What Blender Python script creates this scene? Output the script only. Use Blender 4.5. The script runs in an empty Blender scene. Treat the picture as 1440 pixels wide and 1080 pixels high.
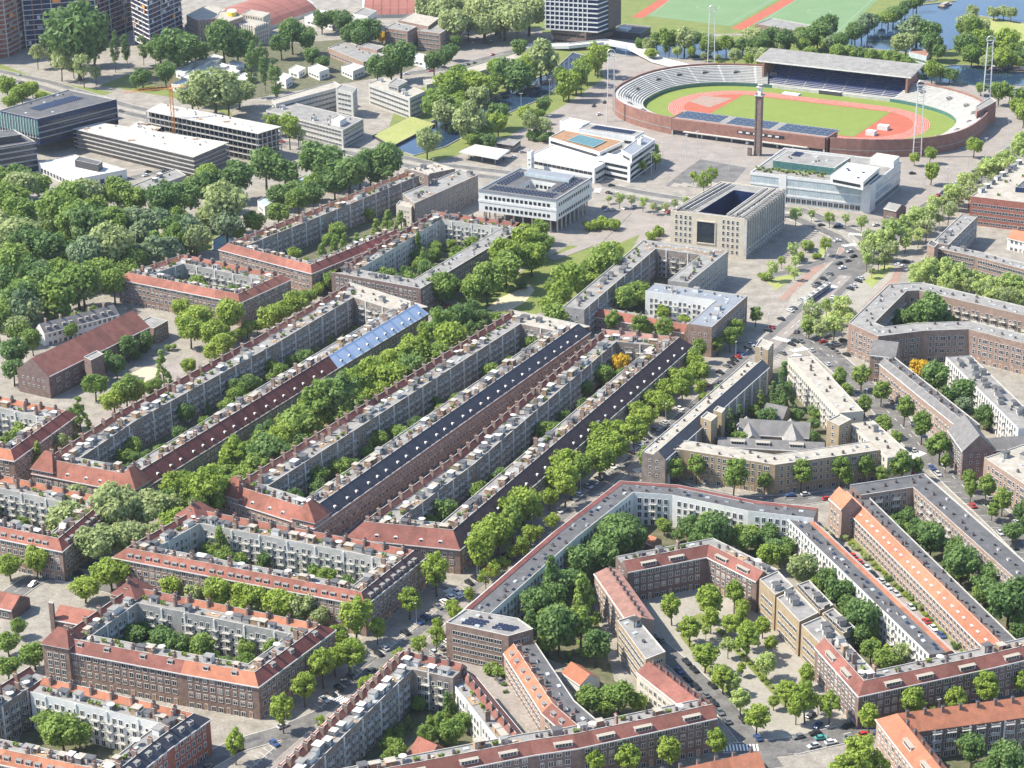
import bpy, bmesh, math, random
import numpy as np
from math import sin, cos, radians, hypot, atan2, pi
from mathutils import Matrix, Vector
random.seed(7); np.random.seed(7)
S = bpy.context.scene
COL = S.collection
# ------------------------------------------------------------------ camera, sky, sun, exposure
FPX, PITCH, ROLL, CAMH = 3000.0, radians(22), radians(0.8), 368.0
_fw = Vector((0, cos(PITCH), -sin(PITCH))); _u0 = Vector((0, sin(PITCH), cos(PITCH))); _r0 = Vector((1, 0, 0))
_rt = _r0*cos(ROLL) - _u0*sin(ROLL); _up = _r0*sin(ROLL) + _u0*cos(ROLL)
cd = bpy.data.cameras.new('camera'); cam = bpy.data.objects.new('camera', cd); COL.objects.link(cam)
cd.sensor_width = 36; cd.lens = FPX*36/1440; cd.clip_start = 1; cd.clip_end = 30000
M = Matrix((_rt, _up, -_fw)).transposed().to_4x4(); M.translation = (0, 0, CAMH); cam.matrix_world = M
S.camera = cam
SUN_AZ = (-1.0, 0.04); SUN_EL = radians(50)          # where the sun stands (map direction) and how high
w = bpy.data.worlds.new('World'); S.world = w; w.use_nodes = True
nt = w.node_tree; bg = nt.nodes['Background']; sky = nt.nodes.new('ShaderNodeTexSky')
sky.sky_type = 'NISHITA'; sky.sun_disc = False; sky.sun_elevation = SUN_EL
sky.sun_rotation = atan2(SUN_AZ[0], SUN_AZ[1]); sky.dust_density = 0.6; sky.ozone_density = 2.0
nt.links.new(sky.outputs[0], bg.inputs[0]); bg.inputs[1].default_value = 0.15
sl = bpy.data.lights.new('sun', 'SUN'); so = bpy.data.objects.new('sun', sl); COL.objects.link(so)
sl.energy = 4.9; sl.angle = radians(0.5); sl.color = (1.0, 0.93, 0.80)
_d = Vector((SUN_AZ[0], SUN_AZ[1], 0)).normalized()*cos(SUN_EL) + Vector((0, 0, sin(SUN_EL)))
so.rotation_euler = _d.to_track_quat('Z', 'Y').to_euler(); so.location = (0, 900, 500)
S.view_settings.view_transform = 'Standard'; S.view_settings.look = 'None'
S.view_settings.gamma = 1; S.view_settings.exposure = 0.92; S.view_settings.use_curve_mapping = False

def G(px, py, z=0.0):
    """pixel of the 1440x1080 photograph -> map position at height z"""
    d = _fw*FPX + _rt*(px-720) + _up*(540-py)
    t = (z-CAMH)/d.z
    return (d.x*t, d.y*t)
def PXM(x, y):                                       # pixels per metre at a place
    return FPX/max(1.0, (Vector((x, y, 0))-Vector((0, 0, CAMH))).dot(_fw))

# ------------------------------------------------------------------ materials
MATS = {}
def mat(name, col, rough=0.85, var=0.25, scale=0.35, spec=0.3, metal=0.0, bump=0.0, bscale=6.0, col2=None, obj_var=0.0, stain=0.0):
    m = bpy.data.materials.new(name); m.use_nodes = True; MATS[name] = m
    n = m.node_tree.nodes; L = m.node_tree.links; b = n['Principled BSDF']
    b.inputs['Roughness'].default_value = rough; b.inputs['Specular IOR Level'].default_value = spec
    b.inputs['Metallic'].default_value = metal
    tc = n.new('ShaderNodeTexCoord')
    no = n.new('ShaderNodeTexNoise'); no.inputs['Scale'].default_value = scale; no.inputs['Detail'].default_value = 6; no.inputs['Roughness'].default_value = 0.65
    L.new(tc.outputs['Object'], no.inputs['Vector'])
    r = n.new('ShaderNodeMapRange'); r.inputs[1].default_value = 0.3; r.inputs[2].default_value = 0.7
    L.new(no.outputs[0], r.inputs[0])
    mx = n.new('ShaderNodeMix'); mx.data_type = 'RGBA'
    c2 = col2 if col2 else tuple(min(1, c*(1+var)) for c in col)
    c1 = col if col2 else tuple(c*(1-var) for c in col)
    mx.inputs[6].default_value = (*c1, 1); mx.inputs[7].default_value = (*c2, 1)
    L.new(r.outputs[0], mx.inputs[0])
    out = mx.outputs[2]
    # a second, fine grain
    n2 = n.new('ShaderNodeTexNoise'); n2.inputs['Scale'].default_value = scale*9; n2.inputs['Detail'].default_value = 3
    L.new(tc.outputs['Object'], n2.inputs['Vector'])
    r2 = n.new('ShaderNodeMapRange'); r2.inputs[1].default_value = 0.3; r2.inputs[2].default_value = 0.7
    r2.inputs[3].default_value = 1-var*0.7; r2.inputs[4].default_value = 1+var*0.5
    L.new(n2.outputs[0], r2.inputs[0])
    hs = n.new('ShaderNodeHueSaturation'); L.new(out, hs.inputs['Color']); L.new(r2.outputs[0], hs.inputs['Value']); out = hs.outputs[0]
    if stain:
        n3 = n.new('ShaderNodeTexNoise'); n3.inputs['Scale'].default_value = .55; n3.inputs['Detail'].default_value = 8; n3.inputs['Roughness'].default_value = .75
        L.new(tc.outputs['Object'], n3.inputs['Vector']); r4 = n.new('ShaderNodeMapRange'); r4.inputs[1].default_value = .48; r4.inputs[2].default_value = .72; r4.inputs[4].default_value = stain
        L.new(n3.outputs[0], r4.inputs[0]); m4 = n.new('ShaderNodeMix'); m4.data_type = 'RGBA'; L.new(r4.outputs[0], m4.inputs[0]); L.new(out, m4.inputs[6]); m4.inputs[7].default_value = (.11, .095, .075, 1); out = m4.outputs[2]
    if obj_var:
        oi = n.new('ShaderNodeObjectInfo'); r3 = n.new('ShaderNodeMapRange')
        r3.inputs[3].default_value = 1-obj_var; r3.inputs[4].default_value = 1+obj_var
        L.new(oi.outputs['Random'], r3.inputs[0])
        h2 = n.new('ShaderNodeHueSaturation'); L.new(out, h2.inputs['Color']); L.new(r3.outputs[0], h2.inputs['Value']); out = h2.outputs[0]
    L.new(out, b.inputs['Base Color'])
    if bump:
        bn = n.new('ShaderNodeTexNoise'); bn.inputs['Scale'].default_value = bscale; L.new(tc.outputs['Object'], bn.inputs['Vector'])
        bp = n.new('ShaderNodeBump'); bp.inputs['Strength'].default_value = bump; bp.inputs['Distance'].default_value = 0.1
        L.new(bn.outputs[0], bp.inputs['Height']); L.new(bp.outputs[0], b.inputs['Normal'])
    return m
mat('brick_brown', (.25, .175, .14), var=.3, scale=.5, obj_var=.12)
mat('brick_dark', (.18, .128, .112), var=.3, scale=.5, obj_var=.12)
mat('brick_red', (.30, .115, .085), var=.25, scale=.5, obj_var=.1)
mat('brick_pink', (.315, .225, .18), var=.2, scale=.5, obj_var=.1)
mat('brick_sand', (.31, .24, .155), var=.2, scale=.5, obj_var=.08)
mat('brick_rear', (.23, .195, .17), var=.35, scale=.35, obj_var=.12)
mat('stadium_brick', (.26, .135, .105), var=.22, scale=.3)
mat('sandstone', (.56, .49, .385), var=.12, scale=.3)
mat('white_render', (.64, .635, .61), var=.08, scale=.3, rough=.7, stain=.22)
mat('cream_render', (.50, .45, .37), var=.12, scale=.3)
mat('concrete', (.32, .31, .29), var=.2, scale=.3, stain=.38)
mat('concrete_pale', (.46, .445, .41), var=.15, scale=.25, stain=.38)
mat('tile_red', (.255, .098, .07), var=.3, scale=.28, obj_var=.2, stain=.5)
mat('tile_orange', (.36, .142, .082), var=.18, scale=.3, obj_var=.2, stain=.5)
mat('tile_maroon', (.165, .052, .045), var=.28, scale=.28, obj_var=.2, stain=.5)
mat('tile_brownred', (.205, .08, .063), var=.28, scale=.28, obj_var=.2, stain=.5)
mat('tile_navy', (.042, .046, .062), var=.25, scale=.3, rough=.6, spec=.4, stain=.5)
mat('tile_purple', (.068, .04, .045), var=.3, scale=.3, rough=.7, stain=.5)
mat('tile_pink', (.29, .155, .125), var=.25, scale=.35, obj_var=.2, stain=.5)
mat('slate', (.155, .15, .148), var=.25, scale=.35)
mat('zinc', (.28, .29, .305), rough=.45, var=.15, scale=.3, metal=.3)
mat('roof_grey', (.24, .232, .22), var=.25, scale=.22, stain=.38)
mat('raw_concrete', (.44, .42, .38), var=.3, scale=.3, stain=.38)
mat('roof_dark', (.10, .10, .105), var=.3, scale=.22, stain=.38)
mat('roof_beige', (.36, .33, .28), var=.2, scale=.22, stain=.38)
mat('roof_white', (.58, .57, .54), var=.12, scale=.2, stain=.38)
mat('roof_blue', (.60, .66, .80), rough=.35, var=.06, scale=.2, spec=.5)
mat('terracotta', (.29, .17, .095), var=.2, scale=.3)
mat('frame_white', (.62, .61, .585), var=.06, rough=.5)
mat('frame_dark', (.05, .05, .055), var=.1, rough=.5)
mat('glass', (.028, .036, .045), rough=.12, var=.5, scale=.6, spec=.7, obj_var=.4)
mat('glass_green', (.06, .15, .145), rough=.15, var=.25, scale=.5, spec=.7)
mat('glass_blue', (.014, .028, .085), rough=.35, var=.4, scale=.4, spec=.25)
mat('glass_pale', (.42, .48, .50), rough=.2, var=.2, scale=.3, spec=.6)
mat('solar', (.015, .022, .05), rough=.2, var=.3, scale=1.0, spec=.6)
mat('metal_light', (.62, .63, .64), rough=.45, var=.08, metal=.4)
mat('metal_dark', (.06, .06, .065), rough=.5, var=.15)
mat('timber', (.33, .22, .13), var=.3, scale=1.2, obj_var=.2)
mat('crane_orange', (.75, .30, .08), var=.1)
mat('asphalt', (.14, .135, .13), var=.34, scale=.14, bump=.2, stain=.38)
mat('pavers', (.265, .242, .208), var=.3, scale=.13, stain=.38)
mat('brick_paving', (.265, .235, .21), var=.18, scale=.10, stain=.38)
mat('paving_pale', (.30, .278, .238), var=.14, scale=.10, stain=.38)
mat('cycle_red', (.29, .19, .15), var=.15, scale=.15)
mat('sand', (.48, .41, .29), var=.15, scale=.3)
mat('grass', (.12, .16, .04), var=.3, scale=.12, col2=(.19, .21, .06))
mat('garden', (.055, .075, .028), var=.3, scale=.30, col2=(.17, .15, .10))
mat('meadow', (.24, .28, .085), var=.2, scale=.06, col2=(.32, .32, .12))
mat('pitch', (.155, .21, .04), var=.12, scale=.08, col2=(.19, .235, .05))
mat('turf', (.13, .21, .10), var=.08, scale=.05, col2=(.155, .235, .115))
mat('track_red', (.36, .10, .06), var=.12, scale=.1)
mat('hall_red', (.28, .115, .092), var=.12, scale=.05)
mat('seat_white', (.38, .372, .35), var=.12, scale=.25, stain=.38)
mat('seat_blue', (.035, .05, .12), var=.2, scale=.6)
mat('line_faint', (.26, .34, .25), var=.1)
mat('paint_white', (.78, .78, .76), var=.1, scale=.4)
mat('bark', (.10, .075, .05), var=.3, scale=2.0)
mat('tyre', (.02, .02, .02), var=.1)
for cn, cc in dict(white=(.78, .78, .77), silver=(.45, .46, .47), black=(.02, .02, .022), red=(.45, .03, .025), blue=(.04, .08, .22), grey=(.14, .145, .15), teal=(.05, .30, .27), yellow=(.7, .5, .05)).items():
    mat('car_'+cn, cc, rough=.28, var=.04, spec=.6)
def water_mat():
    m = mat('water', (.022, .045, .085), rough=.06, var=.25, scale=.03, spec=.6, bump=.25, bscale=.8)
water_mat()
def leaf_mat(name, c1, c2, trans=.42):
    m = bpy.data.materials.new(name); m.use_nodes = True; MATS[name] = m
    n = m.node_tree.nodes; L = m.node_tree.links; b = n['Principled BSDF']; o = n['Material Output']
    g = n.new('ShaderNodeNewGeometry'); oi = n.new('ShaderNodeObjectInfo')
    mx = n.new('ShaderNodeMix'); mx.data_type = 'RGBA'; mx.inputs[6].default_value = (*c1, 1); mx.inputs[7].default_value = (*c2, 1)
    ad = n.new('ShaderNodeMath'); ad.operation = 'MULTIPLY_ADD'; ad.inputs[1].default_value = .55
    ml = n.new('ShaderNodeMath'); ml.operation = 'MULTIPLY'; ml.inputs[1].default_value = .45
    L.new(oi.outputs['Random'], ml.inputs[0]); L.new(g.outputs['Random Per Island'], ad.inputs[0]); L.new(ml.outputs[0], ad.inputs[2])
    L.new(ad.outputs[0], mx.inputs[0])
    L.new(mx.outputs[2], b.inputs['Base Color']); b.inputs['Roughness'].default_value = .55; b.inputs['Specular IOR Level'].default_value = .25
    t = n.new('ShaderNodeBsdfTranslucent'); L.new(mx.outputs[2], t.inputs[0])
    ms = n.new('ShaderNodeMixShader'); ms.inputs[0].default_value = trans
    L.new(b.outputs[0], ms.inputs[1]); L.new(t.outputs[0], ms.inputs[2]); L.new(ms.outputs[0], o.inputs[0])
leaf_mat('leaf_bright', (0.190, 0.288, 0.044), (0.394, 0.481, 0.086))
leaf_mat('leaf_mid', (0.142, 0.239, 0.049), (0.312, 0.408, 0.091))
leaf_mat('leaf_dark', (0.092, 0.172, 0.053), (0.215, 0.319, 0.091))
leaf_mat('leaf_olive', (0.263, 0.332, 0.128), (0.466, 0.518, 0.229))
leaf_mat('leaf_pale', (0.304, 0.414, 0.115), (0.548, 0.621, 0.229))
leaf_mat('leaf_blue', (0.146, 0.222, 0.117), (0.292, 0.369, 0.199))
leaf_mat('leaf_yellow', (0.534, 0.360, 0.019), (0.736, 0.500, 0.048))

# ------------------------------------------------------------------ mesh helper
class MB:
    def __init__(s): s.v = []; s.f = []; s.m = []; s.mats = []
    def mi(s, mt):
        if mt not in s.mats: s.mats.append(mt)
        return s.mats.index(mt)
    def face(s, pts, mt):
        i = len(s.v); s.v += [tuple(p) for p in pts]; s.f.append(tuple(range(i, i+len(pts)))); s.m.append(s.mi(mt))
    def box(s, x0, x1, y0, y1, z0, z1, mt, bottom=True):
        i = len(s.v)
        s.v += [(x0,y0,z0),(x1,y0,z0),(x1,y1,z0),(x0,y1,z0),(x0,y0,z1),(x1,y0,z1),(x1,y1,z1),(x0,y1,z1)]
        fs = [(4,5,6,7),(0,1,5,4),(1,2,6,5),(2,3,7,6),(3,0,4,7)] + ([(3,2,1,0)] if bottom else [])
        for f in fs: s.f.append(tuple(i+k for k in f)); s.m.append(s.mi(mt))
    def prism(s, poly, z0, z1, mt, top=None, cap=True, bottom=False):
        """vertical prism over a polygon (any winding)"""
        if area(poly) < 0: poly = poly[::-1]
        n = len(poly)
        for k in range(n):
            a, b = poly[k], poly[(k+1) % n]
            s.face([(*a, z0), (*b, z0), (*b, z1), (*a, z1)], mt)
        if cap: s.face([(*p, z1) for p in poly], top or mt)
        if bottom: s.face([(*p, z0) for p in poly[::-1]], mt)
    def tube(s, pts, rad, mt, n=6):
        for (p, q) in zip(pts[:-1], pts[1:]):
            p, q = Vector(p), Vector(q); d = (q-p).normalized()
            a = d.orthogonal().normalized(); b = d.cross(a)
            r0, r1 = (rad, rad) if not isinstance(rad, tuple) else rad
            i = len(s.v)
            for k in range(n):
                c, sn = cos(2*pi*k/n), sin(2*pi*k/n)
                s.v.append(tuple(p+(a*c+b*sn)*r0)); s.v.append(tuple(q+(a*c+b*sn)*r1))
            for k in range(n):
                j = (k+1) % n
                s.f.append((i+2*k, i+2*j, i+2*j+1, i+2*k+1)); s.m.append(s.mi(mt))
            s.f.append(tuple(i+2*k+1 for k in range(n))); s.m.append(s.mi(mt))
    def mesh(s, name, smooth=False):
        me = bpy.data.meshes.new(name); me.from_pydata(s.v, [], s.f)
        for mt in s.mats: me.materials.append(MATS[mt])
        if s.m: me.polygons.foreach_set('material_index', s.m)
        if smooth: me.polygons.foreach_set('use_smooth', [True]*len(s.f))
        me.update(); return me
    def build(s, name, parent=None, smooth=False):
        return link(name, s.mesh(name, smooth), parent)
def area(p): return .5*sum(p[i-1][0]*p[i][1]-p[i][0]*p[i-1][1] for i in range(len(p)))
def link(name, me, parent=None, loc=(0, 0, 0), rz=0.0, sc=None):
    o = bpy.data.objects.new(name, me); COL.objects.link(o)
    o.location = loc; o.rotation_euler = (0, 0, rz)
    if sc is not None: o.scale = sc
    if parent is not None: o.parent = parent
    return o
def tag(o, label=None, cat=None, group=None, kind=None):
    if label: o['label'] = label
    if cat: o['category'] = cat
    if group: o['group'] = group
    if kind: o['kind'] = kind
    return o
def thing(name, label, cat, loc, group=None, rz=0.0):
    o = link(name, None, None, loc, rz); o.empty_display_size = 1
    return tag(o, label, cat, group)
def inpoly(x, y, P):
    c = False; n = len(P)
    for i in range(n):
        (x1, y1), (x2, y2) = P[i-1], P[i]
        if (y1 > y) != (y2 > y) and x < (x2-x1)*(y-y1)/(y2-y1)+x1: c = not c
    return c
FOOT = []                                            # footprints of everything built: (polygon, bbox)
def foot(poly):
    xs = [p[0] for p in poly]; ys = [p[1] for p in poly]; FOOT.append((poly, min(xs), max(xs), min(ys), max(ys)))
def blocked(x, y, r=0.0):
    for P, a, b, c, d in FOOT:
        if a-r <= x <= b+r and c-r <= y <= d+r:
            if inpoly(x, y, P): return True
            if r:
                for i in range(len(P)):
                    (x1, y1), (x2, y2) = P[i-1], P[i]
                    L2 = (x2-x1)**2+(y2-y1)**2
                    t = 0 if L2 == 0 else max(0, min(1, ((x-x1)*(x2-x1)+(y-y1)*(y2-y1))/L2))
                    if hypot(x-x1-t*(x2-x1), y-y1-t*(y2-y1)) < r: return True
    return False
# ------------------------------------------------------------------ ground, roads, water
SZ = [.004]
def sheet(name, px, z, mt, kind='structure', world=False, label=None):
    SZ[0] += .0015; z = SZ[0] if mt != 'water' else SZ[0]+.02
    P = px if world else [G(*p) for p in px]
    if area(P) < 0: P = P[::-1]
    b = MB(); b.face([(*p, z) for p in P], mt)
    return tag(b.build(name), label, None, None, kind)
def ground_sheet():
    b = MB(); b.face([(-9000, -2000, 0), (9000, -2000, 0), (9000, 16000, 0), (-9000, 16000, 0)], 'pavers')
    return tag(b.build('ground'), kind='structure')
ground_sheet()
def offs(P, d, closed=False):
    """points of polyline P moved d to the right-hand side (mitred)"""
    n = len(P); out = []
    for i in range(n):
        a = P[i-1] if (i > 0 or closed) else None; c = P[(i+1) % n] if (i < n-1 or closed) else None; b = P[i]
        ns = []
        for p, q in ((a, b), (b, c)):
            if p is None or q is None: continue
            l = hypot(q[0]-p[0], q[1]-p[1]) or 1e-6; ns.append(((q[1]-p[1])/l, -(q[0]-p[0])/l))
        if len(ns) == 1: m = ns[0]
        else:
            mx, my = ns[0][0]+ns[1][0], ns[0][1]+ns[1][1]; k = 1+ns[0][0]*ns[1][0]+ns[0][1]*ns[1][1]
            k = max(k, .25); m = (mx/k, my/k)
        out.append((b[0]+m[0]*d, b[1]+m[1]*d))
    return out
ROADS = []
def seg_d(x, y, P):
    best = 1e9
    for (x1, y1), (x2, y2) in zip(P[:-1], P[1:]):
        L2 = (x2-x1)**2+(y2-y1)**2; t = max(0, min(1, ((x-x1)*(x2-x1)+(y-y1)*(y2-y1))/(L2 or 1)))
        best = min(best, hypot(x-x1-t*(x2-x1), y-y1-t*(y2-y1)))
    return best
def along(P, step, start=0.0):
    """(x, y, heading) every step metres"""
    out = []; s = start
    for (x1, y1), (x2, y2) in zip(P[:-1], P[1:]):
        l = hypot(x2-x1, y2-y1)
        while s < l: out.append((x1+(x2-x1)*s/l, y1+(y2-y1)*s/l, atan2(y2-y1, x2-x1))); s += step
        s -= l
    return out
def road(name, px, width, mt='asphalt', z=.02, markings=True):
    P = [G(*p) for p in px]; l, r = offs(P, -width/2), offs(P, width/2)
    b = MB()
    for i in range(len(P)-1): b.face([(*r[i], z), (*r[i+1], z), (*l[i+1], z), (*l[i], z)], mt)
    tag(b.build(name), kind='structure'); ROADS.append((name, P, width, markings, mt))
RZ = [0.10]
def nroad(*a, **k): RZ[0] += .004; road(*a, z=RZ[0], **k)
# wide paved and planted areas
sheet('stadium_forecourt_paving', [(690,190),(830,95),(905,70),(1420,120),(1440,190),(1330,290),(1230,300),(900,240),(760,245)], .008, 'brick_paving')
sheet('square_paving', [(800,300),(940,270),(960,300),(930,345),(830,350),(770,330)], .010, 'brick_paving')
sheet('plaza_paving', [(893,850),(1010,815),(1165,935),(1215,1000),(1120,1045),(1040,1040)], .010, 'paving_pale')
sheet('crossing_paving', [(1120,400),(1190,330),(1260,310),(1300,340),(1270,380),(1200,440),(1140,490),(1080,490)], .010, 'paving_pale')
sheet('park_lawn', [(640,420),(700,400),(800,345),(850,350),(900,330),(880,365),(800,430),(740,445),(660,440)], .012, 'grass')
sheet('playground_sand', [(684,435),(700,420),(728,408),(745,400),(752,408),(738,425),(715,438)], .016, 'sand')
sheet('school_yard_paving', [(215,525),(290,480),(300,490),(245,535),(160,590),(120,600)], .012, 'brick_paving')
sheet('school_sand', [(165,535),(205,515),(235,520),(190,545)], .016, 'sand')
sheet('greenway_lawn', [(205,690),(255,745),(320,715),(720,448),(670,440),(610,462),(480,548),(230,690)], .012, 'grass')
sheet('riverside_lawn', [(-40,300),(80,300),(200,330),(330,320),(300,350),(180,380),(60,410),(-40,470)], .012, 'grass')
sheet('canalside_lawn', [(560,140),(640,100),(740,60),(830,60),(850,110),(790,150),(700,200),(590,235),(540,200)], .012, 'grass')
sheet('tram_verge_lawn', [(140,120),(260,140),(330,165),(300,120),(180,105)], .012, 'grass')
sheet('roadside_lawn', [(0,90),(60,112),(160,130),(120,140),(0,130)], .012, 'grass')
sheet('boulevard_lawn', [(1275,375),(1300,365),(1450,398),(1450,425),(1290,395)], .012, 'grass')
sheet('hotel_lawn', [(870,-20),(960,-20),(905,25),(880,45)], .012, 'grass')
sheet('far_lawn', [(1020,50),(1200,50),(1440,30),(1440,100),(1100,110),(880,60)], .006, 'grass')
sheet('north_lawn', [(550,-60),(1500,-60),(1500,40),(860,50),(620,40)], .004, 'grass')
sheet('meadow', [(1376,26),(1400,28),(1460,36),(1460,62),(1425,58),(1390,44)], .016, 'meadow')
for q, px in enumerate([[(908,22),(1028,37),(1100,-4),(948,-12)], [(1066,30),(1180,50),(1240,-6),(1120,-6)]]):
    sheet('sports_pitch', px, .018, 'turf')
    P = [G(*p) for p in px]
    if area(P) < 0: P = P[::-1]
    b = MB(); o1 = offs(P, -4, True); o2 = offs(P, -4.5, True)
    for i in range(4):
        j = (i+1) % 4; b.face([(*o1[i], .09), (*o1[j], .09), (*o2[j], .09), (*o2[i], .09)], 'line_faint')
    cx, cy = sum(p[0] for p in P)/4, sum(p[1] for p in P)/4
    for k in range(24):
        a0, a1 = k*pi/12, (k+1)*pi/12
        b.face([(cx+r*cos(a), cy+r*sin(a)  , .092) for r, a in ((9, a0), (9, a1), (9.6, a1), (9.6, a0))][::-1], 'line_faint')
    tag(b.build('pitch_line_marking'), kind='structure')
sheet('athletics_track_strip', [(888,24),(903,26),(955,-8),(938,-8)], .016, 'track_red')
sheet('athletics_track_strip', [(1028,40),(1045,42),(1130,-6),(1110,-6)], .016, 'track_red')
sheet('courtyard_garden', [(700,890),(770,790),(880,710),(1080,735),(1100,800),(980,775),(880,800),(832,840),(865,960),(780,930)], 0, 'garden')
sheet('courtyard_garden', [(1090,738),(1310,922),(1220,945),(1190,890),(1100,795)], 0, 'garden')
sheet('courtyard_garden', [(1215,705),(1300,692),(1455,835),(1440,935)], 0, 'garden')
sheet('courtyard_garden', [(1250,505),(1330,505),(1425,605),(1370,605)], 0, 'garden')
sheet('courtyard_garden', [(1070,525),(1100,515),(1180,595),(1240,635),(1090,655),(960,635)], 0, 'garden')
sheet('courtyard_garden', [(500,1070),(600,955),(650,965),(720,1045)], 0, 'garden')
sheet('courtyard_garden', [(1290,1030),(1450,1010),(1450,1090),(1340,1095)], 0, 'garden')
sheet('courtyard_garden', [(50,975),(250,1015),(150,1080),(20,1060)], 0, 'garden')
sheet('courtyard_garden', [(790,940),(850,950),(960,1010),(830,1040)], 0, 'garden')
sheet('courtyard_garden', [(330,350),(560,260),(600,300),(450,380)], 0, 'garden')
sheet('courtyard_garden', [(820,430),(930,360),(1000,380),(960,450)], 0, 'garden')
sheet('plaza_lawn', [(962,872),(985,862),(1000,875),(978,890)], 0, 'grass')
sheet('plaza_verge', [(1005,885),(1012,882),(1125,1000),(1112,1005)], 0, 'grass')
sheet('plaza_verge', [(955,893),(962,890),(1062,1018),(1052,1022)], 0, 'grass')
sheet('forecourt_asphalt', [(935,262),(958,243),(985,224),(1050,236),(1024,266)], 0, 'asphalt')
for k in range(6): sheet('pale_paving_slab', [(942+k*13,262-k*.3),(952+k*13,264-k*.3),(958+k*13,259-k*.3),(948+k*13,257-k*.3)], 0, 'paving_pale')
sheet('tram_island_lawn', [(1140,455),(1165,432),(1190,425),(1195,440),(1165,465)], 0, 'meadow')
sheet('cycle_path', [(1196,452),(1203,455),(1262,398),(1272,372),(1264,370),(1253,392)], 0, 'cycle_red')
sheet('cycle_path', [(1095,420),(1102,424),(1150,382),(1195,345),(1188,342),(1143,376)], 0, 'cycle_red')
sheet('office_lawn', [(1060,360),(1105,335),(1135,345),(1120,372),(1075,385)], 0, 'brick_paving')
sheet('crossing_verge', [(1078,396),(1118,374),(1130,382),(1092,408)], 0, 'meadow')
sheet('crossing_verge', [(1150,352),(1166,340),(1172,350),(1158,364)], 0, 'meadow')
sheet('crossing_asphalt', [(1140,400),(1195,345),(1240,330),(1262,345),(1215,385),(1165,425)], 0, 'asphalt')
sheet('crossing_verge', [(1215,395),(1255,362),(1262,372),(1225,405)], 0, 'meadow')
sheet('hedge_verge', [(1165,735),(1190,735),(1400,935),(1380,945)], 0, 'grass')
sheet('campus_lawn', [(190,110),(250,70),(420,60),(560,50),(640,70),(560,105),(400,130),(300,150)], 0, 'garden')
sheet('hotel_car_park', [(640,50),(760,40),(770,60),(690,80),(640,90)], 0, 'brick_paving')
# water
for nm, px in dict(
    canal=[(545,207),(582,219),(625,207),(662,187),(705,163),(755,142),(793,117),(826,80),(806,74),(776,102),(738,117),(700,135),(650,158),(610,170)],
    stadium_canal=[(862,58),(905,62),(960,57),(1050,66),(1080,82),(960,83),(880,79),(845,72)],
    river=[(1150,62),(1195,50),(1240,27),(1290,8),(1345,2),(1345,-40),(1520,-40),(1520,30),(1440,33),(1375,22),(1352,45),(1343,68),(1300,78),(1255,72),(1200,66)],
    river_arm=[(1150,86),(1290,98),(1345,92),(1460,96),(1460,120),(1380,122),(1290,113),(1200,104)],
    park_pond=[(300,338),(335,318),(345,330),(318,352),(300,352)],
    garden_canal=[(30,410),(85,388),(95,395),(60,415)]).items():
    sheet(nm, px, .03, 'water')
    P = [G(*p) for p in px]
    if area(P) < 0: P = P[::-1]
    o1 = offs(P, .6, True); b = MB()
    for i in range(len(P)):
        j = (i+1) % len(P)
        b.face([(*P[i], .55), (*P[j], .55), (*P[j], .0), (*P[i], .0)][::-1], 'concrete')
        b.face([(*P[i], .55), (*o1[i], .55), (*o1[j], .55), (*P[j], .55)], 'concrete')
        b.face([(*o1[i], .55), (*o1[i], 0), (*o1[j], 0), (*o1[j], .55)], 'concrete')
    tag(b.build('quay_edge'), kind='structure')
# roads
nroad('avenue', [(1190,388),(1120,455),(1060,508),(985,578),(905,648),(830,712),(745,785),(660,850),(560,930),(470,1010),(380,1090)], 15)
nroad('main_road', [(-60,92),(60,118),(170,152),(300,182),(400,196),(500,212),(600,234),(700,246),(830,262),(900,276),(1000,292),(1120,300),(1190,330),(1215,352)], 20)
nroad('tree_street', [(1205,372),(1245,335),(1310,292),(1380,245),(1450,196)], 14)
nroad('north_street', [(1130,470),(1190,522),(1240,570),(1292,625),(1350,680),(1410,735),(1460,785)], 13)
nroad('cross_street', [(898,655),(960,688),(1040,705),(1130,703),(1210,690),(1290,655),(1330,630)], 9)
nroad('boulevard', [(1215,365),(1270,372),(1350,395),(1450,420)], 9)
nroad('front_street', [(1110,1050),(1200,1030),(1300,1005),(1380,985),(1460,960)], 10)
nroad('plaza_street', [(890,880),(950,930),(1010,985),(1050,1035),(1085,1080)], 8, markings=False)
nroad('plaza_side_street', [(1010,1060),(1110,1050)], 10)
nroad('block_street', [(40,800),(100,812),(200,838),(300,862),(400,890),(520,932)], 8, markings=False)
nroad('corner_street', [(-30,870),(40,820),(100,790),(170,800)], 9, markings=False)
nroad('terrace_street', [(255,720),(330,748),(430,772),(520,792),(620,825)], 8, markings=False)
nroad('narrow_street', [(470,775),(560,700),(700,590),(845,480)], 7, markings=False)
nroad('school_street', [(60,660),(140,610),(260,540),(380,470),(490,408)], 7, markings=False)
nroad('park_street', [(470,402),(600,432),(740,450),(830,462),(990,470)], 7, markings=False)
nroad('lane', [(1132,728),(1200,790),(1290,870),(1370,945)], 6, mt='brick_paving', markings=False)
nroad('lane', [(655,925),(705,970),(770,1035)], 7, mt='brick_paving', markings=False)
nroad('square_road', [(835,258),(880,300),(840,340),(775,365)], 6, mt='brick_paving', markings=False)
nroad('parking_road', [(1175,340),(1165,365),(1120,380),(1075,390)], 6, markings=False)
nroad('riverside_path', [(-20,470),(40,430),(110,395),(170,385)], 3, mt='sand', markings=False)
nroad('office_road', [(0,300),(90,268),(150,258),(300,225),(400,205)], 6, markings=False)
nroad('hotel_drive', [(560,105),(640,95),(720,72),(780,66)], 8, markings=False)
nroad('lower_street', [(260,1090),(330,1050),(400,1030),(470,1000)], 8, markings=False)
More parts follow.
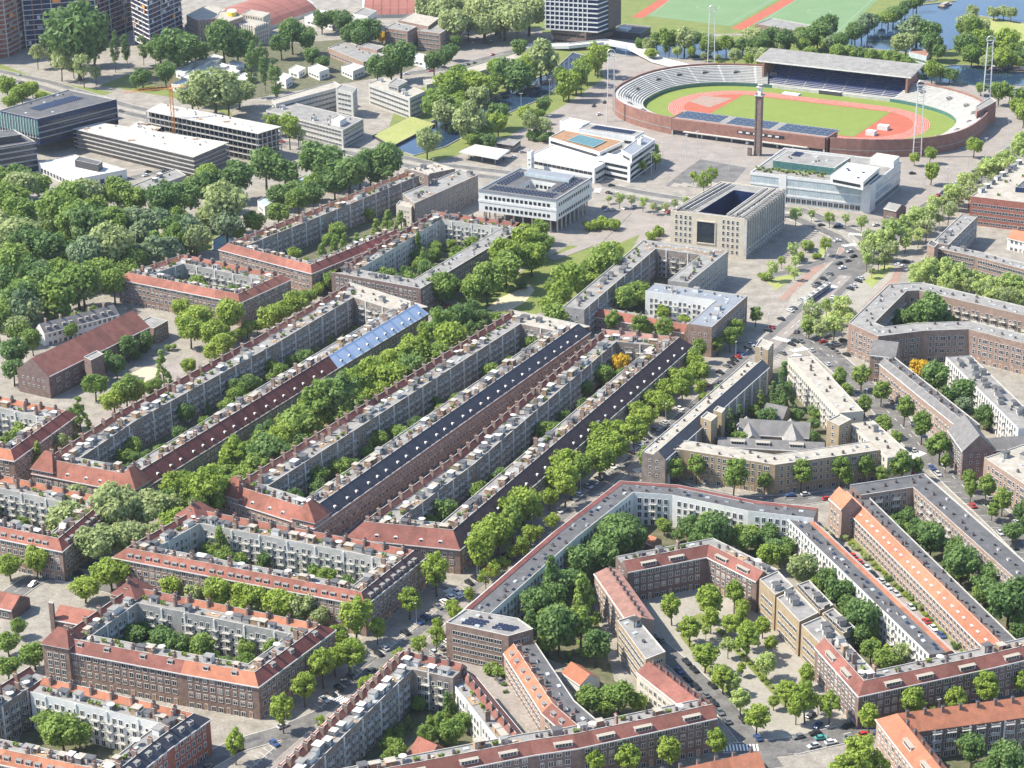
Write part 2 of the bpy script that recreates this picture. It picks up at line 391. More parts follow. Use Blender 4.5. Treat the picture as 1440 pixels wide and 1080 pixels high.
def kerbs():
    for k, (nm, P, wd, mk, mt) in enumerate(ROADS):
        if mt != 'asphalt': continue
        b = MB()
        for sd in (-1, 1):
            Q = along(offs(P, sd*(wd/2+.15)), 5.0)
            for (x1, y1, h1), (x2, y2, h2) in zip(Q[:-1], Q[1:]):
                mx, my = (x1+x2)/2, (y1+y2)/2
                if any(j != k and seg_d(mx, my, R[1]) < R[2]/2+.6 for j, R in enumerate(ROADS)): continue
                nx, ny = -sin(h1)*.15, cos(h1)*.15
                b.prism([(x1+nx, y1+ny), (x1-nx, y1-ny), (x2-nx, y2-ny), (x2+nx, y2+ny)], 0, .24, 'concrete_pale')
        tag(b.build('kerb'), kind='structure')
        if mk:
            b = MB(); z = .215
            for (x, y, h) in along(P, 9.0, 3):
                if any(j != k and seg_d(x, y, R[1]) < R[2]/2+1 for j, R in enumerate(ROADS)): continue
                c, s_ = cos(h), sin(h)
                b.face([(x+c*u-s_*v, y+s_*u+c*v, z) for u, v in ((-1.5, -.09), (1.5, -.09), (1.5, .09), (-1.5, .09))], 'paint_white')
            if b.f: tag(b.build('lane_marking'), kind='structure')
kerbs()
# tram track down the avenue and the main road
for nm, k in (('avenue', 0), ('main_road', 1)):
    P = ROADS[k][1]; b = MB()
    l, r = offs(P, -3.3), offs(P, 3.3)
    for i in range(len(P)-1): b.face([(*r[i], .205), (*r[i+1], .205), (*l[i+1], .205), (*l[i], .205)], 'brick_paving' if k == 0 else 'paving_pale')
    tag(b.build('tram_bed'), kind='structure'); b = MB()
    for o in (-2.4, -1.0, 1.0, 2.4):
        l, r = offs(P, o-.05), offs(P, o+.05)
        for i in range(len(P)-1): b.face([(*r[i], .21), (*r[i+1], .21), (*l[i+1], .21), (*l[i], .21)], 'metal_dark')
    tag(b.build('tram_rails'), kind='structure')
# asphalt repairs and parking bay lines
for k, (nm, P, wd, mk, mt) in enumerate(ROADS):
    if mt != 'asphalt': continue
    r = random.Random(k); b = MB()
    for (x, y, h) in along(P, 17, 5):
        if r.random() < .35: continue
        v0 = r.uniform(-wd/2+.4, wd/2-3); w_ = r.uniform(1.0, 2.4); l_ = r.uniform(2, 11); c, s_ = cos(h), sin(h)
        if nm in ('avenue', 'main_road') and abs(v0+w_/2) < 4.6: continue
        b.face([(x+c*u-s_*v, y+s_*u+c*v, RZ[0]+.008) for u, v in ((0, v0), (l_, v0), (l_, v0+w_), (0, v0+w_))], r.choice(['roof_dark', 'roof_grey', 'asphalt']))
    if b.f: tag(b.build('asphalt_patch'), kind='structure')
for k, o_, st in ((0, 8.6, 2.6), (0, -8.6, 2.6), (3, 5.4, 5.6), (3, -5.4, 5.6)):
    b = MB(); P = ROADS[k][1]
    for (x, y, h) in along(offs(P, o_), st, 3):
        if any(j != k and seg_d(x, y, R[1]) < R[2]/2+1 for j, R in enumerate(ROADS)): continue
        h += 1.2; c, s_ = cos(h), sin(h); b.face([(x+c*u-s_*v, y+s_*u+c*v, RZ[0]+.02) for u, v in ((-2.2, -.06), (2.2, -.06), (2.2, .06), (-2.2, .06))], 'paint_white')
    tag(b.build('parking_bay_marking'), kind='structure')
# zebra crossings
def zebra(px, py, ang, n=8):
    x, y = G(px, py); b = MB(); c, s_ = cos(ang), sin(ang)
    for k in range(n):
        u0 = (k-n/2)*1.1
        b.face([(x+c*u-s_*v, y+s_*u+c*v, .22) for u, v in ((u0, -2), (u0+.55, -2), (u0+.55, 2), (u0, 2))], 'paint_white')
    tag(b.build('zebra_crossing'), kind='structure')
zebra(1168, 405, radians(40)); zebra(1205, 330, radians(-20)); zebra(1230, 352, radians(50)); zebra(1100, 478, radians(-40)); zebra(905, 660, radians(30)); zebra(1290, 640, radians(40)); zebra(480, 985, radians(-40)); zebra(840, 268, radians(80))
zebra(1125, 492, radians(25)); zebra(1118, 502, radians(60)); zebra(1195, 345, radians(20)); zebra(640, 835, radians(-45)); zebra(1040, 1052, radians(0), 12)
# ------------------------------------------------------------------ shared small pieces of buildings
PIECE = {}
def piece(key, fn):
    b = MB(); fn(b); PIECE[key] = b.mesh(key)
def window_piece(key, w, h, frame='frame_white', glass='glass', cols=2, rows=1, t=.11, sill=True):
    def fn(b):
        # local x along the wall, -y outwards; glass recessed behind the frame bars
        b.box(-w/2, w/2, -.03, .02, 0, h, glass)
        b.box(-w/2-t, -w/2, -.10, .02, -t, h+t, frame); b.box(w/2, w/2+t, -.10, .02, -t, h+t, frame)
        b.box(-w/2, w/2, -.10, .02, h, h+t, frame); b.box(-w/2, w/2, -.12 if sill else -.1, .02, -t, 0, frame)
        for c in range(1, cols): x = -w/2+w*c/cols; b.box(x-.05, x+.05, -.08, -.031, 0, h, frame)
        for r in range(1, rows): z = h*r/rows; b.box(-w/2, w/2, -.075, -.031, z-.05, z+.05, frame)
    piece(key, fn)
window_piece('street', 1.5, 1.75, cols=2)
def blind_piece(key, w, h, fr):
    window_piece(key, w, h)
    b = MB(); me0 = PIECE[key]
    t = .11
    b.box(-w/2, w/2, -.03, .02, 0, h*(1-fr), 'glass'); b.box(-w/2, w/2, -.04, .02, h*(1-fr), h, 'roof_beige')
    b.box(-w/2-t, -w/2, -.10, .02, -t, h+t, 'frame_white'); b.box(w/2, w/2+t, -.10, .02, -t, h+t, 'frame_white'); b.box(-w/2, w/2, -.10, .02, h, h+t, 'frame_white'); b.box(-w/2, w/2, -.12, .02, -t, 0, 'frame_white')
    b.box(-.05, .05, -.08, -.041, 0, h, 'frame_white'); PIECE[key] = b.mesh(key)
blind_piece('street_blind', 1.5, 1.75, .45); blind_piece('street_curtain', 1.5, 1.75, .8); blind_piece('street_narrow', 1.0, 1.75, .3)
window_piece('street_wide', 2.3, 1.75, cols=3)
window_piece('street_tall', 1.15, 1.9, cols=1, rows=2)
window_piece('small', .8, 1.0, cols=1)
window_piece('rear', 1.3, 2.05, cols=2, sill=False)
window_piece('rear_small', .9, 1.3, cols=1)
window_piece('strip', 2.7, 1.45, cols=3, t=.08)
window_piece('dark_strip', 2.8, 1.5, frame='frame_dark', cols=3, t=.08)
window_piece('square', 1.5, 1.6, frame='frame_dark', cols=1, t=.1)
window_piece('door', 1.0, 2.2, frame='frame_white', glass='timber', cols=1, sill=False)
window_piece('tall_glass', 2.6, 2.6, frame='metal_light', cols=2, t=.12)
def _balcony(b):
    b.box(-1.5, 1.5, -1.15, 0, -.18, 0, 'concrete_pale')
    b.box(-1.5, 1.5, -1.15, -1.09, .95, 1.03, 'frame_white')
    for k in range(9): x = -1.47+k*.3675; b.box(x-.025, x+.025, -1.14, -1.1, 0, .95, 'frame_white', False)
    for s_ in (-1.5, 1.44): b.box(s_, s_+.06, -1.09, 0, .95, 1.03, 'frame_white')
piece('balcony', _balcony)
def _chimney(b):
    b.box(-.85, .85, -.35, .35, -2.6, 1.35, 'brick_brown'); b.box(-.93, .93, -.43, .43, 1.35, 1.5, 'concrete')
    for x in (-.55, 0, .55): b.tube([(x, 0, 1.5), (x, 0, 1.95)], .15, 'tile_red', 6)
piece('chimney', _chimney)
def _chimney2(b):
    b.box(-.45, .45, -.45, .45, -2.6, .95, 'brick_dark'); b.box(-.52, .52, -.52, .52, .95, 1.07, 'roof_dark')
    for x in (-.2, .2): b.tube([(x, 0, 1.07), (x, 0, 1.45)], .13, 'metal_dark', 6)
piece('chimney_block', _chimney2)
def _dormer(b):
    # front at y=0, body runs back (+y) into the roof
    b.box(-.95, .95, 0, 2.6, 0, 1.25, 'frame_white'); b.box(-1.12, 1.12, -.18, 2.8, 1.25, 1.38, 'roof_grey')
    b.box(-.72, -.06, -.04, -.001, .28, 1.1, 'glass'); b.box(.06, .72, -.04, -.001, .28, 1.1, 'glass')
piece('dormer', _dormer)
def _dormer_arch(b):
    n = 6; pr = [(-.9, 0)] + [(-.9*cos(pi*k/n), .75+.55*sin(pi*k/n)) for k in range(n+1)] + [(.9, 0)]
    for (x0, z0), (x1, z1) in zip(pr[:-1], pr[1:]): b.face([(x0, 0, z0), (x1, 0, z1), (x1, 2.8, z1), (x0, 2.8, z0)][::-1], 'frame_white')
    b.face([(x, 0, z) for x, z in pr[::-1]], 'frame_white'); b.box(-.6, .6, -.04, -.001, .25, .95, 'glass')
piece('dormer_arched', _dormer_arch)
def _dormer_wide(b):
    b.box(-2.9, 2.9, 0, 3.0, 0, 1.35, 'frame_white'); b.box(-3.15, 3.15, -.25, 3.2, 1.35, 1.5, 'roof_beige')
    for k in range(5): x = -2.55+k*1.05; b.box(x, x+.9, -.04, -.001, .25, 1.2, 'glass')
piece('dormer_wide', _dormer_wide)
def _hut(wall, roof):
    def fn(b):
        b.box(-1.5, 1.5, -1.3, 1.3, 0, 2.3, wall); b.box(-1.65, 1.65, -1.45, 1.45, 2.3, 2.42, roof)
        b.box(-1.1, -.2, -1.34, -1.301, .1, 2.0, 'glass'); b.box(.1, 1.2, -1.34, -1.301, .9, 2.0, 'glass')
    return fn
piece('roof_hut', _hut('white_render', 'roof_grey')); piece('roof_hut_b', _hut('concrete', 'roof_dark')); piece('roof_hut_c', _hut('timber', 'roof_beige'))
piece('roof_hut_d', _hut('zinc', 'roof_white'))
def _sky(b):
    b.box(-.9, .9, -.6, .6, 0, .3, 'metal_light'); b.face([(-.8, -.5, .31), (.8, -.5, .31), (.8, .5, .45), (-.8, .5, .45)], 'glass_pale')
piece('skylight', _sky)
def _vent(b): b.box(-.35, .35, -.35, .35, 0, .8, 'metal_dark'); b.box(-.45, .45, -.45, .45, .8, .9, 'roof_dark')
piece('roof_vent', _vent)
def _vent2(b): b.box(-.6, .6, -.4, .4, 0, .7, 'white_render'); b.box(-.68, .68, -.48, .48, .7, .78, 'roof_grey')
piece('roof_vent_white', _vent2)
def _pan(b):
    b.face([(-.85, -.5, .15), (.85, -.5, .15), (.85, .5, .6), (-.85, .5, .6)], 'solar'); b.face([(-.85, .5, .58), (.85, .5, .58), (.85, .5, 0), (-.85, .5, 0)][::-1], 'metal_light')
    b.box(-.85, -.8, -.5, .5, 0, .12, 'metal_light'); b.box(.8, .85, -.5, .5, 0, .12, 'metal_light')
piece('solar_panel', _pan)
def _deck(b):
    b.box(-2.2, 2.2, -1.5, 1.5, .02, .16, 'timber')
    for x in (-2.2, 2.14):
        b.box(x, x+.06, -1.5, 1.5, 1.0, 1.06, 'metal_light'); 
        for y in (-1.5, 0, 1.44): b.box(x, x+.06, y, y+.06, .16, 1.0, 'metal_light')
    b.box(-2.14, 2.14, -1.5, -1.44, 1.0, 1.06, 'metal_light')
    b.box(-.5, .5, -.4, .4, .75, .8, 'white_render'); b.box(-.05, .05, -.05, .05, .16, .75, 'metal_dark')
    b.box(-1.3, -.8, -.3, .2, .16, .6, 'roof_beige'); b.box(.8, 1.3, -.3, .2, .16, .6, 'roof_beige')
piece('roof_terrace', _deck)
def _paras(b):
    b.tube([(0, 0, 0), (0, 0, 2.3)], .05, 'metal_light', 5); n = 8
    for k in range(n):
        a0, a1 = 2*pi*k/n, 2*pi*(k+1)/n
        b.face([(1.4*cos(a0), 1.4*sin(a0), 2.0), (1.4*cos(a1), 1.4*sin(a1), 2.0), (0, 0, 2.5)], 'roof_white')
piece('parasol', _paras)
def _plant(b):
    b.box(-.9, .9, -.3, .3, 0, .45, 'timber')
    rng = random.Random(3)
    for k in range(60):
        x, y, z = rng.uniform(-1, 1), rng.uniform(-.45, .45), rng.uniform(.45, 1.4); r = .22
        v = Vector((rng.gauss(0, 1), rng.gauss(0, 1), rng.gauss(.6, 1))).normalized(); a = v.orthogonal().normalized()*r; c = v.cross(a)
        p = Vector((x, y, z)); b.face([p-a-c, p+a-c, p+a+c, p-a+c], 'leaf_mid')
piece('planter', _plant)
NAMES = {'street_blind': 'window', 'street_curtain': 'window', 'street_narrow': 'window', 'street': 'window', 'street_wide': 'window', 'street_tall': 'window', 'small': 'window', 'rear': 'window', 'rear_small': 'window', 'strip': 'window',
         'dark_strip': 'window', 'square': 'window', 'tall_glass': 'window', 'door': 'door', 'chimney_block': 'chimney', 'dormer_arched': 'dormer', 'dormer_wide': 'dormer',
         'roof_hut_b': 'roof_hut', 'roof_hut_c': 'roof_hut', 'roof_hut_d': 'roof_hut', 'roof_vent_white': 'roof_vent'}
SUB = {}
def subpiece(keys, name, fn):
    b = MB(); fn(b); me = b.mesh(name)
    for k in keys: SUB[k] = (name, me)
def _pots(b):
    for x in (-.28, .28): b.tube([(x, 0, 1.5), (x, 0, 2.15)], (.17, .13), 'tile_orange', 6)
subpiece(['chimney'], 'chimney_pot', _pots)
subpiece(['roof_hut', 'roof_hut_b', 'roof_hut_c', 'roof_hut_d'], 'door', lambda b: b.box(-1.0, -.3, -1.42, -1.341, .1, 1.95, 'frame_white'))
subpiece(['dormer'], 'sill', lambda b: b.box(-1.0, 1.0, -.16, -.001, .1, .22, 'frame_white'))
subpiece(['dormer_wide'], 'sill', lambda b: b.box(-2.95, 2.95, -.2, -.001, .06, .2, 'frame_white'))
subpiece(['balcony'], 'planter_box', lambda b: b.box(-1.2, -.2, -1.4, -1.16, .55, .85, 'leaf_mid'))
def put(root, key, x, y, z, rz, sc=None):
    """a shared piece at a map position, as a part of root"""
    o = link(NAMES.get(key, key), PIECE[key], root, (x-root.location.x, y-root.location.y, z-root.location.z), rz, sc)
    if key in SUB and PXM(x, y) > 3.2 and (key != 'balcony' or (int(x*7)+int(y*3)+int(z)) % 3 == 0): link(SUB[key][0], SUB[key][1], o)
    return o
NWIN = [0]
class Bld:
    """one building: an Empty at its base, its parts, and the small pieces sorted out at the end"""
    def __init__(s, name, label, cx, cy, cat='building', group=None):
        s.root = thing(name, label, cat, (cx, cy, 0), group); s.o = (cx, cy); s.win = []; s.rng = random.Random(hash(label) % 9973 if False else len(label)*31+int(cx))
    def rel(s, p, z): return (p[0]-s.o[0], p[1]-s.o[1], z)
    def part(s, name, faces, mt, label=None):
        b = MB()
        for f in faces: b.face([(p[0]-s.o[0], p[1]-s.o[1], p[2]) for p in f], mt)
        o = b.build(name, s.root); tag(o, label); return o
    def windows(s, A, B, n, style, z0=0.0, z1=999):
        """style: (key, pitch, [sill heights], margin[, balcony])"""
        mx, my = (A[0]+B[0])/2, (A[1]+B[1])/2
        if n[0]*-mx+n[1]*-my <= 0: return
        L = hypot(B[0]-A[0], B[1]-A[1]); t = ((B[0]-A[0])/L, (B[1]-A[1])/L); rz = atan2(n[0], -n[1])
        for st in style:
            key, pitch, zs, marg = st[:4]; opt = st[4] if len(st) > 4 else {}
            k = int((L-2*marg)/pitch)
            if k < 1: continue
            x0 = (L-(k-1)*pitch)/2+opt.get('shift', 0)
            for i in range(k):
                if 'every' in opt and (i+opt.get('phase', 0)) % opt['every'] != 0: continue
                if 'skip' in opt and (i+opt.get('sphase', 0)) % opt['skip'] == 0: continue
                u = x0+i*pitch
                if u < .8 or u > L-.8: continue
                px, py = A[0]+t[0]*u, A[1]+t[1]*u
                for z in zs:
                    if z+1.9 > z1 and key != 'balcony' or z+1.0 > z1: continue
                    kk = key if not isinstance(key, (list, tuple)) else (s.rng.choice(key) if len(key) > 4 else key[(i*7+int(z)) % len(key)])
                    s.win.append((PXM(px, py), kk, px+n[0]*.01, py+n[1]*.01, z, rz))
    def finish(s, limit=300, minpx=2.2):
        """the pieces that show largest as parts of their own, the rest joined into one part"""
        s.win.sort(key=lambda a: -a[0]); rest = []
        for i, (q, key, x, y, z, rz) in enumerate(s.win):
            if i < limit and q >= minpx: put(s.root, key, x, y, z, rz); NWIN[0] += 1
            else: rest.append((key, x, y, z, rz))
        if rest:
            V = []; Fc = []; Mi = []; mats = []; n0 = 0
            for key, x, y, z, rz in rest:
                me = PIECE[key]; co = np.empty(len(me.vertices)*3); me.vertices.foreach_get('co', co); co = co.reshape(-1, 3)
                c, s_ = cos(rz), sin(rz)
                V.append(np.stack([co[:, 0]*c-co[:, 1]*s_+x-s.o[0], co[:, 0]*s_+co[:, 1]*c+y-s.o[1], co[:, 2]+z], 1))
                mm = []
                for m in me.materials:
                    if m not in mats: mats.append(m)
                    mm.append(mats.index(m))
                for p in me.polygons: Fc.append(tuple(v+n0 for v in p.vertices)); Mi.append(mm[p.material_index])
                n0 += len(co)
            me = bpy.data.meshes.new('windows'); me.from_pydata(np.concatenate(V).tolist(), [], Fc)
            for m in mats: me.materials.append(m)
            me.polygons.foreach_set('material_index', Mi); me.update()
            tag(link('windows', me, s.root), kind='stuff')
    def clutter(s, A, B, nin, o0, o1, z, dens=1.0, kinds=None):
        """things fixed on a strip of flat roof between offsets o0 and o1 (towards nin) of line A-B"""
        L = hypot(B[0]-A[0], B[1]-A[1]); t = ((B[0]-A[0])/L, (B[1]-A[1])/L); rz = atan2(t[1], t[0]); r = s.rng
        u = r.uniform(2, 5)
        kinds = kinds or ['roof_hut', 'roof_hut_b', 'roof_hut_b', 'roof_hut_c', 'roof_hut_c', 'roof_hut_d', 'roof_terrace', 'roof_terrace', 'planter', 'planter', 'planter', 'parasol', 'skylight', 'roof_vent', 'chimney', 'chimney_block', 'chimney_block']
        while u < L-2.5:
            k = r.choice(kinds)
            wide = 1.7 if 'hut' in k or 'terrace' in k else .9
            lo, hi = o0+wide, o1-wide
            if hi > lo:
                d = r.uniform(lo, hi)
                put(s.root, k, A[0]+t[0]*u+nin[0]*d, A[1]+t[1]*u+nin[1]*d, z+(2.4 if k == 'chimney' else 0), rz+(pi if r.random() < .5 else 0)+(pi/2 if k == 'chimney' else 0), (r.uniform(.7, 1.25), r.uniform(.75, 1.1), r.uniform(.7, 1.08)) if 'hut' in k or 'terrace' in k else None)
            u += r.uniform(2.2, 5.2)/dens
def unit(a, b):
    l = hypot(b[0]-a[0], b[1]-a[1]) or 1e-6; return ((b[0]-a[0])/l, (b[1]-a[1])/l)
FL4 = [1.0, 4.15, 7.3, 10.35]
MIX = ['street', 'street', 'street_blind', 'street', 'street_curtain', 'street', 'street_narrow', 'street_blind', 'street']
ST_STREET = [(MIX, 2.75, FL4[1:], 1.0), (['street', 'street', 'door'], 2.75, [.12], 1.0)]
ST_STREET2 = [(['street_wide', 'street_tall', 'street_tall'], 2.9, FL4[1:], 1.0), (['street', 'door'], 2.9, [.12], 1.0)]
ST_REAR = [(['rear', 'rear', 'rear_small'], 2.5, [.3, 3.4, 6.5, 9.6], 1.2), ('balcony', 5.0, [3.3, 6.4, 9.5], 2.0)]
ST_REAR2 = [(['rear', 'rear_small'], 2.3, [.3, 3.4, 6.5, 9.6], 1.2)]
ST_WHITE = [('rear', 2.6, [.3, 3.4, 6.5, 9.6], 1.2), ('balcony', 7.8, [3.3, 6.4, 9.5], 3.0)]
def terrace(name, label, pts, closed=False, out=None, z=15.8, he=12.6, eo=3.4, hf=13.7, ei=7.2, wall='brick_brown', rwall='brick_rear', roof='tile_red', flat='roof_grey',
            win=ST_STREET, rear=ST_REAR, clutter=1.0, dorm=('dormer', 7.0, .28), chim=8.0, kind='pitch', group=None, cat='building', court=None, pil=True, pilout=False, corners=(), cornice='frame_white', ckinds=None, chimney='chimney'):
    attrs = [(p[2] if len(p) > 2 else roof) for p in pts]
    R = [G(p[0], p[1], z) for p in pts]; n = len(R); segs = n if closed else n-1
    # outward side
    if closed: side = 1 if area(R) > 0 else -1
    else:
        ox, oy = G(*out, z); best = 1e9; side = 1
        for a, b in zip(R[:-1], R[1:]):
            mx, my = (a[0]+b[0])/2, (a[1]+b[1])/2
            if hypot(ox-mx, oy-my) < best:
                best = hypot(ox-mx, oy-my); t = unit(a, b); side = 1 if (ox-mx)*t[1]-(oy-my)*t[0] > 0 else -1
    O = lambda d: offs(R, d*side, closed)
    cx, cy = sum(p[0] for p in R)/n, sum(p[1] for p in R)/n
    B = Bld(name, label, cx, cy, cat, group)
    cache = {}
    def at(d, i):
        if d not in cache: cache[d] = O(d)
        return cache[d][i % n]
    for i in range(segs):
        j = i+1; a = attrs[i]
        rf, fl = (a.split(':')+[None])[:2] if isinstance(a, str) else (a, None)
        t = unit(R[i], R[j % n]); nout = (t[1]*side, -t[0]*side); nin = (-nout[0], -nout[1])
        L = hypot(R[j % n][0]-R[i][0], R[j % n][1]-R[i][1])
        isflat = kind == 'flat' or rf == 'flat'
        isgable = kind == 'gable' or (fl == 'gable')
        e_in = -eo if isgable else -ei
        q = lambda d, zz, k: (*at(d, k), zz)
        eoo = 0.0 if kind == 'flat' else eo
        A, Bp = at(eoo, i), at(eoo, j); C, D = at(e_in, i), at(e_in, j)
        foot([A, Bp, D, C])
        if isflat:
            zt = (z if kind == 'flat' else hf)
            fm = (fl or flat) if kind != 'flat' else (fl or (rf if rf in ('roof_grey', 'roof_dark', 'roof_beige', 'roof_white', 'roof_blue', 'zinc') else flat))
            B.part('facade', [[q(eoo, 0, i), q(eoo, 0, j), q(eoo, zt+.45, j), q(eoo, zt+.45, i)]], wall)
            B.part('flat_roof', [[q(eoo-.3, zt, i), q(eoo-.3, zt, j), q(e_in+.3, zt, j), q(e_in+.3, zt, i)]], fm)
            B.part('parapet', [[q(eoo, zt+.45, i), q(eoo, zt+.45, j), q(eoo-.3, zt+.45, j), q(eoo-.3, zt+.45, i)],
                               [q(eoo-.3, zt+.45, i), q(eoo-.3, zt+.45, j), q(eoo-.3, zt, j), q(eoo-.3, zt, i)],
                               [q(e_in, zt+.3, i), q(e_in, zt+.3, j), q(e_in+.3, zt+.3, j), q(e_in+.3, zt+.3, i)],
                               [q(e_in+.3, zt, i), q(e_in+.3, zt, j), q(e_in+.3, zt+.3, j), q(e_in+.3, zt+.3, i)]], 'concrete_pale')
            B.part('rear_wall', [[q(e_in, 0, i), q(e_in, 0, j), q(e_in, zt+.3, j), q(e_in, zt+.3, i)]], rwall)
            if clutter: B.clutter(at(eoo, i), at(eoo, j), nin, 1.0, eoo-e_in-1.0, zt, clutter*.8, ckinds or ['roof_vent', 'roof_vent', 'chimney_block', 'skylight', 'roof_vent_white', 'roof_hut_b'])
        else:
            B.part('facade', [[q(eo, 0, i), q(eo, 0, j), q(eo, he, j), q(eo, he, i)]], wall)
            e0, e1, r0, r1 = q(eo+.35, he-.05, i), q(eo+.35, he-.05, j), q(0, z, i), q(0, z, j)
            i0, i1 = q(-1.9, max(hf+.25, z-1.9), i), q(-1.9, max(hf+.25, z-1.9), j)
            lp = lambda a, b, f: tuple(a[k]+(b[k]-a[k])*f for k in range(3))
            f0 = 0.0
            while f0 < 1:
                f1 = f0+B.rng.choice([6.2, 6.2, 12.4, 18.6])/max(L, 1)
                if 1-f1 < 5/max(L, 1): f1 = 1.0
                B.part('roof_section', [[lp(e0, e1, f0), lp(e0, e1, f1), lp(r0, r1, f1), lp(r0, r1, f0)]]+([] if isgable else [[lp(r0, r1, f0), lp(r0, r1, f1), lp(i0, i1, f1), lp(i0, i1, f0)]]), rf)
                f0 = f1
            B.part('cornice', [[q(eo+.45, he+.02, i), q(eo+.45, he+.02, j), q(eo+.1, he+.02, j), q(eo+.1, he+.02, i)],
                               [q(eo+.45, he-.38, i), q(eo+.45, he-.38, j), q(eo+.45, he+.02, j), q(eo+.45, he+.02, i)],
                               [q(eo+.001, he-.38, i), q(eo+.001, he-.38, j), q(eo+.45, he-.38, j), q(eo+.45, he-.38, i)]], cornice)
            if isgable:
                B.part('roof', [[q(0, z, i), q(0, z, j), q(-eo-.35, he-.05, j), q(-eo-.35, he-.05, i)]], rf)
                B.part('rear_wall', [[q(-eo, 0, i), q(-eo, 0, j), q(-eo, he, j), q(-eo, he, i)]], rwall)
            else:
                zi = max(hf+.25, z-1.9)
                B.part('ridge_coping', [[q(.12, z+.03, i), q(.12, z+.03, j), q(-.12, z+.03, j), q(-.12, z+.03, i)]], 'concrete_pale')
                B.part('upper_wall', [[q(-1.88, zi, i), q(-1.88, zi, j), q(-1.88, hf, j), q(-1.88, hf, i)]], 'white_render' if (i+n) % 2 else 'brick_rear')
                B.part('flat_roof', [[q(-1.88, hf, i), q(-1.88, hf, j), q(-ei+.25, hf, j), q(-ei+.25, hf, i)]], fl or flat)
                B.part('parapet', [[q(-ei, hf+.4, i), q(-ei, hf+.4, j), q(-ei+.25, hf+.4, j), q(-ei+.25, hf+.4, i)],
                                   [q(-ei+.25, hf+.4, i), q(-ei+.25, hf+.4, j), q(-ei+.25, hf, j), q(-ei+.25, hf, i)]], 'concrete_pale')
                B.part('rear_wall', [[q(-ei, 0, i), q(-ei, 0, j), q(-ei, hf+.4, j), q(-ei, hf+.4, i)]], rwall)
                if clutter: B.clutter(R[i], R[j % n], nin, 1.9, ei-.3, hf, clutter, ckinds)
            if chim:
                u = chim/2
                while u < L-1.5:
                    put(B.root, chimney, R[i][0]+t[0]*u+nin[0]*.8, R[i][1]+t[1]*u+nin[1]*.8, z, atan2(t[1], t[0])+(pi/2 if chimney == 'chimney' else 0)); u += chim
            if dorm and nout[0]*-R[i][0]+nout[1]*-R[i][1] > 0:
                key, gap, fr = dorm; u = gap*.6
                d = eo*(1-fr); zz = he+(z-he)*fr
                rz = atan2(nout[0], -nout[1])
                while u < L-2.0:
                    put(B.root, key, R[i][0]+t[0]*u+nout[0]*d, R[i][1]+t[1]*u+nout[1]*d, zz-.1, rz); u += gap if (int(u/gap) % 2) else gap*.75
        # windows
        B.windows(A, Bp, nout, win, z1=(zt if isflat else he-.3))
        B.windows(C, D, nin, rear, z1=(zt if isflat else he-.3 if isgable else hf))
        if pilout and L > 12:
            rz = atan2(nout[0], -nout[1]); u = 3.0; tt = unit(A, Bp)
            while u < hypot(Bp[0]-A[0], Bp[1]-A[1])-2:
                x, y = A[0]+tt[0]*u-B.o[0], A[1]+tt[1]*u-B.o[1]; c, s_ = cos(rz), sin(rz)
                o = MB(); o.prism([(x+c*uu-s_*vv, y+s_*uu+c*vv) for uu, vv in ((-.5, -.5), (.5, -.5), (.5, .02), (-.5, .02))], 0, he-.4, 'white_render'); o.build('column', B.root); u += 9.0
        if pil and nin[0]*-C[0]+nin[1]*-C[1] > 0 and L > 20:
            rz = atan2(nin[0], -nin[1]); u = 6.0; l2 = hypot(D[0]-C[0], D[1]-C[1]); tt = unit(C, D)
            fs = MB()
            while u < l2-3:
                x, y = C[0]+tt[0]*u-B.o[0], C[1]+tt[1]*u-B.o[1]; c, s_ = cos(rz), sin(rz)
                b0 = [(x+c*uu-s_*vv, y+s_*uu+c*vv) for uu, vv in ((-.28, -.35), (.28, -.35), (.28, .02), (-.28, .02))]
                o = MB(); o.prism(b0, 0, (z if isflat and kind == 'flat' else he-.1 if isgable else hf), 'white_render'); o.build('pilaster', B.root); u += 12.0
    # gable ends
    if not closed:
        for k, fl_ in ((0, False), (n-1, True)):
            if kind == 'flat': prof = [(0, 0), (0, z+.4), (-ei, z+.3), (-ei, 0)]
            elif kind == 'gable': prof = [(eo, 0), (eo, he), (0, z-.05), (-eo, he), (-eo, 0)]
            else: prof = [(eo, 0), (eo, he), (0, z+.05), (-1.88, max(hf+.25, z-1.9)), (-1.88, hf), (-ei, hf+.4), (-ei, 0)]
            pp = [(*at(d, k), zz) for d, zz in prof]
            B.part('end_wall', [pp], wall)
            if kind != 'pitch' or True:
                a_, b_ = at(prof[0][0], k), at(prof[-1][0], k)
                kk = 1 if k == 0 else -1; tt = unit(R[k], R[k+kk]); nn = (-tt[0], -tt[1])
                B.windows(a_, b_, nn, [('small', 3.0, [4.2, 7.4, 10.4], 1.5)], z1=he)
    for ci, rfm in corners:
        cxp, cyp = at(-.6, ci); t = unit(R[ci], R[(ci+1) % n]); h5 = 5.2; zt_, zr_ = he+2.2, z+3.4
        sq = [(cxp+t[0]*u-t[1]*v, cyp+t[1]*u+t[0]*v) for u, v in ((-h5, -h5), (h5, -h5), (h5, h5), (-h5, h5))]
        B.part('corner_wall', [[(*sq[k], 0), (*sq[(k+1) % 4], 0), (*sq[(k+1) % 4], zt_), (*sq[k], zt_)] for k in range(4)], wall)
        ov = [(cxp+(p_[0]-cxp)*1.1, cyp+(p_[1]-cyp)*1.1) for p_ in sq]; a_, b_ = (cxp+t[0]*1.8, cyp+t[1]*1.8), (cxp-t[0]*1.8, cyp-t[1]*1.8)
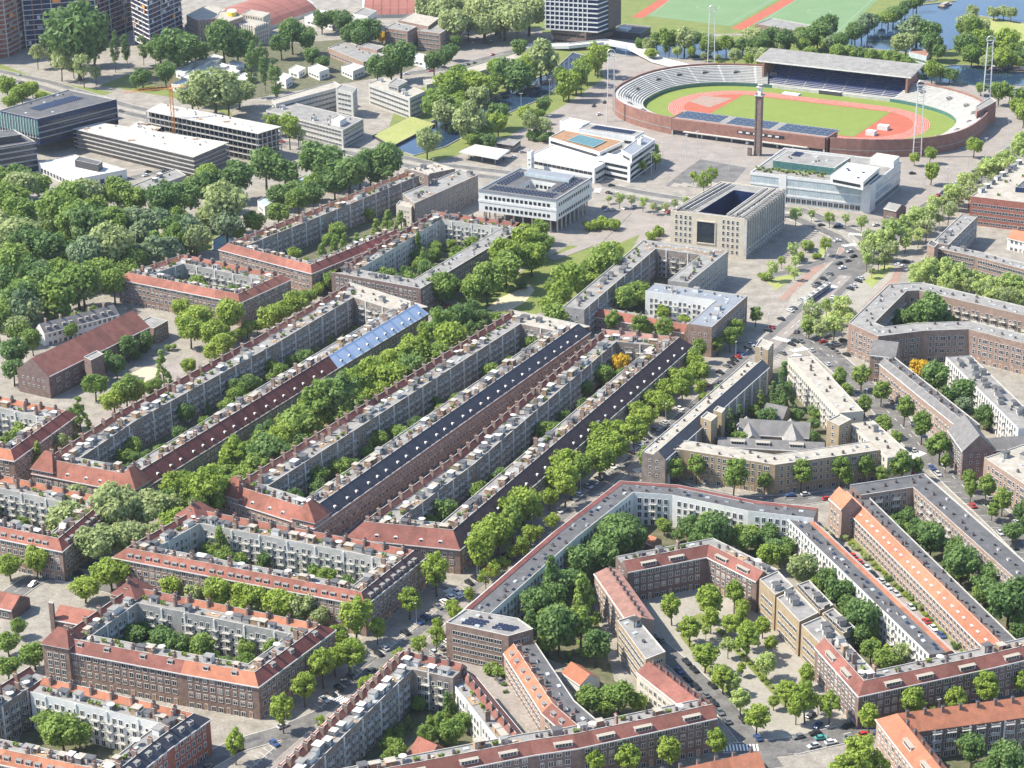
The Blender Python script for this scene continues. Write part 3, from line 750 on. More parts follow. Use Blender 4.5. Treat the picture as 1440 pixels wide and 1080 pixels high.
        B.part('corner_roof', [[(*ov[0], zt_-.1), (*ov[1], zt_-.1), (*a_, zr_), (*b_, zr_)], [(*ov[1], zt_-.1), (*ov[2], zt_-.1), (*a_, zr_)], [(*ov[2], zt_-.1), (*ov[3], zt_-.1), (*b_, zr_), (*a_, zr_)], [(*ov[3], zt_-.1), (*ov[0], zt_-.1), (*b_, zr_)]], rfm)
        B.part('cornice', [[(*ov[k], zt_-.3), (*ov[(k+1) % 4], zt_-.3), (*ov[(k+1) % 4], zt_-.1), (*ov[k], zt_-.1)] for k in range(4)], cornice)
        for k in range(4):
            e = unit(sq[k], sq[(k+1) % 4]); B.windows(sq[k], sq[(k+1) % 4], (e[1], -e[0]), [('street', 2.6, [.9, 4.0, 7.0, 10.0], 1.2)], z1=zt_)
        put(B.root, 'chimney', a_[0], a_[1], zr_-.5, atan2(t[1], t[0]))
    if closed and court:
        I = O(-ei-.1)
        b = MB(); I2 = I if area(I) > 0 else I[::-1]
        b.face([(*p, .05) for p in I2], court); tag(b.build('courtyard_garden'), kind='structure')
        COURTS.append(I2)
    B.finish()
    return B
COURTS = []
def mass(B, px, z0, z1, wall, roof, styles=None, parapet=.5, name='wall', world=False, hole=None, cwall=None, coping='concrete_pale', bottom=False, skip=()):
    """flat-roofed volume added to a building; px = corners of its roof edge in the photograph"""
    P = px if world else [G(*p, z1) for p in px]
    if area(P) < 0: P = P[::-1]
    n = len(P); foot(P)
    for i in range(n):
        a, b = P[i], P[(i+1) % n]; t = unit(a, b); nn = (t[1], -t[0])
        B.part(name, [[(*a, z0), (*b, z0), (*b, z1+parapet), (*a, z1+parapet)]], wall)
        if styles: B.windows(a, b, nn, styles)
    I = offs(P, -.35, True)
    b = MB()
    rel = lambda p, z: (p[0]-B.o[0], p[1]-B.o[1], z)
    if parapet:
        B.part('parapet', [[(*P[i], z1+parapet), (*P[(i+1) % n], z1+parapet), (*I[(i+1) % n], z1+parapet), (*I[i], z1+parapet)] for i in range(n)] +
                          [[(*I[i], z1+parapet), (*I[(i+1) % n], z1+parapet), (*I[(i+1) % n], z1), (*I[i], z1)] for i in range(n)], coping)
    else: I = P
    if hole:
        H = hole if world else [G(*p, z1) for p in hole]
        if area(H) < 0: H = H[::-1]
        # match first corners
        k0 = min(range(len(H)), key=lambda k: hypot(H[k][0]-I[0][0], H[k][1]-I[0][1])); H = H[k0:]+H[:k0]
        B.part('roof', [[(*I[i], z1), (*I[(i+1) % n], z1), (*H[(i+1) % n], z1), (*H[i], z1)] for i in range(n)], roof)
        for i in range(n):
            B.part('court_wall', [[(*H[i], z0), (*H[(i+1) % n], z0), (*H[(i+1) % n], z1), (*H[i], z1)]], cwall or wall)
            t = unit(H[i], H[(i+1) % n])
            if styles: B.windows(H[i], H[(i+1) % n], (-t[1], t[0]), styles)
    else: B.part('roof', [[(*p, z1) for p in I]], roof)
    if bottom: B.part('soffit', [[(*p, z0) for p in P[::-1]]], 'concrete')
    return P
def building(name, label, px, z=0, cat='building', group=None):
    P = [G(*p, z) for p in px]
    return Bld(name, label, sum(p[0] for p in P)/len(P), sum(p[1] for p in P)/len(P), cat, group)
def band_part(B, P, z0, z1, mt, out=.12, name='floor_band'):
    """a thin band wrapped round polygon P"""
    if area(P) < 0: P = P[::-1]
    Q = offs(P, out, True); n = len(P)
    fs = []
    for i in range(n):
        j = (i+1) % n
        fs += [[(*Q[i], z0), (*Q[j], z0), (*Q[j], z1), (*Q[i], z1)], [(*Q[i], z1), (*Q[j], z1), (*P[j], z1), (*P[i], z1)], [(*P[i], z0), (*P[j], z0), (*Q[j], z0), (*Q[i], z0)]]
    B.part(name, fs, mt)
def roof_bits(B, P, z, n, kinds, seed=1, rz=None):
    r = random.Random(seed); xs = [p[0] for p in P]; ys = [p[1] for p in P]; c = 0; tr = 0
    I = offs(P if area(P) > 0 else P[::-1], -2.0, True)
    if rz is None: t = unit(P[0], P[1]); rz = atan2(t[1], t[0])
    while c < n and tr < n*30:
        tr += 1; x, y = r.uniform(min(xs), max(xs)), r.uniform(min(ys), max(ys))
        if inpoly(x, y, I): put(B.root, r.choice(kinds), x, y, z, rz); c += 1
def panel_rows(B, P, z, u0, u1, v0, v1, nu, nv):
    """solar panels in rows inside quadrilateral P (fractions of its two sides)"""
    rz = atan2(P[1][1]-P[0][1], P[1][0]-P[0][0])
    for i in range(nu):
        for j in range(nv):
            u = u0+(u1-u0)*(i+.5)/nu; v = v0+(v1-v0)*(j+.5)/nv
            x = (P[0][0]*(1-u)+P[1][0]*u)*(1-v)+(P[3][0]*(1-u)+P[2][0]*u)*v
            y = (P[0][1]*(1-u)+P[1][1]*u)*(1-v)+(P[3][1]*(1-u)+P[2][1]*u)*v
            put(B.root, 'solar_panel', x, y, z, rz)
# ------------------------------------------------------------------ terraced housing
ST3 = [(MIX, 2.75, [4.0, 7.0], 1.0), (['street', 'street', 'door'], 2.75, [.12], 1.0)]
GRP = 'brick perimeter housing blocks'
terrace('housing_block', 'long block with maroon street roof ending in pale blue, beside the tree-filled greenway',
        [(66,645,'tile_red'),(186,668,'tile_maroon'),(462,500,'roof_blue'),(585,427,'flat:roof_beige'),(492,398,'tile_red'),(360,475,'tile_maroon'),(165,580,'tile_red')], True, court='garden', dorm=('dormer_arched', 9.0, .2), corners=((0, 'tile_red'), (1, 'tile_red')), clutter=1.3, he=10.6, eo=4.6, z=16, ei=9.6, win=ST3)
terrace('housing_block', 'long housing block with navy blue street roof and cream framed windows on a reddish facade',
        [(330,682,'tile_red'),(437,716,'tile_navy'),(813,455,'flat:roof_beige'),(722,436,'tile_maroon'),(480,588,'tile_red')], True, court='garden', dorm=('dormer_arched', 9.0, .2), wall='brick_pink', corners=((0, 'tile_red'), (1, 'tile_red')), clutter=1.3, he=11, eo=4.4, z=16, ei=9.6, win=ST3)
terrace('housing_block', 'long block with dark purple roof along the avenue and pinkish end roof',
        [(512,733,'tile_brownred'),(637,745,'tile_purple'),(955,474,'tile_pink'),(851,463,'tile_maroon'),(640,640,'tile_brownred')], True, court='garden', dorm=('dormer_arched', 10.0, .2), clutter=1.4, he=10.4, eo=4.8, z=16, ei=9.0, win=ST3)
terrace('housing_block', 'housing block with long red street roof, rows of small dormers and dark purple end roof',
        [(178,770,'tile_red'),(508,832,'tile_purple'),(582,774,'tile_red'),(275,716,'tile_maroon')], True, court='garden', rwall='concrete_pale', dorm=('dormer', 4.5, .2), clutter=1.5, corners=((3, 'tile_brownred'),))
terrace('housing_block', 'closed courtyard block with red, orange and maroon roofs and pale balconied rear walls',
        [(85,895,'tile_brownred'),(260,928,'tile_orange'),(358,945,'tile_maroon'),(450,878,'tile_orange'),(262,840,'tile_brownred'),(185,825,'tile_maroon')], True, court='garden', dorm=('dormer', 14.0, .5), rwall='concrete', clutter=1.1, corners=((0, 'tile_brownred'), (5, 'tile_brownred')))
terrace('housing_block', 'small closed housing block with red roofs all round, beside the park trees',
        [(180,383),(335,413),(395,386),(258,358)], True, court='garden', dorm=None, rwall='concrete', clutter=.9)
terrace('housing_block', 'open horseshoe housing block, red roofs and white pilastered rear wall, near the canal',
        [(575,240,'tile_orange'),(445,293,'tile_red'),(320,342,'tile_red'),(437,372,'tile_maroon'),(560,322,'tile_maroon')], out=(370,390), dorm=None, clutter=.9, rwall='brick_rear')
terrace('housing_block', 'housing block with wide grey flat roofs and a maroon pitched inner street side',
        [(478,377,'flat:roof_grey'),(588,397,'flat:roof_grey'),(730,313,'tile_brownred'),(612,297,'tile_maroon')], True, court='garden', dorm=None, clutter=1.2, rwall='concrete_pale', wall='brick_dark')
terrace('housing_block', 'orange roofed housing block with roof terraces, next to the brick school hall',
        [(-90,538,'tile_orange'),(92,577,'tile_maroon'),(15,632,'tile_orange'),(-180,600,'tile_orange')], True, court='garden', dorm=None, rwall='concrete_pale', clutter=1.4)
terrace('housing_block', 'red roofed block with a dark end gable, in front of big pale plane trees',
        [(-90,722,'tile_red'),(82,757,'tile_maroon'),(150,700,'tile_orange'),(-60,655,'tile_orange')], True, court='garden', dorm=('dormer', 4.5, .2), rwall='concrete_pale', clutter=1.4)
terrace('housing_block', 'housing block with orange strip roof, rooftop gardens and a navy blue corner roof',
        [(60,952,'tile_orange'),(272,1003,'tile_navy'),(225,1036,'tile_navy'),(150,1095,'tile_navy')], out=(290,1035), dorm=('dormer', 6.0, .4), rwall='white_render', clutter=1.7, wall='brick_red')
terrace('terraced_row', 'short maroon roofed row with a planted roof terrace behind its ridge',
        [(-40,990),(42,937)], out=(-20,925), roof='tile_maroon', dorm=None, clutter=1.8)
terrace('terraced_row', 'orange roofed row with small white dormers at the foot of the rooftop gardens',
        [(-40,1044),(160,1086)], out=(60,1110), roof='tile_orange', dorm=('dormer', 4.5, .25), clutter=1.8)
# between the avenue and the plaza
terrace('terraced_row', 'brown red terrace with a comb of chimneys and glazed rear sheds, along the avenue',
        [(385,1088),(567,915),(650,933)], out=(450,990), roof='tile_brownred', chim=5.0, dorm=None, clutter=1.4, ckinds=['roof_hut_d', 'roof_hut', 'skylight', 'roof_hut_d', 'roof_terrace'])
terrace('terraced_row', 'short red terrace facing the parked lane, white rear extensions',
        [(652,940),(738,1046)], out=(730,985), roof='tile_brownred', z=12.5, he=9.4, hf=10.6, ei=6.0, chim=5.0, chimney='chimney_block', dorm=None, rwall='white_render', win=[('street', 2.7, [.9, 4, 7], 1.0)], rear=[('rear', 2.5, [.3, 3.4, 6.5], 1)])
terrace('terraced_row', 'terrace with bright orange roof turning red, facing the parked lane',
        [(722,905,'tile_orange'),(776,988,'tile_brownred'),(824,1030)], out=(715,965), z=12.5, he=9.4, hf=11, ei=8, flat='roof_dark', dorm=('dormer', 7, .3), wall='brick_pink', win=[('street', 2.7, [.9, 4, 7], 1.0)], rear=[('rear', 2.5, [.3, 3.4, 6.5], 1)], ckinds=['roof_vent', 'chimney_block', 'skylight', 'solar_panel'])
terrace('terraced_row', 'long brown red roofed terrace with wide white dormers, between the lane and the plaza',
        [(480,1092),(745,1041),(806,1032),(1002,990)], out=(700,1110), roof='tile_brownred', dorm=('dormer_wide', 17, .2), wall='brick_dark', chim=8, chimney='chimney_block')
terrace('terraced_row', 'bent brown red roofed terrace with white windows, closing the end of the tree-lined plaza',
        [(877,788),(997,765),(1074,803)], out=(970,850), roof='tile_brownred', dorm=('dormer_wide', 15, .2), wall='brick_dark', chimney='chimney_block', chim=9)
terrace('terraced_row', 'pinkish roofed terrace dotted with black chimneys, pale facade, beside the courtyard trees',
        [(853,798),(902,868)], out=(830,850), roof='tile_pink', kind='gable', eo=4.6, z=14, he=12.2, chim=4, chimney='chimney_block', dorm=None, wall='brick_pink', rwall='brick_dark')
terrace('terraced_row', 'red roofed terrace dotted with black chimneys along the plaza street',
        [(912,930),(992,992)], out=(870,970), roof='tile_brownred', kind='gable', eo=4.6, z=14, he=11.4, chim=4, chimney='chimney_block', dorm=None, wall='cream_render', rwall='brick_dark')
B = building('school_building', 'sand coloured flat roofed building joining two chimney-dotted terraces beside the plaza', [(900,900)])
P = mass(B, [(868,874),(892,866),(936,918),(908,929)], 0, 13, 'brick_sand', 'roof_grey', [('strip', 3.2, [1, 4.2, 7.4, 10], 1)])
roof_bits(B, P, 13, 6, ['roof_vent', 'roof_hut_b', 'skylight'], 3); B.finish()
B = building('school_building', 'yellow brick school in three stepped blocks with flat grey roofs beside the plaza', [(1115,860)])
ss = [('strip', 3.1, [1.0, 4.6, 8.2], 1.0)]
for px, z in (([(1068,816),(1090,838),(1116,826),(1094,804)], 14), ([(1092,842),(1124,876),(1151,863),(1119,830)], 13.2), ([(1127,880),(1156,910),(1183,896),(1155,868)], 12.6), ([(1120,824),(1153,860),(1172,852),(1138,817)], 8), ([(1156,864),(1186,892),(1203,884),(1172,856)], 8)):
    P = mass(B, px, 0, z, 'brick_sand', 'roof_grey', ss); roof_bits(B, P, z, 4, ['roof_hut_b', 'roof_vent', 'skylight', 'roof_vent_white'], int(z*3))
B.finish()
terrace('terraced_row', 'brown red terrace with wide white dormers and gabled corner at the plaza edge',
        [(1160,896),(1215,957),(1384,921),(1460,903)], out=(1290,990), roof='tile_brownred', dorm=('dormer_wide', 16, .2), wall='brick_dark', chimney='chimney_block', chim=9)
terrace('terraced_row', 'white backed terrace with dark flat roof and thin orange strip along the hedge lane',
        [(1133,722),(1338,915)], out=(1260,800), roof='tile_orange', eo=1.8, he=10.6, z=12.4, hf=12.0, ei=8.5, flat='roof_dark', rwall='white_render', rear=ST_WHITE, dorm=None, chim=0, clutter=1.2, pil=False, ckinds=['roof_vent', 'solar_panel', 'solar_panel', 'skylight', 'roof_vent_white', 'chimney_block'], wall='brick_pink')
terrace('terraced_row', 'pale pink brick terrace under a long bright orange roof, facing the hedge lane',
        [(1190,690),(1408,905)], out=(1250,800), roof='tile_orange', eo=3.6, he=8.8, z=12.6, hf=11.4, ei=7, flat='roof_dark', wall='brick_pink', dorm=('skylight', 6, .5), chim=9, chimney='chimney_block', clutter=.6, ckinds=['roof_vent', 'chimney_block', 'roof_vent'], win=[('street', 2.7, [.9, 4, 6.6], 1.0)], rear=[('rear', 2.5, [.3, 3.4, 6.5], 1)])
terrace('gate_house', 'small orange roofed gable tower at the head of the long orange terrace',
        [(1180,684),(1198,700)], out=(1170,715), roof='tile_orange', kind='gable', eo=4, he=12.5, z=17, wall='brick_pink', rwall='brick_red', dorm=None, chim=0)
terrace('apartment_block', 'angled flat roofed block with pink brick balcony side, behind the orange terrace',
        [(1195,683),(1300,667),(1470,816)], out=(1390,690), kind='flat', z=13, ei=10, flat='roof_dark', wall='brick_dark', rwall='brick_pink', rear=ST_WHITE, pil=False, ckinds=['chimney_block', 'roof_vent', 'roof_vent_white', 'chimney_block'])
terrace('terraced_row', 'bright orange hipped terrace with black ridge chimneys and wide dormers to the yard',
        [(1335,1095),(1262,1003),(1460,977)], out=(1235,1040), roof='tile_orange', kind='gable', eo=4.8, he=11, z=15.5, wall='brick_pink', rwall='brick_dark', dorm=('dormer_wide', 18, .35), chim=6, chimney='chimney_block')
terrace('terraced_row', 'short orange roofed terrace end beside the plaza crossing',
        [(920,1088),(1068,1056)], out=(1000,1110), roof='tile_orange', kind='gable', eo=4.5, he=11, z=15, dorm=None, chim=6, chimney='chimney_block')
# the long white-backed bend
terrace('apartment_block', 'long bent block with thin maroon street roof and white rear wall round big trees',
        [(640,868),(780,747),(872,676),(955,682),(1062,704),(1150,714)], out=(690,780), roof='tile_maroon', eo=1.5, he=12.2, z=14, hf=13.5, ei=9.5, flat='roof_dark', rwall='white_render', rear=ST_WHITE, dorm=None, chim=0, pil=False, clutter=1.0, ckinds=['roof_vent', 'solar_panel', 'skylight', 'roof_vent_white', 'chimney_block', 'solar_panel'], chimney='chimney_block')
B = building('apartment_block', 'brown brick corner building with rows of solar panels on its flat roof', [(690,890)])
P = mass(B, [(627,877),(715,896),(750,886),(729,871),(655,858)], 0, 14, 'brick_brown', 'roof_grey', [('strip', 3.2, [1, 4.2, 7.4, 10.5], 1.2)])
panel_rows(B, [G(640,879,14), G(722,890,14), G(738,883,14), G(660,866,14)], 14, .05, .42, .12, .85, 4, 3); panel_rows(B, [G(640,879,14), G(722,890,14), G(738,883,14), G(660,866,14)], 14, .58, .95, .12, .85, 4, 3); roof_bits(B, P, 14, 5, ['roof_vent', 'skylight', 'roof_hut_b'], 6); B.finish()
# triangle block with the school
terrace('apartment_block', 'row with dark blue sloping roof over white columned bays in the triangular block',
        [(1072,505),(925,634)], out=(1060,600), roof='tile_navy', wall='brick_rear', pilout=True, win=ST_REAR2, rear=ST_STREET, flat='roof_beige', dorm=None, clutter=.7, chim=0, ckinds=['roof_vent', 'chimney_block', 'skylight'])
B = building('stair_tower', 'sand brick corner tower where the avenue forks', [(1074,490)], cat='tower')
mass(B, [(1062,488),(1080,494),(1088,483),(1070,477)], 0, 16.8, 'brick_sand', 'roof_beige', [('street_tall', 3, [4, 7.2, 10.4, 13.6, 16], 1)]); B.finish()
B = building('stair_tower', 'sand brick twin stair tower beside the dark blue sloping roof', [(997,595)], cat='tower')
mass(B, [(985,588),(1000,594),(1009,586),(994,580)], 0, 16.2, 'brick_sand', 'roof_beige', [('street_tall', 3, [4, 7.2, 10.4, 13.6], 1)])
mass(B, [(1003,578),(1015,582),(1020,576),(1009,572)], 0, 16, 'brick_sand', 'roof_beige'); B.finish()
terrace('apartment_block', 'cream rendered row with pale flat roof and black chimneys near the zebra crossing',
        [(1108,503),(1180,582)], out=(1120,565), kind='flat', z=14, ei=11, wall='cream_render', rwall='brick_sand', flat='roof_beige', win=ST_WHITE, rear=ST_STREET, pil=False, ckinds=['chimney_block', 'chimney_block', 'roof_vent', 'skylight'])
B = building('stair_tower', 'sand brick square tower between two cream rendered rows', [(1180,592)], cat='tower')
mass(B, [(1163,592),(1180,600),(1197,591),(1181,583)], 0, 16.2, 'brick_sand', 'roof_beige', [('street_tall', 3, [4, 7.2, 10.4, 13.6], 1)]); B.finish()
terrace('apartment_block', 'short cream rendered row stepping down beside the square tower',
        [(1194,596),(1248,645)], out=(1205,635), kind='flat', z=12.3, ei=11, wall='cream_render', rwall='brick_sand', flat='roof_beige', win=ST_WHITE, rear=ST_STREET, pil=False)
terrace('apartment_block', 'long sand brown brick row with pale flat roof behind street trees',
        [(914,630),(962,634),(1090,655),(1238,634)], out=(1080,700), kind='flat', z=13, ei=10, wall='brick_sand', rwall='brick_rear', flat='roof_beige', win=ST_STREET2, pil=False, ckinds=['roof_vent', 'chimney_block', 'roof_vent_white'])
B0 = terrace('school_building', 'low slate roofed school with stone gable inside the triangular block', [(1040,588),(1140,594)], out=(1090,640), kind='gable', eo=6.5, he=5.5, z=10, roof='slate', wall='brick_sand', rwall='brick_sand', dorm=None, chim=0, win=[('street', 2.6, [1.2], 1)], rear=[], pil=False)
terrace('school_building', 'low slate roofed annex with white rooftop boxes behind the sand brown row', [(1010,614),(1160,622)], out=(1080,650), kind='gable', eo=4.5, he=6.5, z=9, roof='slate', wall='brick_sand', rwall='brick_sand', dorm=('dormer_wide', 14, .3), chim=0, win=[('street', 2.6, [1.2], 1)], rear=[], pil=False)
terrace('school_building', 'short slate hipped hall behind the stone gabled school', [(1078,566),(1108,572)], out=(1090,600), kind='gable', eo=5, he=6, z=10.5, roof='slate', wall='brick_sand', rwall='brick_sand', dorm=None, chim=0, win=[('street', 2.6, [1.2], 1)], rear=[], pil=False)
terrace('school_building', 'slate cross gable of the stone school inside the triangular block', [(1112,588),(1120,618)], out=(1095,610), kind='gable', eo=4.2, he=5.4, z=9.6, roof='roof_grey', wall='brick_sand', rwall='brick_sand', dorm=None, chim=0, win=[], rear=[], pil=False)
terrace('school_building', 'short slate wing of the stone school with grey ridge', [(1050,585),(1058,612)], out=(1035,600), kind='gable', eo=4, he=5.2, z=9.0, roof='roof_grey', wall='brick_sand', rwall='brick_sand', dorm=None, chim=0, win=[], rear=[], pil=False)
# the blocks by the tree boulevard
terrace('apartment_block', 'large closed flat roofed block round one broad tree, facing the tree boulevard',
        [(1193,455),(1235,474),(1300,466),(1362,464),(1475,493),(1475,440),(1297,398),(1250,400)], True, kind='flat', z=15, ei=11, wall='brick_brown', rwall='brick_pink', flat='roof_grey', win=ST_STREET2, court='garden', pil=False, ckinds=['roof_vent', 'chimney_block', 'roof_vent_white', 'skylight'])
terrace('terraced_row', 'steep slate roofed brick house against the large closed block', [(1228,477),(1264,481)], out=(1245,510), kind='gable', eo=6, he=13, z=18.5, roof='slate', dorm=None, chim=0)
terrace('terraced_row', 'long narrow brick row with slate strip roof lining the street with young trees',
        [(1243,503),(1362,598)], out=(1270,575), roof='slate', eo=2.0, he=12.4, z=15, hf=14.2, ei=5.5, flat='roof_dark', wall='brick_pink', rwall='brick_brown', dorm=None, chim=10, clutter=.5, ckinds=['roof_vent', 'chimney_block'])
terrace('gable_house', 'tall dark brick gable house with steep slate roof and white windows at the street corner', [(1356,582),(1378,612)], out=(1340,620), kind='gable', eo=6.5, he=13, z=20, roof='slate', wall='brick_dark', rwall='brick_dark', dorm=None, chim=0, win=ST_STREET2)
terrace('terraced_row', 'low dark slate roof beside the tall gable house', [(1388,616),(1470,610)], out=(1420,640), kind='gable', eo=5, he=7, z=10.5, roof='slate', wall='brick_dark', dorm=None, chim=0)
terrace('apartment_block', 'stepped grey flat roofed row with white balcony side and dark stair huts',
        [(1330,503),(1432,604)], out=(1360,580), kind='flat', z=12, ei=12, wall='white_render', rwall='brick_rear', flat='roof_grey', win=ST_WHITE, pil=False, ckinds=['roof_hut_b', 'roof_hut_b', 'roof_vent'], clutter=1.4)
terrace('apartment_block', 'pale pink brick corner block with beige flat roof opposite the tall gable house',
        [(1450,622),(1384,645),(1470,702)], out=(1405,690), kind='flat', z=14, ei=14, wall='brick_pink', rwall='brick_pink', flat='roof_beige', win=ST_STREET2, pil=False)
terrace('apartment_block', 'brick row with grey flat roof behind a square brick tower on the tree street',
        [(1310,342),(1352,302)], out=(1300,305), kind='flat', z=13, ei=9, wall='brick_brown', flat='roof_grey', pil=False, win=ST_STREET2)
terrace('apartment_block', 'brick row with white bay strip facing the boulevard lawn',
        [(1316,350),(1372,362),(1470,388)], out=(1380,400), kind='flat', z=12, ei=9, wall='brick_brown', flat='roof_grey', pil=False, win=[('strip', 3, [.8, 3.8, 6.8, 9.4], 1)])
B = building('stair_tower', 'square brown brick tower where the tree street meets the boulevard', [(1311,345)], cat='tower')
mass(B, [(1304,344),(1314,349),(1320,343),(1310,338)], 0, 17, 'brick_brown', 'roof_dark'); B.finish()
B = building('apartment_block', 'red brick block with white framed window strips and a white roof terrace', [(1430,270)])
P = mass(B, [(1365,277),(1465,289),(1520,235),(1440,221)], 0, 16, 'brick_red', 'roof_beige', [('strip', 3.4, [1, 4.4, 7.8, 11.2], 1)])
for k in range(9):
    x, y = G(1380+k*7.5, 270-k*5.6, 16); put(B.root, ['roof_hut', 'roof_hut_d', 'roof_hut_b'][k % 3], x, y, 16, .6)
mass(B, [(1428,264),(1465,268),(1485,250),(1450,246)], 16, 18.5, 'glass_blue', 'roof_dark'); roof_bits(B, P, 16, 16, ['roof_vent', 'roof_hut_b', 'skylight', 'roof_vent_white', 'planter'], 9)
B.finish()
terrace('terraced_row', 'small orange roofed houses with white fronts beyond the red brick block', [(1424,322),(1475,334)], out=(1440,350), kind='gable', eo=4.5, he=6.5, z=10.5, roof='tile_orange', wall='white_render', dorm=None, chim=6)
terrace('kiosk', 'small dark brick kiosk building with grey roof beside the pale pavement', [(1250,284),(1268,288)], out=(1258,310), kind='gable', eo=5, he=6, z=8.5, roof='roof_grey', wall='brick_dark', rwall='brick_dark', dorm=None, chim=0)
# around the park
terrace('apartment_block', 'grey horseshoe block with flat roofs and roof gardens between park and sand coloured offices',
        [(792,432),(905,338),(1024,354),(968,399)], out=(830,360), kind='flat', z=15, ei=11, wall='concrete', rwall='brick_rear', flat='roof_grey', win=ST_STREET2, clutter=1.2, pil=True, ckinds=['roof_terrace', 'roof_vent', 'roof_hut_b', 'planter', 'chimney_block'])
terrace('apartment_block', 'blue grey flat roofed corner block with scattered roof boxes beside the avenue',
        [(920,399),(1051,417),(1001,461)], out=(1060,440), kind='flat', z=15, ei=12, wall='brick_brown', rwall='white_render', flat='zinc', win=ST_STREET2, pil=False, ckinds=['roof_hut', 'roof_vent_white', 'roof_vent', 'skylight'])
terrace('terraced_row', 'low terrace with a straight orange red roof facing the pink roofed block end', [(828,431),(967,456)], out=(890,480), z=10.5, he=7.2, hf=8.6, ei=6, roof='tile_red', dorm=None, win=[('street', 2.7, [.9, 4], 1)], rear=[('rear', 2.5, [.3, 3.4], 1)], clutter=.3, chimney='chimney_block')
B = building('apartment_block', 'grey flat roofed block with tall chimney shaft between the horseshoe block and the main road', [(620,260)])
P = mass(B, [(583,287),(672,247),(648,239),(566,273)], 0, 15, 'brick_rear', 'roof_grey', [('street_tall', 2.6, FL4, 1)]); roof_bits(B, P, 15, 14, ['roof_terrace', 'roof_vent', 'planter', 'roof_hut_b'], 4)
P2 = mass(B, [(571,238),(600,246),(640,238),(610,229)], 0, 14.5, 'brick_rear', 'roof_beige', [('street_tall', 2.6, FL4, 1)]); roof_bits(B, P2, 14.5, 9, ['roof_terrace', 'roof_vent', 'roof_vent_white', 'roof_hut_b'], 5)
mass(B, [(596,246),(602,248),(604,246),(598,244)], 14.5, 21, 'brick_dark', 'roof_dark'); mass(B, [(557,289),(578,293),(582,287),(562,283)], 0, 13, 'cream_render', 'roof_beige', [('small', 2, [4, 7, 10], .5)])
B.finish()
# brick hall and low rows on the left
terrace('school_hall', 'long brick hall with one big brown red gabled roof beside the school yard',
        [(187,436),(44,504)], out=(150,520), kind='gable', eo=9.5, he=11, z=18, roof='tile_brownred', wall='brick_dark', rwall='brick_dark', dorm=None, chim=0, win=[('street_wide', 6, [2, 6.5], 2)], pil=False)
B = building('school_wing', 'flat roofed brick tower wing against the long brick hall', [(135,505)])
P = mass(B, [(118,503),(136,494),(146,499),(128,508)], 0, 13.5, 'brick_dark', 'roof_grey'); P = mass(B, [(192,455),(212,446),(236,452),(216,463)], 0, 8, 'brick_brown', 'roof_grey', [('street', 3, [1, 4.5], 1)]); B.finish()
terrace('terraced_row', 'low slate roofed row with white dormers, hidden behind the brick hall', [(55,455),(160,428)], out=(120,470), kind='gable', eo=4.5, he=6.5, z=10.5, roof='slate', wall='white_render', dorm=('dormer', 5, .3), chim=8)
terrace('pavilion', 'low red roofed brick pavilion at the street bend below the plane trees', [(-30,826),(28,838)], out=(10,860), kind='gable', eo=5.5, he=4.2, z=7.5, roof='tile_red', wall='brick_dark', dorm=None, chim=0, win=[('street_wide', 3, [1], 1)])
terrace('pavilion', 'low red roofed pavilion with a tall brick chimney against the courtyard block', [(84,850),(138,860)], out=(110,880), kind='gable', eo=5, he=5.5, z=9, roof='tile_red', wall='brick_dark', dorm=None, chim=0)
B = building('brick_chimney', 'tall free-standing brick chimney beside the low red roofed pavilion', [(71,880)], cat='chimney')
mass(B, [(68,849),(74,850.5),(76,848.5),(70,847)], 0, 12, 'brick_dark', 'roof_dark'); B.finish()
terrace('garden_shed', 'small orange hipped shed in the yard behind the white backed block', [(803,930),(830,948)], out=(790,960), kind='gable', eo=4, he=3.5, z=6.5, roof='tile_orange', wall='white_render', dorm=None, chim=0, win=[], rear=[])
terrace('garden_shed', 'red roofed yard building among the trees behind the comb chimney terrace', [(588,1035),(615,1048)], out=(590,1070), kind='gable', eo=6, he=3.5, z=8.5, roof='tile_red', wall='brick_brown', dorm=None, chim=0, win=[], rear=[])
terrace('garden_shed', 'tiny orange roofed garden house below the white backed bend', [(913,752),(924,756)], out=(915,775), kind='gable', eo=3, he=4, z=6, roof='tile_orange', wall='brick_brown', dorm=None, chim=0, win=[], rear=[])
B = building('garden_shed', 'long low pale green roofed shed between park trees and the red horseshoe block', [(400,270)])
mass(B, [(362,283),(372,292),(444,252),(432,245)], 0, 5, 'white_render', 'glass_pale', [('strip', 4, [1.5], 1)]); B.finish()
# ------------------------------------------------------------------ stadium
SC, SU, SV = (191.7, 1380.5), (.8712, -.4910), (-.4910, -.8712)
def W(a, b): return (SC[0]+SU[0]*a+SV[0]*b, SC[1]+SU[1]*a+SV[1]*b)
def se(A, Bb, th, n=2.6):
    c, s_ = cos(th), sin(th)
    return (A*math.copysign(abs(c)**(2/n), c), Bb*math.copysign(abs(s_)**(2/n), s_))
B = Bld('stadium', 'oval brick stadium with pale concrete stands, red running track and green pitch', SC[0], SC[1], cat='stadium')
N = 72
foot([W(*se(127, 90, 2*pi*k/N)) for k in range(N)])
def ringf(A0, B0, z0, A1, B1, z1, ks, sub=1):
    fs = []
    for k in ks:
        t0, t1 = 2*pi*k/N, 2*pi*(k+1)/N
        fs.append([(*W(*se(A0, B0, t0)), z0), (*W(*se(A0, B0, t1)), z0), (*W(*se(A1, B1, t1)), z1), (*W(*se(A1, B1, t0)), z1)])
    return fs
mid = lambda k: se(120, 80, 2*pi*(k+.5)/N)
front = [k for k in range(N) if mid(k)[1] > 0 and abs(mid(k)[0]+2) < 53]
back = [k for k in range(N) if mid(k)[1] < 0 and abs(mid(k)[0]) < 50]
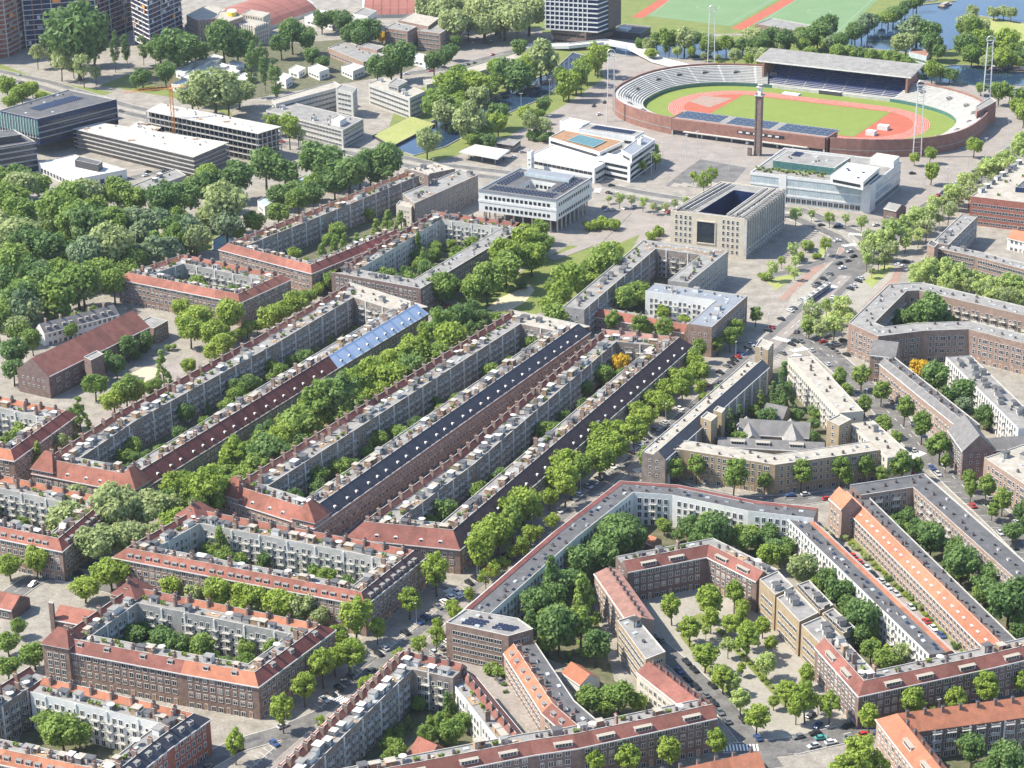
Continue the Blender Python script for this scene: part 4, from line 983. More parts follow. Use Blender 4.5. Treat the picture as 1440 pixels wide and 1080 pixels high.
rest = [k for k in range(N) if k not in front and k not in back]
runs = []; cur = []
for k in rest:
    if cur and (k != cur[-1]+1 or len(cur) >= 3): runs.append(cur); cur = []
    cur.append(k)
runs.append(cur)
for q, ks in enumerate(runs):
    fs = []; st = 11
    for i in range(st):                              # concrete steps of the stand
        f0, f1 = i/st, (i+1)/st
        A0, B0, A1, B1 = 105+17*f0, 63+19*f0, 105+17*f1, 63+19*f1; z0 = 2.4+7.6*f0; z1 = 2.4+7.6*f1
        fs += ringf(A0, B0, z0, A0, B0, z1, ks)+ringf(A0, B0, z1, A1, B1, z1, ks)
    B.part('stand_sector', fs, 'seat_white')
    B.part('outer_wall', ringf(124, 84, 0, 124, 84, 11.2, ks)+ringf(124, 84, 11.2, 123.2, 83.2, 11.2, ks)+ringf(123.2, 83.2, 11.2, 123.2, 83.2, 9.6, ks), 'stadium_brick')
    B.part('stand_rim', ringf(122, 82, 10, 123.2, 83.2, 10, ks), 'concrete')
    # stair aisle and vomitory
    k = ks[0]; t0 = 2*pi*k/N; fs = []
    for sgn in (0,):
        a0, a1 = t0-.008, t0+.008
        for i in range(11):
            f0, f1 = i/11, (i+1)/11; z1 = 2.4+7.6*f1+.06
            p = [(*W(*se(105+17*f, 63+19*f, t)), z1) for f, t in ((f0, a0), (f0, a1), (f1, a1), (f1, a0))]; fs.append(p)
    B.part('stair_aisle', fs, 'white_render')
    tv = 2*pi*(ks[0]+1.4)/N; x, y = W(*se(115.5, 74.8, tv)); x2, y2 = W(*se(124, 84, tv)); rz = atan2(y2-y, x2-x)+pi/2
    o = MB(); o.box(-2.2, 2.2, -1.6, 1.6, 0, 1.9, 'concrete'); o.box(-1.9, 1.9, 1.3, 1.66, .15, 1.75, 'metal_dark'); o.box(-1.6, 1.6, -1.2, 1.2, 1.9, 1.95, 'roof_dark')
    ob = o.build('vomitory', B.root); ob.location = (x-SC[0], y-SC[1], 6.3); ob.rotation_euler = (0, 0, rz)
B.part('pitch_wall', ringf(105, 63, 0, 105, 63, 2.4, range(N)), 'glass_green')
allk = range(N)
sheetp = lambda nm, pts, z, mt: B.part(nm, [[(*W(*p), z) for p in pts]], mt)
sheetp('infield_grass', [se(105, 63, 2*pi*k/N) for k in range(N)][::-1], .08, 'pitch')
def track(r, s_=42.2, n=16):
    pts = []
    for k in range(n+1): t = -pi/2+pi*k/n; pts.append((s_+r*cos(t), r*sin(t)))
    for k in range(n+1): t = pi/2+pi*k/n; pts.append((-s_+r*cos(t), r*sin(t)))
    return pts[::-1]
sheetp('running_track', track(47.5), .12, 'track_red')
sheetp('football_pitch', [(-53, -34.5), (53, -34.5), (53, 34.5), (-53, 34.5)][::-1], .16, 'pitch')
fs = []
for r in [37.2+1.22*i for i in range(9)]:
    a, b2 = track(r), track(r+.12)
    for k in range(len(a)): j = (k+1) % len(a); fs.append([(*W(*a[k]), .14 if abs(a[k][1]) > 34.6 or abs(a[k][0]) > 53.1 else .125) for k in (k, j)]+[(*W(*b2[k]), .14) for k in (j, k)])
B.part('lane_lines', fs, 'paint_white')
fs = []
for (a0, b0, a1, b1) in [(-52, -34, 52, -33.8), (-52, 33.8, 52, 34), (-52, -34, -51.8, 34), (51.8, -34, 52, 34), (-.1, -34, .1, 34), (-52, -20, -36, -19.8), (-52, 19.8, -36, 20), (-36.2, -20, -36, 20), (36, -20, 52, -19.8), (36, 19.8, 52, 20), (36, -20, 36.2, 20)]:
    fs.append([(*W(*p), .2) for p in ((a0, b0), (a1, b0), (a1, b1), (a0, b1))])
B.part('pitch_lines', fs, 'turf')
# pale jumping fan in the left bend
sheetp('jump_apron', [(-56, -22), (-60, 8), (-80, -2), (-76, -20)], .15, 'brick_pink')
def sbox(nm, a0, a1, b0, b1, z0, z1, mt, top=None):
    o = MB(); P = [W(a0, b0), W(a1, b0), W(a1, b1), W(a0, b1)]
    o.prism([(p[0]-SC[0], p[1]-SC[1]) for p in P], z0, z1, mt, top=top, bottom=True); return o.build(nm, B.root)
# entrance stand (towards the tower): brick front, flat roof with solar panels
sbox('entrance_front', -54, 51, 78, 80.5, 3.2, 10.6, 'stadium_brick'); sbox('entrance_base', -54, 51, 78.4, 79.6, 0, 3.2, 'metal_dark')
sbox('entrance_canopy', -45, 40, 80.5, 82.5, 3.0, 3.5, 'concrete_pale')
for k in range(11): sbox('entrance_column', -54+k*10.4, -53+k*10.4, 79.6, 80.4, 0, 3.2, 'concrete_pale')
sbox('entrance_window_band', -8, 24, 80.45, 80.7, 6.6, 8.4, 'glass')
for k in range(6): sbox('entrance_window', -7+k*5, -4.5+k*5, 80.71, 80.9, 7, 8, 'frame_white')
sbox('flat_roof', -55, 52, 57, 78.4, 9.6, 10.3, 'roof_white', 'roof_grey')
for i in range(21):
    for j in range(3):
        if i in (6, 13): continue
        o = MB(); o.box(-2.1, 2.1, -2.4, 2.4, 0, .25, 'solar'); ob = o.build('solar_panel', B.root)
        x, y = W(-51+i*5, 61+j*5.6); ob.location = (x-SC[0], y-SC[1], 10.32); ob.rotation_euler = (0, 0, atan2(SU[1], SU[0]))
fs = []
for i in range(8):
    f0, f1 = i/8, (i+1)/8
    b0, b1 = 62+15*f0, 62+15*f1; z0, z1 = 2.4+5*f0, 2.4+5*f1
    fs += [[(*W(-54, b0), z0), (*W(51, b0), z0), (*W(51, b0), z1), (*W(-54, b0), z1)], [(*W(-54, b0), z1), (*W(51, b0), z1), (*W(51, b1), z1), (*W(-54, b1), z1)]]
B.part('front_seating', fs, 'seat_white')
for a in (-55, 51.4): sbox('stand_end_wall', a, a+.8, 62, 79, 0, 10.8, 'stadium_brick')
# main stand with dark seats and big roof
for sec in range(7):
    a0, a1 = -50+sec*14.3+.35, -50+(sec+1)*14.3-.35; fs = []
    for i in range(12):
        f0, f1 = i/12, (i+1)/12; b0, b1 = -64-20*f0, -64-20*f1; z0, z1 = 2.4+9*f0, 2.4+9*f1
        fs += [[(*W(a0, b0), z0), (*W(a1, b0), z0), (*W(a1, b0), z1), (*W(a0, b0), z1)], [(*W(a0, b0), z1), (*W(a1, b0), z1), (*W(a1, b1), z1), (*W(a0, b1), z1)]]
    B.part('seat_block', fs, 'seat_blue')
B.part('main_stand_steps', [[(*W(-51, -63), 2.3), (*W(51, -63), 2.3), (*W(51, -85), 11.2), (*W(-51, -85), 11.2)]], 'concrete')
sbox('main_stand_apron', -56, 56, -64, -60.5, 0, 2.2, 'concrete_pale')
sbox('players_tunnel', -8, 8, -63, -59.5, 0, 2.8, 'metal_dark', 'roof_white')
sbox('main_stand_back', -53, 53, -88, -85.5, 0, 18.5, 'brick_dark')
for a in (-53, 51.6): sbox('main_stand_side', a, a+1.4, -88, -66, 0, 17, 'stadium_brick')
o = MB(); P = [(-58, -66, 17.2), (55, -66, 17.2), (55, -92, 20.4), (-58, -92, 20.4)]
top = [(*[c-d for c, d in zip(W(a, b), SC)], z) for a, b, z in P]; low = [(x, y, z-1.0) for x, y, z in top]
o.face(top, 'roof_grey'); o.face(low[::-1], 'concrete_pale')
for k in range(4): j = (k+1) % 4; o.face([low[k], low[j], top[j], top[k]], 'white_render')
o.build('main_stand_roof', B.root)
for k in range(10):
    a = -50+k*11
    o = MB(); p0 = W(a, -84); p1 = W(a, -67); o.tube([(p0[0]-SC[0], p0[1]-SC[1], 11), (p1[0]-SC[0], p1[1]-SC[1], 16.4)], .25, 'metal_light', 5); o.build('roof_strut', B.root)
    x, y = W(a, -84); o = MB(); o.tube([(x-SC[0], y-SC[1], 10), (x-SC[0], y-SC[1], 18.6)], .3, 'metal_light', 5); o.build('roof_post', B.root)
# gate building on the far bend
Pg = mass(B, [(1374,158),(1401,143),(1393,137),(1372,150)], 0, 13.5, 'stadium_brick', 'roof_grey')
sbox('timing_hut', 58, 64, 22, 27, 0, 3, 'white_render', 'roof_white'); sbox('timing_hut', 60, 67, 6, 11, 0, 3, 'white_render', 'roof_white'); sbox('landing_mat', -30, -18, -52, -47, .1, 1.0, 'roof_blue')
B.part('outer_band', ringf(124.2, 84.2, 3.8, 124.2, 84.2, 4.3, rest), 'concrete')
B.finish()
for k in range(22):                                  # slim poles along the stand rims
    pass
# marathon tower
tx, ty = W(14.7, 100)
T = thing('stadium_tower', 'slender square brick tower with crown and balconies in front of the stadium', 'tower', (tx, ty, 0)); foot([(tx-4, ty-4), (tx+4, ty-4), (tx+4, ty+4), (tx-4, ty+4)])
T.rotation_euler = (0, 0, atan2(SU[1], SU[0]))
b = MB(); b.box(-1.75, 1.75, -1.75, 1.75, 0, 38, 'brick_dark'); b.build('shaft', T)
for sx in (-1, 1): b = MB(); b.box(1.75*sx-.35, 1.75*sx+.35, -2.1, -1.4, 0, 40, 'brick_dark'); b.build('corner_pier', T)
b = MB(); b.box(-2.7, 2.7, -2.7, 2.7, 38, 38.6, 'concrete_pale'); b.build('balcony', T)
b = MB(); b.box(-1.2, 1.2, -1.2, 1.2, 38.6, 43, 'white_render'); b.build('lantern', T)
b = MB(); b.box(-2.0, 2.0, -2.0, 2.0, 43, 43.6, 'concrete_pale'); b.build('crown_slab', T)
b = MB(); b.tube([(0, 0, 43.6), (0, 0, 45)], (.9, 1.8), 'concrete_pale', 12); b.build('fire_bowl', T)
b = MB(); b.box(-5.5, -3.2, -4, -2.4, 0, 5, 'brick_dark'); b.build('base_wall', T)
# floodlight masts
def mast(a, b_, h, lab):
    x, y = W(a, b_); M_ = thing('floodlight_mast', lab, 'floodlight mast', (x, y, 0), 'stadium floodlight masts'); M_.rotation_euler = (0, 0, .1)
    for sx in (-2.6, 2.6):
        q = MB()
        for dy in (-.55, .55): q.tube([(sx, dy, 0), (sx*.72, dy, h)], .2, 'metal_light', 5)
        z = 1
        while z < h-2: q.tube([(sx*(1-.28*z/h), -.55, z), (sx*(1-.28*(z+2)/h), .55, z+2)], .09, 'metal_light', 4); z += 2
        q.build('mast_leg', M_)
    z = 3
    while z < h:
        f = 1-.28*z/h; q = MB(); q.tube([(-2.6*f, 0, z), (2.6*f, 0, z)], .12, 'metal_light', 4); q.build('rung', M_); z += 3.2
    q = MB()
    for k in range(16): a0, a1 = 2*pi*k/16, 2*pi*(k+1)/16; q.tube([(2.6*cos(a0), 0, h+1.6+2.6*sin(a0)), (2.6*cos(a1), 0, h+1.6+2.6*sin(a1))], .28, 'metal_light', 5)
    q.build('lamp_ring', M_)
    for k in range(6): q = MB(); q.box(-2.2+k*.78, -1.7+k*.78, -.9, -.3, h+1, h+1.7, 'white_render'); q.build('lamp', M_)
for a, b_, lab in ((-104, 68, 'white lattice floodlight mast beside the brick curve nearest the white showroom'), (104, 60, 'white lattice floodlight mast beside the dark brick curve near the glass showroom'), (-100, -84, 'white lattice floodlight mast behind the stand, in front of the canal and sports pitches'), (105, -76, 'white lattice floodlight mast behind the pale stand, in front of the river arm')):
    mast(a, b_, 44, lab)
# ------------------------------------------------------------------ square office on stilts
px = [(673,268),(782,282),(832,251),(732,237)]; P = [G(*p, 19.5) for p in px]
B = building('office_building', 'square white office raised on stilts, with a planted courtyard and solar roof', px)
hole = [G(*p, 19.5) for p in ((731,262),(767,269),(782,258),(746,252))]
P = mass(B, P, 7.5, 19.5, 'white_render', 'roof_dark', [('square', 2.75, [9.2, 15.3], 2)], world=True, hole=hole, bottom=True, coping='white_render', parapet=.7)
band_part(B, P, 13.2, 14.6, 'white_render', .25); band_part(B, P, 19.2, 20.3, 'zinc', .3)
B.part('court_floor', [[(*p, 12) for p in hole]], 'garden')
for k in range(8):
    for e in range(4):
        a, b_ = offs(P if area(P) > 0 else P[::-1], -1.2, True)[e], offs(P if area(P) > 0 else P[::-1], -1.2, True)[(e+1) % 4]
        x, y = a[0]+(b_[0]-a[0])*(k+.5)/8, a[1]+(b_[1]-a[1])*(k+.5)/8
        o = MB(); o.box(-.45, .45, -.45, .45, 0, 7.5, 'cream_render'); ob = o.build('column', B.root); ob.location = (x-B.o[0], y-B.o[1], 0)
core = [((p[0]*.55+q[0]*.45), (p[1]*.55+q[1]*.45)) for p, q in zip(P, [P[2], P[3], P[0], P[1]])]
B.part('ground_floor', [[(*core[i], 0), (*core[(i+1) % 4], 0), (*core[(i+1) % 4], 7.5), (*core[i], 7.5)] for i in range(4)], 'glass')
hc = offs(hole if area(hole) > 0 else hole[::-1], 3.5, True); mass(B, [G(*p, 19.5) for p in ((737,247),(800,257),(808,250),(745,241))], 19.5, 21.3, 'glass_pale', 'zinc', world=True, parapet=.1)
P4 = [G(*p, 19.5) for p in px]
panel_rows(B, P4, 19.6, .08, .92, .06, .24, 17, 3); panel_rows(B, P4, 19.6, .05, .2, .3, .85, 3, 9); panel_rows(B, P4, 19.6, .78, .95, .3, .9, 3, 9)
B.finish(400)
# ------------------------------------------------------------------ sand coloured offices with ribs
px = [(943,297),(1047,309),(1103,268),(1014,256)]; P = [G(*p, 22) for p in px]
B = building('office_building', 'sand coloured stone office with ribbed side, roof courtyard and one giant square opening', px)
hole = [G(*p, 22) for p in ((982,298),(1020,303),(1066,272),(1032,267))]
P = mass(B, P, 0, 22, 'sandstone', 'roof_grey', None, world=True, hole=hole, cwall='glass_blue', coping='sandstone')
A, C = G(943,297,22), G(1047,309,22); D = G(1103,268,22)
t = unit(A, C); nf = (t[1], -t[0]); 
if nf[0]*-A[0]+nf[1]*-A[1] < 0: nf = (-nf[0], -nf[1])
L = hypot(C[0]-A[0], C[1]-A[1])
for u0, u1 in ((.03, .32), (.66, .97)):
    a = (A[0]+(C[0]-A[0])*u0, A[1]+(C[1]-A[1])*u0); c = (A[0]+(C[0]-A[0])*u1, A[1]+(C[1]-A[1])*u1)
    B.windows(a, c, nf, [('street_tall', 2.6, [2, 5.4, 8.8, 12.2, 15.6, 18.6], .8)])
def fbox(nm, u0, u1, z0, z1, d, mt, base=A, tt=t, nn=nf):
    a = (base[0]+tt[0]*u0, base[1]+tt[1]*u0); c = (base[0]+tt[0]*u1, base[1]+tt[1]*u1)
    o = MB(); o.prism([(a[0]-B.o[0], a[1]-B.o[1]), (c[0]-B.o[0], c[1]-B.o[1]), (c[0]+nn[0]*d-B.o[0], c[1]+nn[1]*d-B.o[1]), (a[0]+nn[0]*d-B.o[0], a[1]+nn[1]*d-B.o[1])], z0, z1, mt, bottom=True); return o.build(nm, B.root)
fbox('giant_opening', L*.36, L*.61, 6.5, 18.2, .05, 'glass')
for u in (.355, .605): fbox('opening_frame', L*u, L*u+.5, 6.3, 18.5, .35, 'sandstone')
fbox('opening_frame', L*.355, L*.615, 18.2, 18.8, .35, 'sandstone'); fbox('opening_frame', L*.355, L*.615, 5.9, 6.5, .35, 'sandstone')
t2 = unit(C, D); n2 = (t2[1], -t2[0])
if n2[0]*-C[0]+n2[1]*-C[1] < 0: n2 = (-n2[0], -n2[1])
L2 = hypot(D[0]-C[0], D[1]-C[1]); k = 0
B.windows(C, D, n2, [('street_tall', 1.75, [6.0, 9.2, 12.4, 15.6, 18.6], .8)])
while k*3.5 < L2-1:
    fbox('rib', k*3.5, k*3.5+.7, 0, 22.6, 1.5, 'concrete_pale', C, t2, n2); fbox('rib_cap', k*3.5-.2, k*3.5+.9, 22.6, 23.6, 2.6, 'roof_grey', C, t2, n2); k += 1
fbox('floor_band', 0, L2, 4.6, 5.1, 1.2, 'white_render', C, t2, n2); fbox('floor_band', 0, L2, 2.2, 2.6, 1.2, 'white_render', C, t2, n2)
# lines of roof plant along the two long sides
for side_ in (0, 1):
    for q in range(14):
        p0, p1 = (P[0], P[3]) if side_ == 0 else (P[1], P[2])
        f = (q+.7)/15; pa = [G(*a, 22) for a in (((950+f*68, 298-f*36)) , (1035+f*58, 304-f*34))]
        put(B.root, 'roof_vent_white' if q % 2 else 'roof_vent', pa[side_][0], pa[side_][1], 22, .9)
for q in range(5):
    for ea, eb in (((950+q*5, 297-q*.2), (1016+q*4, 260+q*.2)), ((1022+q*5, 304+q*.6), (1074+q*5.5, 267+q*.3))):
        p0, p1 = G(*ea, 22), G(*eb, 22); o = MB(); o.tube([(p0[0]-B.o[0], p0[1]-B.o[1], 23), (p1[0]-B.o[0], p1[1]-B.o[1], 23)], .35, 'metal_dark' if q % 2 else 'concrete_pale', 4); o.build('roof_beam', B.root)
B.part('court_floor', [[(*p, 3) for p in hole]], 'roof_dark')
B.finish(320)
# ------------------------------------------------------------------ white showroom with brown roof terrace
B = building('showroom', 'white modernist showroom with terracotta brown roof terrace and glass roof court', [(825,220)])
ws = [('dark_strip', 3.6, [1.0], 1), ('dark_strip', 3.3, [5.2], 1.5)]
P = mass(B, [(742,220),(836,238),(880,213),(787,200)], 0, 9, 'white_render', 'roof_white', ws, coping='white_render')
P = mass(B, [(772,194),(843,215),(878,199),(793,183)], 0, 13, 'white_render', 'terracotta', [('dark_strip', 3.1, [10], 1)], hole=[G(*p, 13) for p in ()] or None, coping='white_render')
mass(B, [(797,197),(835,207),(853,198),(815,189)], 13, 13.6, 'glass_green', 'glass_green', parapet=.1)
mass(B, [(787,171),(818,178),(830,172),(800,166)], 0, 13, 'white_render', 'roof_white', coping='white_render')
P = mass(B, [(813,182),(893,193),(906,186),(827,174)], 0, 12.5, 'white_render', 'roof_grey', [('dark_strip', 3.1, [8], 1)], coping='white_render')
panel_rows(B, [G(*p, 12.5) for p in ((826,181),(890,190),(899,186),(836,176))], 12.5, .05, .95, .1, .9, 16, 4)
P = mass(B, [(874,212),(888,220),(921,197),(904,190)], 0, 15, 'white_render', 'zinc', [('dark_strip', 3.1, [1, 4.6, 8.2, 11.6], 1)], coping='white_render')
mass(B, [(838,222),(886,232),(893,224),(848,215)], 0, 11, 'white_render', 'roof_white', [('dark_strip', 3.1, [1, 4.6, 8], 1)], coping='white_render')
mass(B, [(741,214),(747,215),(751,212),(745,211)], 0, 15, 'white_render', 'roof_white', [('small', 2, [7, 10], .3)]); mass(B, [(896,196),(901,197),(904,194),(899,193)], 0, 18, 'white_render', 'roof_white')
B.finish()
# ------------------------------------------------------------------ glass showroom
px = [(1056,243),(1224,262),(1267,228),(1103,209)]
B = building('showroom', 'long white and pale glass office with planted roof terrace and green glass top storey', px)
P = mass(B, px, 0, 16, 'glass_pale', 'roof_grey', [('tall_glass', 3.2, [1.0], 1)], coping='white_render')
for z0, z1 in ((4.4, 5.4), (9.4, 10.4), (14.8, 16.6)): band_part(B, P, z0, z1, 'white_render', .25)
A, C, D = G(1056,243,16), G(1224,262,16), G(1267,228,16)
t = unit(A, C); nf = (t[1], -t[0]); L = hypot(C[0]-A[0], C[1]-A[1]); t2 = unit(C, D); n2 = (t2[1], -t2[0])
for u in (.24,): fbox('white_pier', L*u, L*u+4.5, 0, 17, .4, 'white_render', A, t, nf)
fbox('white_pier', L-5, L+.3, 0, 17, .4, 'white_render', A, t, nf); fbox('white_pier', -.2, 9, 0, 16.8, .4, 'white_render', C, t2, n2)
k = 0
while k*1.6 < L: fbox('glazing_bar', k*1.6, k*1.6+.09, 5.4, 14.8, .1, 'metal_light', A, t, nf); k += 1
P2 = mass(B, [(1087,226),(1173,237),(1196,222),(1108,212)], 16, 20.2, 'glass_green', 'roof_grey', parapet=.3, coping='white_render')
panel_rows(B, [G(*p, 20.2) for p in ((1110,220),(1124,222),(1133,215),(1119,213))], 20.3, .1, .9, .1, .9, 4, 4)
P3 = mass(B, [(1168,247),(1214,256),(1237,236),(1192,229)], 16, 20.8, 'white_render', 'roof_white', parapet=.3, coping='white_render', styles=[('dark_strip', 3.0, [17.4], .8)])
mass(B, [(1224,222),(1257,227),(1265,220),(1233,215)], 16, 20, 'white_render', 'roof_white', parapet=.2)
roof_bits(B, P2, 20.2, 8, ['roof_vent', 'skylight', 'roof_vent_white'], 7); roof_bits(B, P3, 20.8, 5, ['skylight', 'solar_panel'], 8)
for k in range(34):
    x, y = G(1064+k*2.9+random.uniform(-1, 1), 241+k*.25+random.uniform(-5, 1), 16); put(B.root, 'planter', x, y, 16, random.uniform(0, 3))
B.finish()
# ------------------------------------------------------------------ petrol station
cxy = G(682,212,5.2)
B = Bld('petrol_station', 'petrol station with cream canopy on white posts beside the main road', cxy[0], cxy[1], cat='petrol station')
FOOT_N = len(FOOT)
P = mass(B, [(646,213),(700,223),(717,211),(668,203)], 4.6, 5.4, 'white_render', 'roof_white', parapet=.15, bottom=True)
for u in (.15, .5, .85):
    for v in (.25, .75):
        x = (P[0][0]*(1-u)+P[1][0]*u)*(1-v)+(P[3][0]*(1-u)+P[2][0]*u)*v; y = (P[0][1]*(1-u)+P[1][1]*u)*(1-v)+(P[3][1]*(1-u)+P[2][1]*u)*v
        o = MB(); o.box(-.25, .25, -.25, .25, 0, 4.6, 'white_render'); ob = o.build('post', B.root); ob.location = (x-B.o[0], y-B.o[1], 0)
        o = MB(); o.box(-.6, .6, -1.2, 1.2, 0, 1.7, 'car_blue'); ob = o.build('fuel_pump', B.root); ob.location = (x-B.o[0]+1.2, y-B.o[1], 0)
mass(B, [(680,200),(722,206),(732,198),(692,193)], 0, 4, 'metal_dark', 'roof_grey', [('strip', 3, [1], .5)]); B.finish()
# ------------------------------------------------------------------ offices and building sites, far left
B = building('office_building', 'dark glass office with solar panels on a wide flat roof and green glass corner', [(80,150)])
px = [(-2,157),(53,169),(164,141),(97,127)]
P = mass(B, px, 8, 24, 'glass_blue', 'roof_dark', [('dark_strip', 3.4, [10, 13.5, 17, 20], 1)], parapet=.8)
for z in (11.8, 15.4, 19): band_part(B, P, z, z+.7, 'concrete', .2)
mass(B, [(-2,163),(53,175),(160,150),(97,135)], 0, 8, 'metal_dark', 'roof_dark')
A, C = G(-2,157,24), G(53,169,24); t = unit(A, C); nf = (t[1], -t[0]); L = hypot(C[0]-A[0], C[1]-A[1]); fbox('green_glass_front', 0, L, 14, 23.5, .3, 'glass_green', A, t, nf)
for k in range(14): fbox('glass_fin', k*L/14, k*L/14+.3, 12, 24, .7, 'metal_light', A, t, nf)
panel_rows(B, [G(*p, 24) for p in px], 24.1, .3, .55, .25, .85, 6, 18)
roof_bits(B, P, 24, 10, ['roof_hut_b', 'roof_vent', 'skylight'], 3); B.finish()
B = building('office_building', 'dark banded office with black roof plant behind the park trees', [(20,240)])
P = mass(B, [(-70,220),(50,200),(25,186),(-90,202)], 0, 18, 'glass_blue', 'roof_dark', [('dark_strip', 3.2, [1, 4.5, 8, 11.5, 15], 1)])
for z in (3.2, 6.7, 10.2, 13.7, 17): band_part(B, P, z, z+1, 'concrete', .25)
mass(B, [(-40,200),(30,190),(20,183),(-50,192)], 18, 22, 'metal_dark', 'roof_dark'); B.finish()
B = building('pavilion', 'low white roofed pavilion with a black plant box on its roof', [(115,235)])
mass(B, [(54,229),(107,253),(178,239),(105,218)], 0, 6, 'white_render', 'roof_white', [('tall_glass', 4, [.8], 1)]); mass(B, [(105,226),(138,233),(144,228),(112,220)], 6, 10, 'metal_dark', 'roof_dark'); B.finish()
B = building('pavilion', 'low dark flat roofed wing in front of the building site, half under the trees', [(205,255)])
P = mass(B, [(150,276),(165,283),(262,247),(246,238)], 0, 5, 'concrete', 'roof_grey', [('strip', 4, [1.5], 1)]); roof_bits(B, P, 5, 8, ['roof_hut_b', 'roof_vent', 'roof_hut_d'], 5); B.finish()
def frame_block(lab, px, z, floors, wall='concrete', nm='building_site'):
    B = building(nm, lab, px)
    P = [G(*p, z) for p in px]
    if area(P) < 0: P = P[::-1]
    foot(P); I = offs(P, -1.6, True); n = len(P); h = z/floors
    for f in range(1, floors+1):
        z1 = f*h
        o = MB(); o.prism([(p[0]-B.o[0], p[1]-B.o[1]) for p in P], z1-.35, z1, 'concrete_pale', top='raw_concrete' if f == floors else 'concrete', bottom=True); o.build('floor_slab', B.root)
    for i in range(n):
        B.part('set_back_wall', [[(*I[i], 0), (*I[(i+1) % n], 0), (*I[(i+1) % n], z-.4), (*I[i], z-.4)]], 'glass' if wall == 'dark' else wall)
        a, b_ = P[i], P[(i+1) % n]; L = hypot(b_[0]-a[0], b_[1]-a[1]); t = unit(a, b_); nn = (t[1], -t[0])
        if nn[0]*-a[0]+nn[1]*-a[1] < 0: continue
        k = 0 if wall == 'dark' else 10**6
        while k*4 < L:
            x, y = a[0]+t[0]*k*4-nn[0]*.5, a[1]+t[1]*k*4-nn[1]*.5
            o = MB(); o.box(-.22, .22, -.22, .22, 0, z-.3, 'concrete_pale'); ob = o.build('column', B.root); ob.location = (x-B.o[0], y-B.o[1], 0); k += 1
    r = random.Random(len(lab))
    for k in range(16):
        u, v = r.uniform(.05, .95), r.uniform(.1, .9)
        x = (P[0][0]*(1-u)+P[1][0]*u)*(1-v)+(P[3][0]*(1-u)+P[2][0]*u)*v; y = (P[0][1]*(1-u)+P[1][1]*u)*(1-v)+(P[3][1]*(1-u)+P[2][1]*u)*v
        put(B.root, r.choice(['roof_vent_white', 'roof_vent', 'skylight', 'roof_terrace']), x, y, z, r.uniform(0, 3))
    B.finish(); return B
frame_block('long pale topped building site slab with stacked open floors, nearest the park trees', [(102,181),(272,221),(322,200),(140,172)], 13.5, 5, 'brick_rear')
frame_block('taller open concrete frame under construction with raw white roof, behind the crane', [(205,156),(363,188),(396,178),(226,145)], 19, 5, 'dark')
frame_block('low concrete frame with round edged deck between the two building site slabs', [(178,180),(212,190),(228,178),(196,170)], 10, 3, 'dark')
# tower crane
x, y = G(246,206); T = thing('tower_crane', 'orange lattice tower crane standing on the building site', 'crane', (x, y, 0)); H_ = 36
q = MB()
for sx in (-.9, .9):
    for sy in (-.9, .9): q.tube([(sx, sy, 0), (sx, sy, H_)], .17, 'crane_orange', 4)
for k in range(18):
    z = k*2; s1 = 1 if k % 2 else -1
    for sy in (-.9, .9): q.tube([(-.9*s1, sy, z), (.9*s1, sy, z+2)], .1, 'crane_orange', 4); q.tube([(sy, -.9*s1, z), (sy, .9*s1, z+2)], .1, 'crane_orange', 4)
q.build('mast', T)
q = MB(); q.box(-1.1, 1.1, -1.1, 1.1, H_, H_+2.2, 'crane_orange'); q.build('cab', T)
ang = radians(200); c, s_ = cos(ang), sin(ang)
def jib(n, l0, l1, nm):
    q = MB(); k = l0
    for off in (-.7, .7): q.tube([(c*l0-s_*off, s_*l0+c*off, H_+2.2), (c*l1-s_*off, s_*l1+c*off, H_+2.2)], .14, 'crane_orange', 4)
    q.tube([(c*l0, s_*l0, H_+3.8), (c*l1, s_*l1, H_+3.4)], .14, 'crane_orange', 4)
    st = (l1-l0)/n
    for i in range(n):
        for off in (-.7, .7): q.tube([(c*(l0+st*i)-s_*off, s_*(l0+st*i)+c*off, H_+2.2), (c*(l0+st*(i+.5)), s_*(l0+st*(i+.5)), H_+3.7)], .07, 'crane_orange', 4)
    q.build(nm, T)
jib(12, 1, 30, 'jib'); jib(5, -1, -10, 'counter_jib')
q = MB(); q.box(-c*9-1, -c*9+1, -s_*9-1, -s_*9+1, H_+.4, H_+2.2, 'concrete'); q.build('counterweight', T)
q = MB(); q.tube([(0, 0, H_+2.2), (0, 0, H_+8)], .3, 'crane_orange', 4); q.build('apex', T)
# white slab offices
B = building('office_building', 'white banded office in two parallel wings with a taller stair block', [(440,160)])
os_ = [('strip', 3.0, [1, 4.2, 7.4, 9.6], 1)]
P = mass(B, [(374,156),(482,184),(511,168),(404,143)], 0, 11.5, 'concrete_pale', 'roof_grey', os_); roof_bits(B, P, 11.5, 8, ['roof_hut_b', 'roof_vent', 'roof_hut'], 2)
P = mass(B, [(382,141),(388,147),(482,122),(470,115)], 0, 14, 'concrete_pale', 'roof_beige', [('strip', 3.0, [1, 4.4, 7.8, 11], 1)])
P = mass(B, [(472,126),(496,131),(502,124),(480,119)], 0, 17.5, 'concrete_pale', 'roof_grey', [('strip', 3.0, [1, 4.4, 7.8, 11, 14.4], 1)])
mass(B, [(466,168),(478,171),(487,166),(476,162)], 11.5, 15, 'white_render', 'roof_white'); B.finish()
B = building('office_building', 'pale flat roofed office block with dark end wall above the canal', [(557,130)])
P = mass(B, [(518,118),(576,139),(598,129),(538,110)], 0, 14, 'concrete_pale', 'roof_beige', [('strip', 3.0, [1, 4.4, 7.8, 11], 1)])
